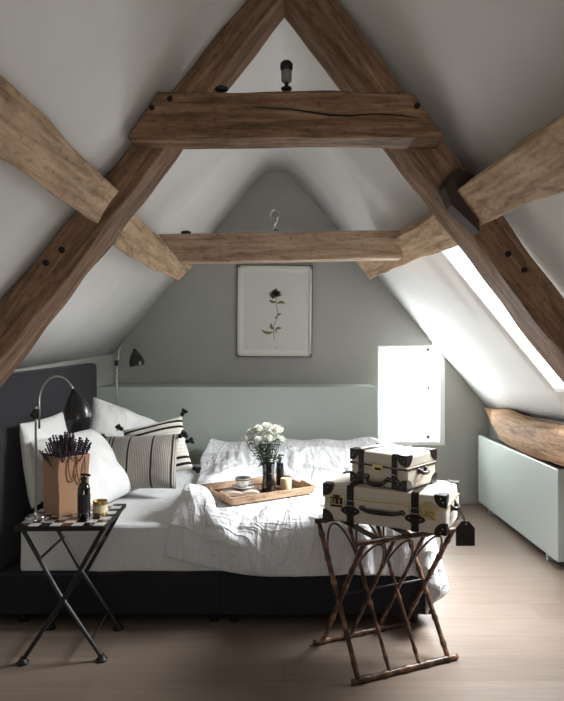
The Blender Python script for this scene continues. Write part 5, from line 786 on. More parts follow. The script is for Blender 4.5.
12,-7,-9,-12,-4,-15,0,-139,0,0,0,0,0,0,0,0,0,0,0,0,0,0,0,0,0,0,0,0,0,0,0,0,0,0,-20,1,14,-6,-24,-18,-2,1,-3,1,2,16,21,14,-6,-24,-5,2,10,-11,-3,-5,2,19,-3,-22,-15,-3,-1,0,0,1,0,1,1,1,1,1,1,1,-1,-11,-19,-28,-32,-33,-32,-33,-33,-34,-33,-34,-32,-34,-33,-33,-33,-34,-32,-34,-33,-33,
-26,-4,-3,-15,-6,-2,-130,0,0,0,0,0,0,0,0,0,0,0,0,0,0,0,0,0,0,0,0,0,0,0,0,0,0,0,0,0,0,0,-16,-22,-5,6,-10,1,-1,18,18,8,-12,-26,-9,3,8,-10,-2,-2,17,11,-12,-24,-5,-2,0,0,1,1,1,1,1,1,1,1,1,1,0,-10,-19,-27,-32,-34,-34,-34,-33,-34,-33,-33,-33,-33,-33,-33,-33,-33,-32,-33,-32,-34,
-50,-1,3,3,6,-121,0,0,0,0,0,0,0,0,0,0,0,0,0,0,0,0,0,0,0,0,0,0,0,0,0,0,0,0,0,0,0,0,0,-21,-4,6,-14,-1,-2,14,17,1,-18,-26,-11,2,7,-8,-2,9,19,-1,-20,-14,-1,0,0,1,1,1,1,1,2,1,1,2,1,1,0,-9,-18,-28,-31,-36,-33,-35,-33,-34,-34,-34,-33,-35,-33,-34,-33,-33,-33,-32,-31,-32,
-30,1,6,7,-94,0,0,0,0,0,0,0,0,0,0,0,0,0,0,0,0,0,0,0,0,0,0,0,0,0,0,0,0,0,0,0,0,0,0,0,0,0,-17,1,-7,7,15,-6,-25,-26,-7,1,4,-5,3,19,10,-10,-21,-5,1,1,0,1,1,2,1,2,1,2,2,1,1,2,0,-9,-18,-28,-31,-35,-34,-35,-33,-35,-34,-34,-34,-34,-34,-34,-34,-34,-34,-34,-33,-33,
-7,1,-7,0,-67,0,0,0,0,0,0,0,0,0,0,0,0,0,0,0,0,0,0,0,0,0,0,0,0,0,0,0,0,0,0,0,0,0,0,0,0,0,0,0,0,-9,10,-16,-29,-21,-3,1,0,-1,9,20,0,-20,-10,1,1,1,1,1,1,2,2,1,2,2,2,2,1,1,1,-9,-18,-27,-32,-35,-34,-35,-34,-35,-34,-34,-34,-35,-34,-34,-34,-35,-33,-35,-34,-34,
-18,-5,-15,-35,0,0,0,0,0,0,0,0,0,0,0,0,0,0,0,0,0,0,0,0,0,0,0,0,0,0,0,0,0,0,0,0,0,0,0,0,0,0,0,0,0,0,0,-26,-29,-14,0,0,0,0,19,11,-11,-18,0,1,1,1,1,2,1,2,3,2,2,2,2,2,2,1,0,-8,-18,-28,-31,-36,-34,-35,-34,-35,-34,-36,-34,-34,-35,-34,-34,-35,-34,-35,-34,-34,
-20,-17,-18,0,0,0,0,0,0,0,0,0,0,0,0,0,0,0,0,0,0,0,0,0,0,0,0,0,0,0,0,0,0,0,0,0,0,0,0,0,0,0,0,0,0,0,-18,-29,-21,-2,0,0,0,5,20,0,-19,-4,1,1,1,1,2,2,2,3,2,3,2,3,2,2,1,1,0,-8,-18,-28,-31,-36,-33,-36,-34,-36,-34,-36,-34,-35,-34,-36,-34,-35,-34,-35,-34,-35,
-17,-14,-4,12,-12,0,0,0,0,0,0,0,0,0,0,0,0,0,0,0,0,0,0,0,0,0,0,0,0,0,0,0,0,0,0,0,0,0,0,0,0,0,0,0,0,-12,-28,-24,-6,0,0,0,1,13,10,-7,-15,1,13,-5,-4,1,2,3,2,3,3,3,3,3,2,2,1,1,0,-9,-18,-27,-32,-37,-34,-36,-34,-36,-34,-36,-34,-36,-34,-36,-34,-35,-35,-35,-34,-35,
-11,-4,1,18,3,-4,-2,-19,0,0,0,0,0,0,0,0,0,0,0,0,0,0,0,0,0,0,0,0,0,0,0,0,0,0,0,0,0,0,0,0,0,0,0,0,-6,-24,-28,-12,0,0,0,1,0,15,1,-14,0,15,3,-14,2,2,2,3,3,4,3,3,3,3,2,2,1,1,-1,-8,-19,-28,-31,-37,-35,-36,-34,-36,-35,-36,-35,-35,-35,-36,-34,-36,-35,-35,-35,-35,
-5,3,5,11,16,3,-6,-7,-10,-12,-5,0,0,0,0,0,0,0,0,0,0,0,0,0,0,0,0,0,0,0,0,0,0,0,0,0,0,0,0,0,0,0,0,0,-23,-29,-18,0,0,0,1,0,0,11,-9,2,19,7,-8,-14,2,3,3,3,4,3,4,4,3,3,2,2,0,0,-1,-8,-19,-28,-32,-37,-34,-37,-34,-37,-34,-36,-35,-36,-35,-36,-35,-36,-35,-36,-35,-35,
3,14,10,0,12,9,-2,-6,-3,-9,-8,-8,-14,0,0,0,0,0,0,0,0,0,0,0,0,0,0,0,0,0,0,0,0,0,0,0,0,0,0,0,0,0,0,-18,-29,-20,-3,0,0,1,0,0,1,0,6,20,9,-8,-18,0,3,3,4,4,4,4,4,4,3,3,2,1,0,0,-2,-9,-18,-29,-32,-35,-35,-37,-34,-37,-35,-37,-35,-36,-35,-36,-36,-36,-35,-36,-35,-36,
-18,20,24,13,5,9,2,-5,-11,-14,-11,-9,-5,-4,-1,0,0,0,0,0,0,0,0,0,0,0,0,0,0,0,0,0,0,0,0,0,0,0,0,0,0,0,-12,-29,-23,-6,0,0,1,0,0,1,2,10,19,9,-7,-22,-2,3,3,4,4,5,4,5,4,4,3,3,2,0,0,-1,-3,-9,-19,-28,-32,-37,-35,-37,-35,-36,-34,-37,-35,-36,-35,-36,-36,-36,-36,-36,-35,-36,
0,18,17,22,12,9,5,-4,-10,-12,-5,-3,-4,-4,-4,-2,-4,-5,-13,0,0,0,0,0,0,0,0,0,0,0,0,0,0,0,0,0,0,0,0,0,0,-6,-24,-28,-12,0,0,1,0,0,1,9,19,11,5,-9,-21,-5,14,0,-4,5,4,5,5,5,5,3,4,2,1,0,-1,-2,-3,-10,-18,-29,-32,-37,-36,-37,-35,-37,-34,-36,-35,-36,-35,-36,-35,-37,-36,-36,-36,-36,
-1,18,18,18,16,13,7,-1,-8,-5,-8,-9,-8,-7,-7,-7,-7,-6,-2,-3,0,2,0,0,0,0,0,0,0,0,0,0,0,0,0,0,0,0,0,0,0,-22,-29,-19,0,0,1,0,0,4,12,21,10,-3,-12,-20,-2,3,14,6,-8,5,5,5,6,5,4,4,3,2,0,0,-2,-3,-4,-10,-19,-28,-32,-37,-36,-37,-36,-37,-35,-37,-35,-35,-35,-36,-35,-35,-36,-37,-36,-36,
-2,17,18,19,17,14,9,1,-8,-14,-15,-14,-11,-11,-9,-8,-7,-6,-3,-2,1,3,4,7,14,0,0,0,0,0,0,0,0,0,0,0,0,0,0,0,-15,-29,-22,-4,0,0,1,0,8,21,13,5,-8,-20,-12,3,15,-9,5,15,-7,6,6,5,6,5,5,3,3,1,0,-2,-2,-4,-5,-10,-19,-28,-32,-35,-36,-37,-36,-37,-36,-37,-35,-37,-35,-36,-34,-36,-35,-36,-36,-37,
-4,17,18,18,18,15,10,3,-6,-13,-13,-14,-13,-12,-11,-10,-8,-5,-4,-1,2,4,8,5,4,2,6,0,0,0,0,0,0,0,0,0,0,0,0,-8,-25,-27,-10,0,1,0,0,12,22,12,-3,-9,-20,-7,2,22,10,-11,-6,14,-3,6,6,6,6,5,4,3,2,1,-2,-2,-4,-4,-6,-10,-19,-27,-32,-36,-35,-36,-36,-36,-36,-37,-36,-37,-36,-36,-35,-35,-35,-36,-36,-36,
-5,16,17,18,17,16,11,5,-4,-11,-15,-15,-14,-13,-10,-10,-6,-4,-2,0,-1,1,-3,-1,0,2,4,5,9,13,0,0,0,0,0,0,0,0,0,-24,-27,-19,0,1,0,4,14,21,7,-9,-20,-9,-1,2,3,24,18,-2,-17,-1,6,7,6,6,6,5,4,2,2,-1,-2,-3,-5,-6,-6,-10,-19,-27,-30,-32,-34,-37,-36,-37,-36,-37,-37,-37,-36,-37,-36,-36,-35,-35,-35,-36,
-6,15,17,17,16,20,7,6,-2,-8,-14,-17,-14,-13,-11,-10,-8,-6,-5,-5,-2,-3,-1,0,2,4,6,8,7,1,2,10,12,0,0,0,0,0,-19,-26,-21,-4,0,1,10,22,12,0,-12,-21,-7,2,3,3,3,18,28,8,-15,-11,3,14,10,7,6,6,4,2,1,-1,-2,-5,-5,-7,-9,-15,-19,-27,-29,-36,-33,-37,-35,-38,-37,-38,-36,-37,-37,-37,-36,-37,-35,-35,-35,-35,
-6,14,15,16,22,19,2,9,-4,-6,-11,-15,-16,-13,-12,-10,-8,-6,-6,-4,-4,-2,-1,1,1,3,2,2,0,4,8,10,1,4,9,13,0,-17,-23,-22,-8,0,4,12,23,9,-7,-22,-12,-2,2,2,3,4,4,14,30,18,-4,-15,-10,7,6,6,5,4,3,1,-1,-2,-4,-5,-7,-6,-8,-10,-18,-27,-32,-35,-31,-30,-32,-36,-36,-37,-37,-37,-37,-36,-37,-37,-36,-35,-35,-34,
-5,12,14,15,15,27,13,-7,-2,-2,-11,-13,-14,-14,-10,-7,-5,-6,-6,-6,-5,-4,-3,-2,-1,-2,0,1,3,6,5,0,3,8,6,15,1,-15,-25,-12,1,8,15,20,7,-11,-25,-12,2,2,2,3,3,4,5,10,28,26,7,-12,-19,1,7,6,4,4,1,0,-2,-3,-5,-6,-7,-7,-8,-9,-19,-26,-32,-37,-36,-32,-29,-30,-32,-36,-36,-38,-37,-36,-36,-38,-36,-36,-34,-33,
-5,10,12,14,13,26,22,6,-16,-10,-7,-10,-13,-10,-4,-5,-7,-6,-7,-7,-5,-5,-4,-3,-3,-1,-1,0,-1,1,0,3,6,1,14,14,-3,-21,-15,3,23,3,19,5,-14,-25,-12,1,2,2,3,3,4,5,6,6,27,28,16,-4,-19,-12,13,8,7,3,2,0,-2,-3,-5,-8,-13,-16,-11,-10,-18,-26,-31,-37,-37,-36,-31,-29,-29,-31,-34,-36,-37,-37,-36,-37,-37,-36,-34,-31,
-5,9,10,12,12,16,28,20,3,-14,-18,-12,-12,-5,-4,-6,-7,-7,-8,-7,-6,-6,-5,-3,-3,-2,-1,-1,0,-1,1,0,-1,1,6,18,-1,-19,-2,17,25,11,2,-16,-27,-12,1,2,2,2,3,4,5,5,6,7,16,31,24,6,-14,-21,-1,5,3,1,-1,-2,-3,-1,2,0,-4,-12,-14,-19,-21,-24,-32,-36,-37,-37,-35,-31,-29,-28,-29,-34,-35,-38,-36,-36,-36,-37,-34,-30,
-4,7,9,10,11,11,22,26,19,4,-11,-15,-22,-10,-4,-7,-7,-8,-9,-8,-8,-6,-5,-4,-3,-2,-2,-1,0,-1,0,0,0,1,-1,0,14,-11,14,28,16,0,-15,-28,-15,1,1,2,2,3,4,4,6,14,-2,6,9,30,27,17,-6,-21,-15,3,2,0,-2,-3,-5,-6,-7,-1,2,-3,-7,-13,-19,-30,-36,-36,-38,-37,-37,-35,-30,-28,-27,-29,-32,-36,-37,-36,-36,-37,-34,-29,
-3,5,7,9,9,11,14,22,26,20,4,-10,-23,-19,-8,-6,-9,-9,-9,-9,-9,-7,-6,-4,-3,-3,-1,-1,-1,-1,0,0,0,0,0,0,0,16,29,18,2,-14,-28,-20,0,2,1,3,2,4,4,5,5,18,7,7,-5,15,31,26,8,-15,-22,-11,1,-1,-3,-4,-5,-7,-7,-8,-8,-7,-7,-9,-8,-21,-30,-37,-37,-39,-36,-38,-34,-30,-27,-26,-28,-33,-36,-37,-35,-37,-34,-27,
1,6,6,8,9,10,10,13,20,27,19,4,-14,-25,-19,-7,-9,-10,-10,-10,-9,-8,-7,-5,-4,-2,7,-10,-1,0,-1,0,0,0,1,-1,14,29,20,5,-11,-26,-24,-4,11,-8,2,3,2,4,5,5,6,7,7,17,-3,6,23,31,20,-2,-16,-22,-9,-6,-5,-5,-6,-6,-8,-7,-7,-7,-7,-8,-17,-24,-22,-30,-36,-38,-36,-37,-36,-34,-28,-26,-26,-28,-34,-37,-36,-35,-34,-26,
22,3,4,2,3,9,11,10,10,17,28,16,1,-18,-26,-18,-10,-10,-11,-11,-10,-9,-7,-6,-4,-3,9,0,-12,-1,-1,0,0,0,0,8,28,25,9,-5,-22,-29,-11,1,12,-9,2,13,-6,4,5,5,7,6,8,6,18,-5,9,28,30,11,-6,-18,0,-5,-7,-6,-6,-7,-7,-8,-8,-9,-10,-13,-21,-33,-31,-31,-33,-32,-37,-37,-36,-36,-32,-27,-24,-26,-29,-36,-36,-35,-34,-24,
4,6,5,7,7,8,8,12,0,8,16,25,13,-4,-21,-28,-17,-12,-12,-11,-11,-9,-8,-6,-5,-3,-3,12,2,0,-16,-1,0,0,1,21,30,16,2,-16,-30,-19,-2,1,13,-9,3,15,-8,4,6,6,6,7,17,-4,18,-6,4,18,33,20,4,-8,-12,-13,-9,-8,-7,-7,-7,-8,-7,-7,-7,-11,-16,-26,-30,-35,-35,-37,-36,-37,-37,-37,-34,-29,-24,-24,-27,-33,-36,-35,-33,-22,
-24,6,8,10,11,12,12,22,0,10,6,14,23,7,-9,-24,-29,-16,-13,-12,-12,-10,-9,-6,-5,-4,-2,-2,3,15,-4,-16,0,0,10,31,23,8,-7,-25,-28,-9,1,2,10,-6,3,15,-8,5,6,15,-3,6,18,-5,17,-7,4,9,31,24,6,-17,-23,-20,-13,-10,-8,-8,-6,-7,-6,-6,-5,-6,-14,-10,-24,-30,-31,-36,-37,-37,-36,-37,-36,-31,-26,-23,-23,-30,-36,-34,-33,-20,
0,6,8,10,12,13,13,22,1,11,14,-4,16,16,2,-14,-29,-28,-15,-13,-12,-11,-9,-7,-6,-3,-3,-2,-1,14,7,-9,-13,0,21,31,17,2,-15,-30,-22,-1,2,10,-6,2,3,16,-8,6,5,17,-5,6,18,-7,17,-8,3,1,26,29,9,-14,-18,-30,-16,-7,-7,-6,-6,-6,-6,-4,-5,-5,-7,-27,-31,-28,-22,-27,-34,-37,-36,-36,-36,-34,-26,-23,-23,-25,-35,-35,-32,-18,
0,6,9,10,12,13,14,23,2,11,17,-5,0,12,13,-1,-20,-31,-26,-14,-13,-4,-7,-7,-5,-5,-4,2,-15,0,15,0,-16,5,28,28,10,-3,-21,-31,-13,1,1,14,-9,2,4,16,-8,5,6,17,-6,6,17,-7,15,-9,11,-8,16,31,11,-13,-15,-32,-17,-5,-6,4,1,-4,-1,-1,-4,-12,-16,-28,-33,-35,-31,-21,-25,-35,-36,-35,-36,-35,-28,-23,-21,-23,-32,-35,-31,-16,
-1,7,8,11,12,14,14,24,2,12,19,-6,1,-3,10,11,-8,-25,-32,-22,-14,-12,-10,-8,-7,-4,-3,12,2,-17,0,12,-13,11,33,23,5,-9,-27,-27,-6,2,1,14,-9,3,3,17,-8,5,5,17,-6,5,17,-7,13,-10,12,-11,11,30,13,-9,-16,-34,-16,-5,-6,-5,3,-10,1,12,2,-23,-18,-20,-28,-35,-35,-26,-21,-27,-35,-36,-35,-35,-29,-23,-21,-20,-30,-35,-30,-14,
0,7,8,11,12,14,14,25,3,12,20,-5,7,-10,-4,10,8,-16,-31,-29,-19,-13,-10,-9,-6,-5,-3,2,18,-7,-16,9,-9,15,33,20,-1,-11,-31,-22,0,1,2,15,-10,3,4,16,-8,5,5,16,-7,7,20,-5,10,-11,7,-15,9,29,14,-7,-17,-33,-16,-5,-5,-5,10,-15,-6,11,13,-13,-26,-19,-28,-34,-36,-31,-23,-22,-29,-36,-35,-35,-30,-22,-21,-19,-27,-35,-28,-12,
0,6,8,11,12,14,15,25,4,13,20,-4,10,-13,-8,-2,13,0,-24,-32,-24,-19,-11,-8,-7,-4,-3,-2,21,-2,-21,3,-3,20,33,16,-5,-14,-32,-16,1,2,2,15,-10,3,4,16,-8,4,5,12,-4,20,19,-1,-2,-7,-5,-16,6,29,14,-4,-19,-33,-15,-4,-5,-4,15,-10,-14,3,16,1,-22,-28,-27,-33,-35,-35,-25,-21,-25,-32,-36,-35,-30,-22,-20,-18,-25,-34,-27,-10,
-1,6,9,10,12,14,16,25,3,14,20,-3,13,-12,-11,-10,5,12,-13,-25,-23,-30,-16,-9,-6,-5,-3,-2,23,0,-23,0,0,24,32,12,-12,-13,-31,-11,1,1,2,16,-11,4,3,16,-8,4,4,4,11,24,6,-17,-9,-5,-2,-2,6,27,13,-1,-21,-32,-13,-4,-4,-3,18,-6,-19,-2,10,12,-14,-32,-26,-32,-35,-35,-30,-22,-21,-28,-35,-34,-31,-21,-20,-17,-23,-33,-24,-9,
-1,6,8,11,12,14,15,26,3,14,21,-3,16,-9,-15,-12,-4,15,-11,-31,-10,-19,-29,-9,-7,-5,-3,0,25,0,-25,1,1,26,30,8,-18,-13,-29,-6,0,2,2,16,-11,3,3,14,-7,4,6,11,20,12,-9,-21,-5,-1,-2,-3,7,25,15,-3,-24,-30,-10,-3,-3,-2,19,-2,-23,0,9,8,-4,-24,-34,-32,-34,-35,-32,-25,-22,-22,-33,-34,-31,-21,-19,-16,-21,-32,-23,-8,
0,5,8,10,12,14,15,26,3,14,21,-3,19,-6,-19,-11,-11,16,-12,-33,-13,-8,-28,-10,-7,-4,0,1,26,0,-24,-2,3,26,27,5,-21,-17,-23,0,4,9,-13,14,-10,3,3,3,6,12,20,10,6,-7,-21,-10,0,-1,-2,-3,11,17,19,-7,-26,-27,-5,-3,-2,0,21,-1,-24,-1,0,-1,7,-11,-29,-34,-35,-35,-34,-27,-23,-21,-29,-34,-29,-20,-19,-16,-19,-31,-19,-8,
1,4,7,9,12,13,15,26,3,14,22,-3,21,-4,-21,-11,-13,16,-14,-33,-16,-2,-26,-8,-7,-1,0,3,27,1,-24,-4,1,23,26,2,-23,-19,-9,17,8,-7,-19,3,-3,0,8,12,20,12,5,-5,-7,-18,-10,-1,-1,-1,-2,12,23,12,-4,-18,-27,-14,-3,-1,0,2,22,-1,-23,-1,0,-1,-10,-1,-19,-33,-35,-34,-34,-29,-25,-21,-26,-33,-28,-19,-18,-16,-18,-28,-19,-7,
3,2,6,9,10,13,16,26,0,14,23,-3,23,-2,-24,-10,-13,16,-13,-34,-17,1,-23,-5,-6,1,0,4,27,5,-21,-11,1,13,26,4,-22,-16,4,22,2,-19,-14,0,0,7,21,12,4,-4,-16,-11,-7,-6,0,-1,-1,2,14,24,5,-7,-23,-14,-9,-1,10,-11,-1,2,20,-1,-22,-1,0,6,-17,-11,-10,-30,-34,-35,-34,-28,-26,-23,-23,-33,-24,-19,-17,-16,-17,-26,-16,-8,
5,1,5,7,10,9,19,24,-2,13,25,-2,24,-1,-28,-9,-8,16,-13,-34,-16,4,-21,2,-8,2,2,1,25,14,-14,-21,0,3,22,7,-20,-9,12,23,1,-21,-17,-1,0,20,12,-6,-15,-7,-8,-1,-1,0,-1,0,0,11,22,2,-22,-10,-9,-1,0,12,-2,-13,-1,2,17,-2,-20,0,-1,-2,6,-10,-25,-33,-34,-33,-34,-27,-26,-25,-22,-30,-23,-17,-18,-15,-17,-23,-16,-7,
6,1,4,7,7,8,20,21,-6,13,26,0,26,-2,-29,-10,1,16,-14,-33,-15,8,-18,7,-9,2,6,-3,16,22,-5,-25,-1,1,2,12,-12,0,17,22,0,-22,-19,0,-1,20,-3,-15,-5,-1,-1,8,-10,-1,0,-1,4,20,1,-22,-8,-1,-2,-1,11,1,-15,-2,-1,11,4,-16,-3,0,10,4,-3,-23,-34,-30,-29,-33,-31,-27,-25,-25,-24,-26,-20,-18,-17,-16,-16,-21,-13,-8,
9,0,4,5,7,6,20,18,-9,13,27,2,26,-2,-29,-8,12,11,-17,-31,-11,11,-15,11,-10,3,9,-6,12,23,-1,-24,-1,9,-6,2,-1,0,18,21,-2,-22,-17,7,-7,11,-12,-2,0,5,-9,9,-11,-1,-1,0,14,3,-19,-4,-1,-2,7,-10,9,-11,-3,-2,7,3,-14,-1,-2,8,7,4,-16,-31,-24,-27,-34,-32,-28,-26,-26,-24,-24,-23,-20,-18,-17,-15,-17,-17,-13,-9,
10,1,3,5,5,5,21,15,-12,11,27,3,28,-1,-29,-4,21,5,-23,-26,-3,13,-12,13,-10,3,11,-7,7,24,1,-22,0,12,3,2,-3,-8,16,20,-4,-24,-10,9,-10,-1,-1,-1,7,-2,-9,8,-10,-2,-1,-1,10,-12,-2,7,-9,6,-2,-12,-2,6,-10,-2,7,-11,-2,-2,-2,6,12,-7,-27,-18,-22,-32,-32,-31,-27,-26,-25,-24,-23,-22,-20,-18,-16,-16,-14,-16,-13,-8,
12,2,3,4,5,5,21,12,-14,7,25,7,28,0,-28,-1,26,0,-27,-16,1,15,-10,14,-9,3,12,-7,4,23,3,-20,1,1,2,1,1,1,19,14,-7,-22,-5,10,-11,0,-1,-2,8,-10,-2,8,-10,-2,-1,-1,-1,-2,10,-1,-5,-3,-13,-2,5,-1,-11,-2,4,-9,-2,-2,-3,12,-1,-20,-12,-18,-27,-31,-32,-30,-26,-26,-24,-24,-23,-21,-20,-17,-16,-15,-14,-14,-12,-10,
15,2,4,3,4,5,21,10,-16,5,17,11,30,2,-26,1,28,0,-27,-6,3,15,-10,15,-9,3,13,-8,3,22,4,-18,2,1,2,1,2,1,19,10,-12,-17,-1,10,-11,0,-1,-1,5,-8,-2,7,-10,-1,-2,-1,-2,8,-1,-14,-3,-2,-2,3,-2,-9,-3,1,-6,-3,2,-8,5,0,-14,-6,-13,-22,-27,-33,-29,-28,-26,-26,-24,-24,-22,-22,-18,-18,-15,-14,-13,-13,-11,-10,
14,4,4,4,5,4,19,10,-17,5,8,14,30,4,-25,3,28,2,-25,0,3,16,-9,14,-8,3,14,-8,3,18,6,-15,2,2,1,2,1,2,17,4,-17,-4,0,8,-9,3,-1,-1,-5,-2,-1,5,-8,-2,4,1,-1,-2,-13,-2,-3,-2,0,-6,-3,-2,-4,-3,-2,-1,-6,0,-7,-3,-4,-8,-15,-24,-28,-31,-28,-27,-26,-26,-25,-24,-22,-21,-18,-17,-15,-12,-13,-12,-11,-10,
16,4,4,5,4,5,14,13,-13,11,-2,8,31,5,-24,3,27,5,-22,4,3,16,-9,15,-8,3,14,-7,3,12,11,-12,0,2,2,1,2,1,14,4,-16,3,-3,6,-7,-1,-1,-1,-1,-1,-1,-2,-2,-1,-3,-2,-2,-3,-2,-3,-3,-2,-4,-2,-4,-3,-3,-4,-3,-4,-3,-4,-3,-5,-3,-10,-17,-25,-27,-29,-27,-28,-27,-27,-25,-23,-21,-20,-18,-16,-13,-12,-11,-11,-10,-10,
12,4,5,4,5,5,8,16,-10,14,-4,5,30,5,-23,4,24,7,-19,9,-1,16,-8,13,-6,3,11,2,-3,3,17,1,2,1,2,2,2,2,2,0,-12,1,0,3,-2,-2,-1,-1,-1,-1,-2,-1,-2,-2,-2,-2,-2,-3,-2,-3,-3,-3,-4,-3,-3,-4,-3,-4,-4,-3,-4,-4,-5,-4,-4,-11,-17,-27,-29,-30,-26,-28,-25,-25,-22,-23,-20,-19,-17,-14,-13,-10,-11,-9,-11,-9,
7,5,5,4,5,5,4,17,-7,16,-7,4,29,5,-22,4,19,8,-14,11,-3,15,-8,12,-4,3,4,7,3,-1,9,-4,3,1,2,2,2,3,-1,8,1,-1,-2,-3,0,0,-1,-1,-1,-1,-1,-2,-1,-2,-2,-2,-3,-2,-3,-3,-3,-3,-3,-4,-3,-4,-3,-4,-4,-4,-4,-4,-5,-4,-4,-11,-18,-27,-23,-26,-24,-26,-24,-24,-23,-24,-23,-18,-15,-14,-10,-10,-9,-9,-9,-9,
6,0,5,4,5,4,5,14,-6,16,-7,4,28,4,-21,4,11,12,-12,13,-5,15,-7,8,-1,3,3,3,5,1,5,0,2,2,2,2,1,2,1,0,1,1,0,0,0,0,0,-1,-1,-1,-1,-1,-2,-2,-1,-3,-2,-2,-3,-3,-3,-3,-3,-3,-3,-4,-3,-4,-4,-4,-4,-4,-4,-4,-5,-9,-18,-25,-25,-26,-23,-24,-22,-22,-18,-23,-15,-20,-14,-11,-10,-8,-8,-8,-9,-9,
7,-6,-2,4,4,4,4,12,-4,14,-6,4,27,6,-21,1,4,13,-6,10,-3,15,-9,3,4,3,3,2,3,2,3,2,2,2,1,2,1,2,1,1,0,1,0,0,0,0,0,0,-1,-1,-1,-1,-2,-1,-2,-2,-2,-2,-3,-2,-3,-3,-3,-3,-3,-3,-4,-3,-4,-3,-4,-4,-3,-5,-4,-8,-16,-13,-21,-22,-25,-21,-26,-17,-23,-14,-20,-13,-13,-11,-8,-7,-5,-8,-7,-9,
9,-13,-5,-4,1,3,4,10,-3,13,-6,4,27,12,-16,-13,4,9,-3,8,-1,17,-3,-6,3,3,3,2,2,2,3,1,2,2,1,2,1,1,1,1,0,1,0,0,0,0,0,-1,0,-1,-1,-1,-1,-2,-1,-2,-2,-2,-2,-3,-2,-3,-2,-3,-3,-3,-3,-3,-3,-4,-3,2,-9,-3,1,-12,-3,-21,-9,-24,-14,-26,-15,-25,-13,-21,-11,-15,-11,-9,-7,-4,-6,-5,-8,-9,
10,-13,-11,-7,-6,-1,-1,6,-2,11,-2,4,22,19,-2,-19,-10,1,3,4,3,16,8,-6,-6,-1,3,1,3,1,3,1,2,1,2,1,1,1,1,0,1,0,1,0,0,0,-1,0,0,-1,-1,-1,-1,-1,-1,-1,-2,-1,-2,-2,-2,-2,-2,-2,-3,-2,-5,-1,-5,1,6,-11,-2,-4,-1,4,-16,-2,-23,-8,-24,-11,-24,-12,-21,-10,-16,-9,-10,-7,-6,-4,-2,-5,-6,-8,
13,-15,-11,-11,-8,-7,-4,-2,-1,3,1,4,17,20,11,-5,-16,-10,-4,1,4,10,13,7,-3,-7,-2,-2,0,2,2,2,2,2,1,1,1,1,1,1,0,0,0,1,0,0,0,0,0,-1,0,0,-1,-1,-1,-1,-1,-2,-1,-2,-1,-2,-1,-2,1,-3,4,-6,6,-10,-2,2,14,-2,-18,-7,3,-18,-3,-23,-7,-23,-10,-20,-10,-14,-9,-10,-8,-7,-5,-1,-3,-1,-7,-7,
14,-14,-12,-12,-10,-9,-8,-5,-4,-2,-1,2,7,16,18,9,-1,-12,-10,-7,-3,3,8,11,9,1,0,-3,-4,-1,-1,2,2,1,2,1,1,1,0,0,0,0,0,0,1,0,0,1,1,0,1,0,0,0,-1,-1,-1,-2,-2,-2,-1,-2,-1,0,0,1,0,7,-4,11,-9,-2,2,14,-4,-21,-11,-1,-19,-5,-21,-12,-15,-11,-12,-10,-9,-9,-7,-7,-4,-1,1,0,-4,-7,
17,-14,-13,-12,-11,-11,-9,-7,-6,-4,-3,-2,0,5,12,15,12,5,-4,-10,-9,-6,0,5,8,8,6,5,0,0,-3,-1,0,2,1,1,1,0,0,-1,-1,0,-1,0,1,0,1,2,2,2,2,2,1,0,0,-2,-1,-3,-2,-3,-2,-2,0,-1,0,1,2,2,7,4,13,1,-11,-1,10,-7,-20,-12,-7,-17,-11,-13,-10,-12,-10,-11,-9,-10,-8,-7,-5,-1,3,4,-4,-6,
19,-13,-13,-13,-12,-11,-10,-9,-6,-5,-3,-3,-3,-1,1,7,10,12,12,2,-2,-10,-8,-2,1,5,6,7,7,5,3,0,-1,0,1,1,0,0,-1,-1,-2,-1,-1,-1,1,1,1,3,3,4,4,3,2,2,-1,-1,-2,-3,-3,-3,-2,-1,0,1,1,1,1,2,2,5,7,15,2,-10,-4,4,-12,-15,-13,-10,-10,-10,-10,-9,-10,-10,-10,-12,-11,-11,-10,-4,5,7,2,-4,
21,-13,-13,-13,-13,-12,-10,-9,-7,-4,-3,0,-1,-1,-3,0,2,5,8,9,11,1,-6,-7,-2,0,2,5,5,6,7,6,1,2,0,1,0,0,-2,-1,-2,-2,-2,-1,1,1,2,4,4,5,5,4,4,2,0,0,-2,-3,-1,-1,1,3,3,2,1,2,1,1,-2,1,1,6,12,0,-8,-5,-7,-10,-9,-9,-7,-9,-9,-10,-10,-11,-11,-12,-11,-12,-13,-14,-4,14,3,-2,
24,-13,-13,-14,-13,-12,-11,-10,-8,-4,-4,1,1,4,1,-1,0,3,1,4,4,7,7,-6,-2,1,0,3,1,5,4,7,4,4,2,1,1,-1,-1,-2,-2,-2,-2,0,0,3,2,5,4,6,4,6,3,3,2,0,0,-1,0,0,0,0,1,0,2,2,3,3,3,3,2,3,2,4,-3,-4,-6,-9,-8,-10,-10,-13,-13,-14,-13,-14,-11,-11,-9,-8,-6,-10,-13,9,10,5,
26,-13,-14,-14,-13,-11,-10,-9,-6,-5,-3,-1,0,2,2,3,2,3,3,2,2,1,1,2,1,1,2,3,2,4,3,4,3,3,3,2,1,0,-1,-1,-2,-1,-1,-1,1,1,3,4,4,5,5,4,4,3,1,0,-1,-3,-4,-4,-4,-3,-3,-1,1,3,4,6,7,8,7,7,5,3,0,-3,-6,-9,-13,-15,-17,-18,-19,-19,-18,-16,-14,-11,-8,-4,-1,2,5,8,9,11,
1,-14,-13,-13,-12,-11,-9,-7,-6,-4,-2,0,0,1,2,2,2,2,2,1,2,1,1,2,2,2,3,4,4,4,5,4,4,3,2,1,1,-1,-2,-2,-2,-3,-1,-2,0,1,2,4,3,4,4,4,3,1,1,-2,-2,-4,-4,-4,-4,-4,-2,0,1,3,5,7,7,8,8,7,5,3,0,-2,-6,-9,-12,-14,-16,-17,-18,-17,-17,-14,-13,-10,-7,-4,-1,2,5,6,9,10,
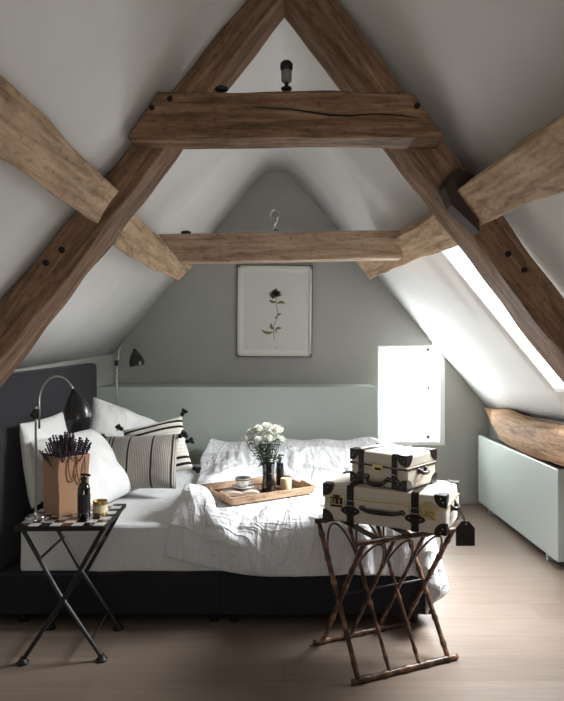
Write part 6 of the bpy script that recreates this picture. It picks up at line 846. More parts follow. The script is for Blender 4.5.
0,-13,-13,-11,-11,-9,-7,-6,-3,-3,-1,0,1,1,1,2,0,2,1,1,2,1,2,2,3,3,4,4,5,5,4,5,3,3,2,0,-1,-2,-3,-3,-4,-3,-2,-2,0,0,2,3,4,3,4,3,2,1,-1,-2,-3,-4,-5,-4,-5,-3,-1,0,2,3,6,7,8,8,8,7,5,3,1,-2,-6,-8,-10,-13,-15,-16,-16,-16,-15,-13,-12,-9,-7,-4,-1,2,3,6,8,8,
-1,-11,-11,-10,-8,-7,-5,-4,-2,-1,0,1,1,1,1,1,1,1,0,1,2,1,2,3,3,4,4,5,5,5,4,4,3,1,1,-1,-3,-3,-4,-5,-4,-4,-3,-1,-1,1,2,3,4,4,3,3,2,0,-1,-2,-4,-4,-5,-4,-4,-3,-2,1,2,4,6,7,9,8,8,7,5,4,1,-2,-4,-8,-9,-12,-13,-14,-15,-14,-14,-12,-11,-8,-7,-3,-2,1,3,4,6,7,
)
NX, NY = 96, 80
val = DUVET
comp = []
for k in range(3):
    rows = []; off_ = k*NX*NY; first = 0
    for j in range(NY):
        r_ = val[off_+j*NX: off_+(j+1)*NX]; out = []
        first = first + r_[0] if j else r_[0]; acc = first; out.append(acc)
        for v in r_[1:]: acc += v; out.append(acc)
        rows.append(out)
    comp.append(rows)
bm = bmesh.new(); vv = [[bm.verts.new((comp[0][j][i]/2000-1, comp[1][j][i]/2000+2, comp[2][j][i]/2000+.006)) for i in range(NX)] for j in range(NY)]
for j in range(NY-1):
    for i in range(NX-1): bm.faces.new((vv[j][i], vv[j][i+1], vv[j+1][i+1], vv[j+1][i]))
dv = obj('duvet', bm, M['duvet'], smooth=True)
if sum(p.normal.z for p in dv.data.polygons) < 0: dv.data.flip_normals()
mo = dv.modifiers.new('thick', 'SOLIDIFY'); mo.thickness = .016; mo.offset = 1
mo = dv.modifiers.new('smooth', 'SUBSURF'); mo.levels = 1; mo.render_levels = 1
tag(dv, 'rumpled white duvet spread over the bed and hanging down its near side', 'duvet')

# pillows and cushions
def cushion(bm, w, h, t, nx=26, ny=22, pinch=.10, wr=.006, seed=0, flange=0):
    top = []; bot = []
    for j in range(ny+1):
        rt = []; rb = []
        for i in range(nx+1):
            u = -1+2*i/nx; v = -1+2*j/ny
            px = u*w/2*(1-pinch*(1-v*v)*0 - pinch*(1-abs(v))*abs(u)**3*.0); 
            # edges curve inward between the corners
            x = w/2*u*(1-pinch*(1-v**2)*abs(u)); z = h/2*v*(1-pinch*(1-u**2)*abs(v))
            e = max(0, (1-abs(u)**2.6)*(1-abs(v)**2.6))
            th = t/2*e**.55
            nn = noise.noise(Vector((x*9+seed, z*9, seed*2)))*wr*1.5*(e**.3) + noise.noise(Vector((x*24+seed, z*20, 3+seed)))*wr*.5*(e**.3)
            edge = i in (0, nx) or j in (0, ny)
            a_ = bm.verts.new((x, -(th+nn) if not edge else 0, z)); rt.append(a_)
            rb.append(a_ if edge else bm.verts.new((x, th+nn*.6, z)))
        top.append(rt); bot.append(rb)
    for j in range(ny):
        for i in range(nx):
            bm.faces.new((top[j][i], top[j][i+1], top[j+1][i+1], top[j+1][i]))
            f = [bot[j][i], bot[j+1][i], bot[j+1][i+1], bot[j][i+1]]
            bm.faces.new(f)
def mk_cushion(name, w, h, t, m, label, cat, loc, rot, **k):
    bm = bmesh.new(); cushion(bm, w, h, t, **k)
    o = obj(name, bm, m, smooth=True, subsurf=1); o.location = loc; o.rotation_euler = rot
    tag(o, label, cat); return o
R = math.radians
# pillows lean on the headboard; local x = along the headboard, local z = up, face = -y
def lean(rz, back, roll=0): # face turned by rz, leaning back
    return (Matrix.Rotation(rz, 3, 'Z') @ Matrix.Rotation(-back, 3, 'X') @ Matrix.Rotation(roll, 3, 'Y')).to_euler()
mk_cushion('pillow', .62, .46, .13, M['pillow'], 'white pillow upright against the headboard, behind the paper bag', 'pillow',
           (-1.315, 3.38, .765), lean(PI/2, R(8), R(0)), seed=1, pinch=.05, wr=.010)
mk_cushion('pillow', .68, .50, .19, M['pillow'], 'white pillow slumped in front of the upright one, nearest the side table', 'pillow',
           (-1.08, 3.36, .705), lean(R(82), R(42), R(2)), seed=2, pinch=.05, wr=.014)
mk_cushion('pillow', .56, .50, .18, M['pillow'], 'white pillow at the far side of the bed behind the striped cushions', 'pillow',
           (-1.08, 4.12, .76), lean(R(52), R(36), R(30)), seed=5, pinch=.05, wr=.014)
def tassel(parent, p, d, s=1.0):
    bm = bmesh.new(); p = Vector(p); d = Vector(d).normalized()
    blob(bm, p, .013*s, 8, 6)
    for k in range(26):
        q_ = Vector([random.uniform(-1, 1) for _ in range(3)])*.6 + d
        q_ = q_.normalized()*random.uniform(.028, .042)*s
        tube(bm, [p, p+q_*.6, p+q_+Vector((0, 0, -.006))], [.005, .0045, .0035], 5)
    obj('tassel', bm, M['tassel'], parent)
random.seed(11)
k1 = mk_cushion('cushion', .47, .34, .16, M['cush1'], 'oblong grey cushion with fine lines and black bars, in front', 'cushion',
           (-.845, 3.58, .695), lean(R(-6), R(22), R(-3)), seed=7, pinch=.05, wr=.008)
for (x, z) in ((-.235, .15), (.235, .15)): tassel(k1, (x, 0, z), (x*2, -.1, z*1.5), 1.15)
bm = bmesh.new(); tube(bm, [(-.232+.012*math.sin(PI*i/12), 0, -.15+.3*i/12) for i in range(13)], .009, 8); obj('piping', bm, M['tassel'], k1)
k2 = mk_cushion('cushion', .40, .38, .14, M['cush2'], 'square cream cushion with black stripes and corner tassels, behind the oblong one', 'cushion',
           (-.80, 3.86, .725), lean(R(4), R(26), R(-14)), seed=9, pinch=.06, wr=.008)
for (x, z) in ((-.20, .19), (.20, .19), (.20, -.185), (.195, .0)): tassel(k2, (x, -.01, z), (x, -.05, z), 1.1)
# black bars woven across the cream cushion
M['cush2b'] = M['cush2']

# ---------------------------------------------------------------- side table
st = thing('folding_side_table', 'small black folding table with a chequered top at the near side of the bed', 'side table', (-.962, 2.775, 0), (0, 0, R(1.5)))
obj('tabletop', BX((-.195, -.195, .582), (.195, .195, .602)), M['black'], st, bevel=.003)
bm = bmesh.new(); box(bm, (-.186, -.186, .6005), (.186, .186, .6035)); obj('chequered_inlay', bm, M['checker'], st)
for y in (-.165, .165):
    for s_ in (-1, 1):
        yy_ = y*(1 if s_ > 0 else .9)
        lg = obj('leg', TB([(s_*.175, yy_, .578), (s_*.02, yy_, .30), (-s_*.165, yy_, .02)], .0095, 8), M['black'], st)
        obj('foot_pad', LT([(.024, 0), (.026, .008), (.014, .02), (.009, .03)], 14), M['black'], lg, loc=(-s_*.168, yy_, 0), smooth='angle')
for x, z in ((-.10, .45), (.10, .45), (-.12, .09), (.12, .09)): obj('crossbar', TB([(x, -.16, z), (x, .16, z)], .006, 8), M['black'], st)
TT = .6036

# lamps
def arc_lamp(name, label, loc, H, scale=1.0, rz=0, shade_tilt=R(12), base_r=.07, arc=.17):
    t = thing(name, label, 'lamp', loc, (0, 0, rz))
    obj('base', LT([(base_r, 0), (base_r, .008), (base_r*.9, .014), (.012, .018), (.010, .03)], 28), M['chrome'] if base_r < .08 else M['black'], t, smooth='angle')
    obj('pole', TB([(0, 0, .01), (0, 0, H)], .0055*scale, 10), M['chrome'], t)
    obj('pole_clamp', LT([(.012, H-.055), (.0155, H-.05), (.0155, H-.018), (.012, H-.012)], 14), M['black'], t)
    obj('knob', TB([(.0, -.012, H-.035), (0, -.04, H-.035)], [.006, .009], 10), M['black'], t)
    x0 = .016
    top = H+.13*scale; w = arc*scale
    pts = [(x0, 0, H-.10*scale), (x0, 0, H)] 
    for i in range(1, 15):
        a_ = PI - i*(PI*.86)/14
        pts.append((x0+w/2+w/2*math.cos(a_), 0, H+.02*scale+.115*scale*math.sin(a_)))
    obj('arm', TB(pts, .0048*scale, 10), M['chrome'], t, smooth=True)
    e = Vector(pts[-1])
    mtx = Matrix.Translation(e) @ Matrix.Rotation(-shade_tilt, 4, 'Y')
    sp = [(.008, .012), (.013, .0), (.022, -.014), (.040, -.042), (.055, -.076), (.060, -.105), (.059, -.125)]
    sp = [(r*scale, z*scale) for r, z in sp]
    inner = [(r-.002, z) for r, z in reversed(sp[1:])]
    bm = LT(sp + inner, 28, mtx, False)
    sh = obj('lamp_shade', bm, M['lampshade'], t, smooth='angle', ang=60)
    bm = bmesh.new(); blob(bm, (0, 0, -.085*scale), .022*scale, 12, 8, None)
    bmesh.ops.transform(bm, matrix=mtx, verts=bm.verts[:]); obj('bulb', bm, M['china'], sh, smooth=True)
    return t
arc_lamp('table_lamp', 'chrome arc lamp with a black bell shade on the chequered side table', (-1.108, 2.70, TT), .505, 1.0, R(-2), R(10), .045, .165)
arc_lamp('floor_lamp', 'slim chrome arc lamp with a dark bell shade beyond the far pillow', (-1.30, 4.72, 0), 1.295, 1.0, R(0), R(10), .11, .13)

# paper bag with dried sprigs
bag = thing('paper_bag', 'brown kraft paper carrier bag holding dried sprigs on the side table', 'bag', (-1.018, 2.83, TT), (0, 0, R(50)))
bw, bd, bh = .150, .140, .268
bm = bmesh.new(); 
def ringp(z, w, d, wob): return [(-w/2+wob, -d/2, z), (w/2, -d/2-wob, z), (w/2+wob, d/2, z), (-w/2, d/2, z)]
lv = [ringp(0, bw, bd, 0), ringp(bh*.35, bw*1.02, bd*.99, .002), ringp(bh*.7, bw*1.03, bd*1.0, -.003), ringp(bh, bw*1.06, bd*1.03, .003)]
outer = [[bm.verts.new(p) for p in r_] for r_ in lv]; inn = [[bm.verts.new((p[0]*.985, p[1]*.985, max(p[2], .002))) for p in r_] for r_ in reversed(lv)]
allr = outer + inn
for a, b_ in zip(allr, allr[1:]):
    for k in range(4): bm.faces.new((a[k], a[(k+1) % 4], b_[(k+1) % 4], b_[k]))
bm.faces.new(outer[0][::-1]); bm.faces.new(inn[-1])
obj('bag_body', bm, M['kraft'], bag)
obj('fold_crease', BX((bw/2+.0005, -.001, .03), (bw/2+.003, .001, bh*.95)), M['twine'], bag)
# two twine handles hang over the right-hand face (-y)
for xo, dz in ((-.012, .0), (.030, .012)):
    pts = [(xo+.022*math.cos(a_), -bd/2-.008, bh-.03-dz*1.2-.085*math.sin(a_)) for a_ in [PI*i/12 for i in range(13)]]
    obj('handle', TB([(xo+.022, -bd/2-.003, bh-.01)]+pts+[(xo-.022, -bd/2-.003, bh-.01)], .0026, 7), M['twine'], bag)
bm = bmesh.new(); random.seed(5)
for k in range(170):
    a_ = random.uniform(0, 2*PI); rr = random.uniform(0, 1)**.6
    b0 = Vector((random.uniform(-.035, .035), random.uniform(-.03, .03), .02)); 
    tip = Vector((math.cos(a_)*rr*.12, math.sin(a_)*rr*.11, .345-.06*rr*rr+random.uniform(-.03, .025)))
    mid = b0.lerp(tip, .6); mid.x *= .75; mid.y *= .75
    tube(bm, [b0, mid, tip], [.0012, .0013, .001], 4)
    d = (tip-mid).normalized()
    for q in range(4):
        c = tip - d*.011*q; tube(bm, [c-d*.006, c, c+d*.005], [.001, .0055, .001], 5)
o = obj('dried_sprigs', bm, M['sprig']); o.location = (-1.018, 2.83, TT+.004); o.rotation_euler = (0, 0, R(50))
tag(o, 'bunch of dark dried sprigs standing in the brown paper bag', 'dried flowers')

# bottle and candle tin on the side table
def bottle(name, label, loc, r, h, m, cat='bottle'):
    t = thing(name, label, cat, loc)
    obj('body', LT([(r*.9, 0), (r, .006), (r, h*.68), (r*.82, h*.76), (r*.42, h*.81), (r*.42, h*.85)], 24), m, t, smooth='angle')
    obj('label_band', LT([(r+.0008, h*.18), (r+.0008, h*.56)], 24, None, False), M['black'], t, smooth=True)
    obj('pump', LT([(r*.48, h*.845), (r*.5, h*.92), (r*.2, h*.925), (r*.2, h*.97)], 16), M['black'], t, smooth='angle')
    obj('nozzle', TB([(-r*.5, 0, h*.985), (r*.3, 0, h*.985), (r*1.05, 0, h*.965)], r*.2, 8), M['black'], t)
    return t
bottle('pump_bottle', 'dark amber pump bottle beside the paper bag on the side table', (-.893, 2.705, TT), .0275, .20, M['amber'])
t = thing('candle_tin', 'small gold candle tin right of the amber bottle on the side table', 'candle', (-.838, 2.765, TT))
obj('tin', LT([(.031, 0), (.033, .004), (.033, .064), (.030, .066), (.030, .056), (0, .056)], 24), M['brass'], t, smooth='angle')
obj('label', LT([(.0336, .015), (.0336, .048)], 24, None, False), M['wax'], t)
obj('wick', TB([(0, 0, .055), (.001, 0, .064)], .001, 6), M['black'], t)

# ---------------------------------------------------------------- tray on the bed
TZ = .572
ta = math.atan2(.27, .434)
tr_ = thing('wooden_tray', 'pale wooden serving tray lying at an angle on the duvet', 'tray', (-.135, 3.325, TZ), (0, 0, ta))
tw, td, th_ = .50, .345, .042
bm = bmesh.new(); box(bm, (-tw/2, -td/2, 0), (tw/2, td/2, .009)); obj('tray_base', bm, M['tray'], tr_, bevel=.003)
M['tray_in'] = mat('tray_inner', s2l(104, 76, 58), .45)
obj('tray_lining', BX((-tw/2+.014, -td/2+.014, .009), (tw/2-.014, td/2-.014, .0105)), M['tray_in'], tr_)
bm = bmesh.new()
for s_ in (-1, 1):
    prism(bm, [(-tw/2, s_*td/2, 0), (tw/2, s_*td/2, 0), (tw/2+.012, s_*(td/2+.012), th_), (-tw/2-.012, s_*(td/2+.012), th_)], (0, -s_*.012, 0))
obj('long_side', bm, M['tray'], tr_, bevel=.002)
for s_ in (-1, 1):
    bm = bmesh.new(); X0 = s_*tw/2; X1 = s_*(tw/2+.012)
    prism(bm, [(X0, -td/2, 0), (X0, td/2, 0), (X1, td/2+.012, th_), (X1, .06, th_+.012), (X1, .045, th_-.004), (X1, -.045, th_-.004), (X1, -.06, th_+.012), (X1, -td/2-.012, th_)], (-s_*.012, 0, 0))
    obj('short_side', bm, M['tray'], tr_, bevel=.002)
TI = TZ+.011
# open book
ca, sa = math.cos(ta), math.sin(ta)
t = thing('open_book', 'open book lying flat on the left half of the tray', 'book', (-.225, 3.27, TI), (0, 0, ta+R(-20)))
obj('cover', BX((-.10, -.07, 0), (.10, .07, .003)), M['cover'], t)
for s_ in (-1, 1):
    bm = bmesh.new(); pts = [(0, -.067, .003)]
    for i in range(9): u = i/8; pts.append((s_*.096*u, -.067, .004+.016*math.sin(PI*(.12+.80*u))**.7))
    pts.append((s_*.096, -.067, .003)); prism(bm, pts, (0, .134, 0)); obj('pages', bm, M['paper'], t)
# cup and saucer stand on the book
cb = Vector((-.215, 3.30, TI+.020))
t = thing('saucer', 'white china saucer under the cup on the open book', 'saucer', cb)
obj('dish', LT([(0, .002), (.025, 0), (.034, .002), (.062, .012), (.061, .015), (.03, .006), (0, .005)], 28), M['china'], t, smooth='angle')
obj('foot_ring', LT([(.028, -.0005), (.028, .003)], 24, None, False), M['china'], t)
t = thing('cup', 'white patterned china cup on a saucer at the left of the tray', 'cup', cb+Vector((0, 0, .007)))
obj('bowl', LT([(.018, 0), (.020, .004), (.034, .018), (.041, .036), (.043, .052), (.041, .052), (.038, .036), (.03, .018), (0, .010)], 28), M['china'], t, smooth='angle', ang=60)
obj('coffee', LT([(0, .041), (.039, .041)], 24), M['coffee'], t)
obj('rim_band', LT([(.0422, .040), (.0436, .047)], 28, None, False), M['grille'], t)
obj('handle', TB([(.040+.020*math.sin(PI*i/10), 0, .044-.028*i/10) for i in range(11)], .0035, 8), M['china'], t)
# teaspoon on the saucer
t = thing('teaspoon', 'silver teaspoon resting on the saucer rim', 'spoon', cb+Vector((.02, -.03, .017)), (0, 0, R(-12)))
bm = bmesh.new(); blob(bm, (.0, 0, 0), (.014, .009, .003)); obj('bowl', bm, M['chrome'], t, smooth=True)
obj('handle', TB([(.01, 0, 0), (.05, 0, .006), (.085, 0, .012)], [.0018, .0015, .003], 8), M['chrome'], t)

# vase and roses
VX = Vector((-.075, 3.315, TI))
t = thing('vase', 'dark glass vase of white roses in the middle of the tray', 'vase', VX)
obj('glass_body', LT([(.034, 0), (.038, .004), (.036, .05), (.031, .10), (.037, .155), (.035, .155), (.029, .10), (.033, .05), (.033, .006), (0, .006)], 28), M['blackglass'], t, smooth='angle', ang=60)
obj('neck_ring', LT([(.0315, .096), (.0335, .10), (.0315, .104)], 28, None, False), M['black'], t)
random.seed(21)
def rose(loc, base, s=1.0, label='', tilt=(0, 0)):
    t = thing('white_rose', label, 'flower', base, (0, 0, 0), 'white roses in the vase')
    head = Vector(loc)-Vector(base)
    d = (head*.5+Vector((0, 0, .12))).normalized(); q_ = Vector((0, 0, 1)).rotation_difference(d + Vector((0, -.35, 0)))
    mw = Matrix.Translation(head) @ q_.to_matrix().to_4x4() @ Matrix.Diagonal((s, s, s, 1))
    bm = bmesh.new()
    blob(bm, (0, 0, .012), (.013, .013, .018), 10, 6, None)
    for layer, (nP, rad, hh, opn, sz) in enumerate([(3, .010, .013, .08, .016), (5, .014, .011, .16, .019), (6, .019, .006, .28, .022), (6, .021, -.002, .5, .023)]):
        for k in range(nP):
            a_ = 2*PI*(k+.5*(layer % 2))/nP + random.uniform(-.15, .15)
            cs = []
            for i in range(5):
                rowv = []
                for j in range(5):
                    u = -1+2*i/4; v = j/4
                    wv = sz*math.sin(PI*(.15+.72*v))*.95
                    ang = a_+u*wv/rad*.55
                    rr = rad*(.35+.65*math.sin(PI/2*min(1, v*1.3))) + opn*.020*v*v + .002*u*u
                    rowv.append(bm.verts.new((rr*math.cos(ang), rr*math.sin(ang), hh-.008+sz*1.35*v*(1-.35*opn*v) - .002*abs(u)**2*v)))
                cs.append(rowv)
            for i in range(4):
                for j in range(4): bm.faces.new((cs[i][j], cs[i+1][j], cs[i+1][j+1], cs[i][j+1]))
    bmesh.ops.transform(bm, matrix=mw, verts=bm.verts[:])
    obj('bloom', bm, M['petal'], t, smooth=True)
    mid = head*.5; mid.x *= .35; mid.y *= .35
    obj('stem', TB([(0, 0, 0), mid*.6, mid, head*.8+Vector((0, 0, 0)), head], .0022, 6), M['stem'], t)
    for q in range(4):
        u = random.uniform(.52, .95); c = head*u; c.x *= u; c.y *= u; a_ = random.uniform(0, 2*PI)
        dv_ = Vector((math.cos(a_), math.sin(a_), random.uniform(-.2, .5))).normalized(); L_ = random.uniform(.03, .045)
        sd = dv_.cross(Vector((0, 0, 1))).normalized(); up = sd.cross(dv_)
        bm = bmesh.new(); pa = []; pb = []
        for i in range(6):
            v = i/5; w = .013*math.sin(PI*min(1, v*.95+.03)); cc = c + dv_*L_*v - Vector((0, 0, .012*v*v))
            pa.append(cc+sd*w+up*.002); pb.append(cc-sd*w+up*.002)
        mids = [ (x_+y_)/2 - up*.003 for x_, y_ in zip(pa, pb)]
        A_ = [bm.verts.new(p) for p in pa]; Mv = [bm.verts.new(p) for p in mids]; B_ = [bm.verts.new(p) for p in pb]
        for i in range(5): bm.faces.new((A_[i], A_[i+1], Mv[i+1], Mv[i])); bm.faces.new((Mv[i], Mv[i+1], B_[i+1], B_[i]))
        o = obj('leaf', bm, M['leaf'], t, smooth=True); mo = o.modifiers.new('t', 'SOLIDIFY'); mo.thickness = .0008
heads = [((260, 431), 0, 1.15, 'large white rose at the top centre left of the bouquet'), ((267, 428), .02, 1.05, 'white rose at the very top of the bouquet'),
         ((277, 432), -.01, 1.25, 'large white rose at the upper right of the bouquet'), ((252, 434), .01, 1.0, 'small white rose at the upper left of the bouquet'),
         ((246, 440), -.01, .9, 'small white rose at the far left of the bouquet'), ((270, 440), -.04, 1.1, 'white rose facing forward in the middle of the bouquet'),
         ((280, 441), .02, .95, 'white rose at the right edge of the bouquet'), ((259, 441), -.04, .9, 'small white rose below the large centre left bloom'),
         ((272, 434), .05, 1.0, 'white rose at the back of the bouquet')]
for (px_, dy, s_, lab) in heads:
    q = at(px_[0], px_[1], VX.y+dy); base = VX + Vector((random.uniform(-.015, .015), random.uniform(-.015, .015), .010)); rose(q, base, s_, lab)
# loose greenery between the roses
bm = bmesh.new()
for k in range(190):
    a_ = random.uniform(0, 2*PI); rr = random.uniform(.01, .085); c = Vector((rr*math.cos(a_), rr*.8*math.sin(a_), random.uniform(.17, .285)))
    c.x *= .4+c.z*2; c.x -= .02*(c.z/.3)
    dv_ = Vector((math.cos(a_), math.sin(a_), random.uniform(-.3, .6))).normalized()*random.uniform(.02, .04); sd = dv_.cross(Vector((0, .3, 1))).normalized()*.009
    p = [bm.verts.new(c), bm.verts.new(c+dv_*.5+sd), bm.verts.new(c+dv_), bm.verts.new(c+dv_*.5-sd)]; bm.faces.new(p)
    if k % 3 == 0: tube(bm, [(c.x*.1, c.y*.1, .02), (c.x*.35, c.y*.35, .14), c], .0013, 4)
o = obj('greenery', bm, M['leaf'], smooth=False); o.location = VX; mo = o.modifiers.new('t', 'SOLIDIFY'); mo.thickness = .001
tag(o, 'dark green leaves filling in between the white roses in the vase', 'foliage', kind='stuff')

bottle('pump_bottle', 'slim navy pump bottle behind the vase on the tray', (-.012, 3.475, TI), .021, .175, M['navy'])
t = thing('pillar_candle', 'short cream candle at the right of the tray', 'candle', (.022, 3.375, TI))
obj('wax', LT([(.030, 0), (.031, .003), (.031, .056), (.028, .060), (.012, .057), (0, .057)], 24), M['wax'], t, smooth='angle')
obj('wick', TB([(0, 0, .056), (.001, 0, .066)], .001, 6), M['black'], t)

# ---------------------------------------------------------------- bamboo luggage rack
ra = math.atan2(.20, .468)
rk = thing('luggage_rack', 'folding dark bamboo luggage rack with crossed legs standing before the bed foot', 'luggage rack', (.4585, 2.705, 0), (0, 0, ra))
RL, RDp, RH = .255, .178, .572
def bamboo(p, q, r=.0105, bow=None, nodes_=5):
    p, q = Vector(p), Vector(q); bm = bmesh.new(); pts = []; rs = []; n = nodes_*6
    for i in range(n+1):
        u = i/n; c = p.lerp(q, u) + (Vector(bow)*math.sin(PI*u) if bow else Vector())
        pts.append(c); rs.append(r*(1.28 if i % 6 == 3 else .97 - .0*(i % 2)))
    tube(bm, pts, rs, 9); return bm
for y in (-1, 1):
    obj('bottom_rail', bamboo((-RL-.01, y*RDp, .013), (RL+.01, y*RDp, .013), .0125), M['bamboo'], rk, smooth=True)
    obj('top_rail', bamboo((-RL, y*RDp, RH), (RL, y*RDp, RH), .0115), M['bamboo'], rk, smooth=True)
off_ = .012
for y in (-1, 1):
    for k in range(4):
        x = -.225+.15*k + y*off_
        r_ = .0115 if k in (0, 3) else .0085
        obj('leg', bamboo((x, y*RDp, .02), (x, -y*RDp, RH-.008), r_, None, 6), M['bamboo'], rk, smooth=True)
for y in (-1, 1):
    for k in range(3):
        xa = -.225+.15*k+y*off_; xb = xa+.15
        def onleg(x, u): return Vector((x, y*RDp*(1-2*u), .02+(RH-.03)*u))
        for (x0_, s_) in ((xa, 1), (xb, -1)):
            pts = [onleg(x0_+s_*(.075*(1-math.cos(PI/2*i/10))), .60+.385*math.sin(PI/2*i/10)) for i in range(11)]
            bm = bmesh.new(); tube(bm, pts, .005, 8); obj('curved_brace', bm, M['bamboo'], rk, smooth=True)
obj('pivot_rod', TB([(-.26, 0, .296), (.26, 0, .296)], .005, 8), M['black'], rk)
for x in (-.15, .0, .15): obj('webbing_strap', BX((x-.02, -RDp, RH+.010), (x+.02, RDp, RH+.0125)), M['leather'], rk)

# ---------------------------------------------------------------- suitcases
def suitcase(name, label, loc, rz, W, D, H, seam, big):
    t = thing(name, label, 'suitcase', loc, (0, 0, rz))
    zs = H*seam; g = .0015; rd = .012
    obj('body', BX((-W/2, -D/2, 0), (W/2, D/2, zs-g)), M['canvas'], t, bevel=rd)
    obj('lid', BX((-W/2, -D/2, zs+g), (W/2, D/2, H)), M['canvas'], t, bevel=rd)
    bm = bmesh.new(); box(bm, (-W/2-.003, -D/2-.003, zs-.004), (W/2+.003, D/2+.003, zs+.004)); obj('rim_trim', bm, M['paleb'] if big else M['leather'], t, bevel=.001)
    bm = bmesh.new(); box(bm, (-W/2-.0015, -D/2-.0015, zs-.007), (W/2+.0015, D/2+.0015, zs+.007)); obj('rim_binding', bm, M['canvas'], t, bevel=.001)
    cr = .047 if big else .043; e = .0035
    for sx in (-1, 1):
        for sy in (-1, 1):
            for sz in (0, 1):
                bm = bmesh.new(); c = Vector((sx*(W/2-.004), sy*(D/2-.004), sz*H+(-.004 if sz else .004)))
                vs = blob(bm, c, cr, 18, 14)
                for v in bm.verts:
                    v.co.x = max(-W/2-e, min(W/2+e, v.co.x)); v.co.y = max(-D/2-e, min(D/2+e, v.co.y)); v.co.z = max((-.0005 if not sz else -1), min(H+e, v.co.z))
                cp = obj('corner_cap', bm, M['leather'], t, smooth='angle', ang=50)
                for (dx, dz) in ((.022, .012), (.012, .026)):
                    zz_ = (H-dz) if sz else dz
                    obj('rivet', LT([(.003, 0), (.0025, .0012), (0, .0018)], 8, Matrix.Translation((sx*(W/2-dx), sy*(D/2+e), zz_)) @ Matrix.Rotation(sy*-PI/2, 4, 'X')), M['chrome'], cp)
    stx = (.30 if not big else .265)*W
    for sx in (-1, 1):
        x = sx*stx; hw = .0165 if big else .014; e2 = .004
        bm = bmesh.new(); pr = [(-D/2-e2, .0), (-D/2-e2, H-.008), (-D/2+.006, H+e2), (D/2-.006, H+e2), (D/2+e2, H-.008), (D/2+e2, 0)]
        pri = [(y*.985, z-(.004 if z > .02 else 0)) for y, z in pr]
        for i in range(len(pr)-1):
            a4 = [(x-hw, *pr[i]), (x+hw, *pr[i]), (x+hw, *pr[i+1]), (x-hw, *pr[i+1])]; b4 = [(x-hw, *pri[i]), (x+hw, *pri[i]), (x+hw, *pri[i+1]), (x-hw, *pri[i+1])]
            va = [bm.verts.new(p) for p in a4]; vb = [bm.verts.new(p) for p in b4]
            bm.faces.new(va); bm.faces.new(vb[::-1])
            for q in range(4): bm.faces.new((va[q], vb[q], vb[(q+1) % 4], va[(q+1) % 4]))
        sp_ = obj('strap', bm, M['leather'], t)
        # leather pad with pointed sides
        bm = bmesh.new(); zc = zs*.50 if big else zs*.42; pw_ = .040 if big else .024; phh = .027 if big else .02
        pts = []
        for k in range(24):
            a_ = 2*PI*k/24; rr = 1+.12*math.cos(4*a_); pts.append((x+pw_*rr*math.copysign(abs(math.cos(a_))**1.5, math.cos(a_)), -D/2-.001, zc+phh*rr*math.copysign(abs(math.sin(a_))**.9, math.sin(a_))))
        prism(bm, pts, (0, -.005, 0)); pd = obj('strap_pad', bm, M['leather'], t, bevel=.001)
        for s_ in (-1, 1):
            obj('rivet', LT([(.0038, 0), (.003, .0015), (0, .002)], 8, Matrix.Translation((x+s_*pw_*.62, -D/2-.006, zc)) @ Matrix.Rotation(PI/2, 4, 'X')), M['chrome'], pd)
        # buckle
        zb = zs-.012 if not big else zc+phh+.008
        bm = bmesh.new(); bwid = hw+.006; bhh = .012 if big else .015
        loop = [(x-bwid, -D/2-.009, zb-bhh), (x+bwid, -D/2-.009, zb-bhh), (x+bwid, -D/2-.009, zb+bhh), (x-bwid, -D/2-.009, zb+bhh), (x-bwid, -D/2-.009, zb-bhh)]
        tube(bm, loop, .0022, 6); obj('buckle', bm, M['chrome'], sp_)
    # handle on the front
    hl = .088 if big else .055; hz = zs*.66 if big else zs*.42
    bm = bmesh.new(); yf_ = -D/2
    sag = .004 if big else .022
    pts = [(-hl, yf_-.004, hz), (-hl*.92, yf_-.018, hz-sag*.3), (-hl*.6, yf_-.026, hz-sag), (0, yf_-.028, hz-sag*1.15), (hl*.6, yf_-.026, hz-sag), (hl*.92, yf_-.018, hz-sag*.3), (hl, yf_-.004, hz)]
    tube(bm, pts, [.006, .008, .010, .011, .010, .008, .006], 10); hd = obj('handle', bm, M['leather'], t, smooth=True)
    for s_ in (-1, 1):
        bm = bmesh.new(); blob(bm, (s_*hl*1.02, yf_-.003, hz), (.016, .006, .012), 12, 8); obj('handle_mount', bm, M['leather'], hd, smooth=True)
        obj('ring', TB([(s_*(hl*.98)+.007*math.cos(a_), yf_-.011, hz+.007*math.sin(a_)) for a_ in [2*PI*i/12 for i in range(13)]], .0018, 6), M['chrome'], hd)
    # side handles
    bm = bmesh.new(); xs_ = W/2
    sl = .045 if big else .03
    pts = [(xs_+.002, -sl, zs*.8), (xs_+.02, -sl*.7, zs*.8-.005), (xs_+.024, 0, zs*.8-.008), (xs_+.02, sl*.7, zs*.8-.005), (xs_+.002, sl, zs*.8)]
    tube(bm, pts, .0085, 10)
    sh = obj('side_handle', bm, M['leather'], t, smooth=True)
    for s_ in (-1, 1):
        bm = bmesh.new(); blob(bm, (xs_+.003, s_*sl, zs*.8), (.006, .014, .016), 10, 8); obj('handle_mount', bm, M['leather'], sh, smooth=True)
    return t
def text(s, size, m, parent, loc, rot, name='lettering', ext=.0008):
    cu = bpy.data.curves.new(name, 'FONT'); cu.body = s; cu.size = size; cu.extrude = ext; cu.align_x = 'CENTER'; cu.align_y = 'CENTER'
    tmp = bpy.data.objects.new('tmp', cu); C.objects.link(tmp); bpy.context.view_layer.update()
    me = bpy.data.meshes.new_from_object(tmp.evaluated_get(bpy.context.evaluated_depsgraph_get())); bpy.data.objects.remove(tmp)
    me.materials.clear(); me.materials.append(m)
    o = bpy.data.objects.new(name, me); C.objects.link(o); o.parent = parent; o.location = loc; o.rotation_euler = rot; return o
SZ = RH+.0135
BW, BD, BH = .55, .32, .164
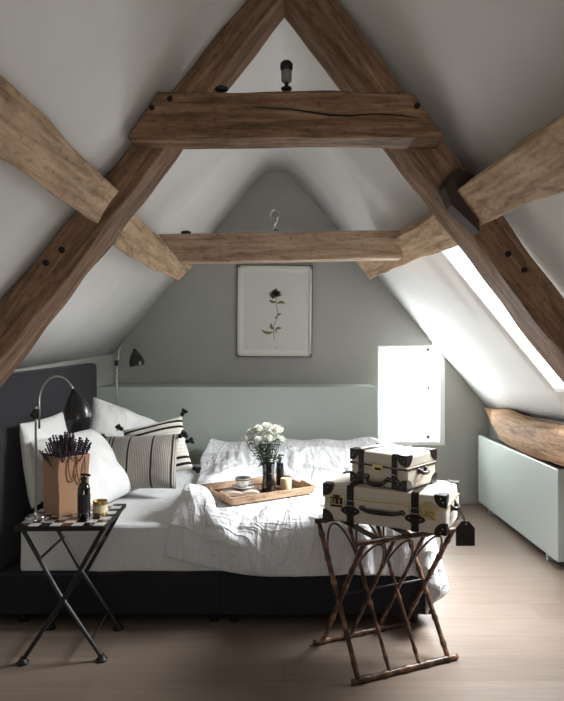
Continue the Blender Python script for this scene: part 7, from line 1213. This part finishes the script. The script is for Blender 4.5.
big = suitcase('suitcase', 'large stone-coloured suitcase with black leather corners and straps on the bamboo rack', (.508, 2.772, SZ), R(-26), BW, BD, BH, .68, True)
# locks
def plate(x, z, w, h, m, nm='lock_plate'):
    return obj(nm, BX((x-w/2, -BD/2-.005, z-h/2), (x+w/2, -BD/2-.0005, z+h/2)), m, big, bevel=.0012)
lp = plate(-.212, .088, .058, .044, M['darkplate'])  # same brass lock as the right one, its shade put into the colour
text('SLL', .040, M['paleb'], lp, (-.212, -BD/2-.0055, .088), (PI/2, 0, 0), 'lock_lettering')
obj('hasp', BX((-.012-.212, -BD/2-.008, .112), (.018-.212, -BD/2-.003, .120)), M['darkplate'], lp)
lp = plate(.205, .083, .070, .048, M['paleb'])
M['mark'] = mat('engraved_mark', s2l(112, 88, 50), .5, .3)
text('LEO', .030, M['mark'], lp, (.200, -BD/2-.0055, .082), (PI/2, 0, 0), 'lock_lettering')
obj('hasp', BX((.185, -BD/2-.008, .113), (.222, -BD/2-.003, .132)), M['paleb'], lp)
obj('lock_dial', LT([(.009, 0), (.009, .003), (.004, .004), (0, .004)], 16, Matrix.Translation((.226, -BD/2-.005, .070)) @ Matrix.Rotation(PI/2, 4, 'X')), M['brass'], lp)
# luggage tag hanging from the side handle
tg = bmesh.new(); tc_ = Vector((BW/2+.056, -.012, 0)); td_ = Vector((.899, .438, 0))
tp = [tc_ + td_*u + Vector((0, 0, z)) for u, z in ((-.041, -.078), (.041, -.078), (.041, .000), (.014, .032), (-.014, .032), (-.041, .000))]
prism(tg, tp, (.438*-.006, .899*.006, 0))
tgo = obj('luggage_tag', tg, M['leather'], big, bevel=.001)
hp = tc_ + Vector((0, 0, .02))
obj('tag_loop', TB([hp, hp+Vector((-.008, 0, .03)), hp+Vector((-.034, .004, .072)), hp+Vector((-.038, .012, .05)), hp+Vector((-.006, .008, .01))], .0024, 6), M['leather'], tgo)
obj('tag_rivet', TB([hp+Vector((.438*.008, -.899*.008, 0)), hp-Vector((.438*.004, -.899*.004, 0))], .0045, 8), M['chrome'], tgo)
small = suitcase('suitcase', 'small stone-coloured train case stacked on top of the large suitcase', (.515, 2.775, SZ+BH+.004), R(-43), .295, .255, .150, .60, False)
obj('latch', BX((-.026, -.255/2-.006, .066), (.026, -.255/2-.0005, .098)), M['paleb'], small, bevel=.002)
obj('latch_hasp', BX((-.012, -.255/2-.010, .074), (.018, -.255/2-.004, .084)), M['darkplate'], small, bevel=.001)

for nm, gr in (('pillow', 'white pillows on the bed'), ('cushion', 'striped cushions on the bed'), ('rafter', 'front truss rafters'), ('purlin', 'roof purlins'),
               ('collar_beam', 'collar beams'), ('suitcase', 'stacked suitcases'), ('pump_bottle', 'dark pump bottles')):
    for o in bpy.data.objects:
        if o.name.split('.')[0] == nm and not o.parent: o['group'] = gr
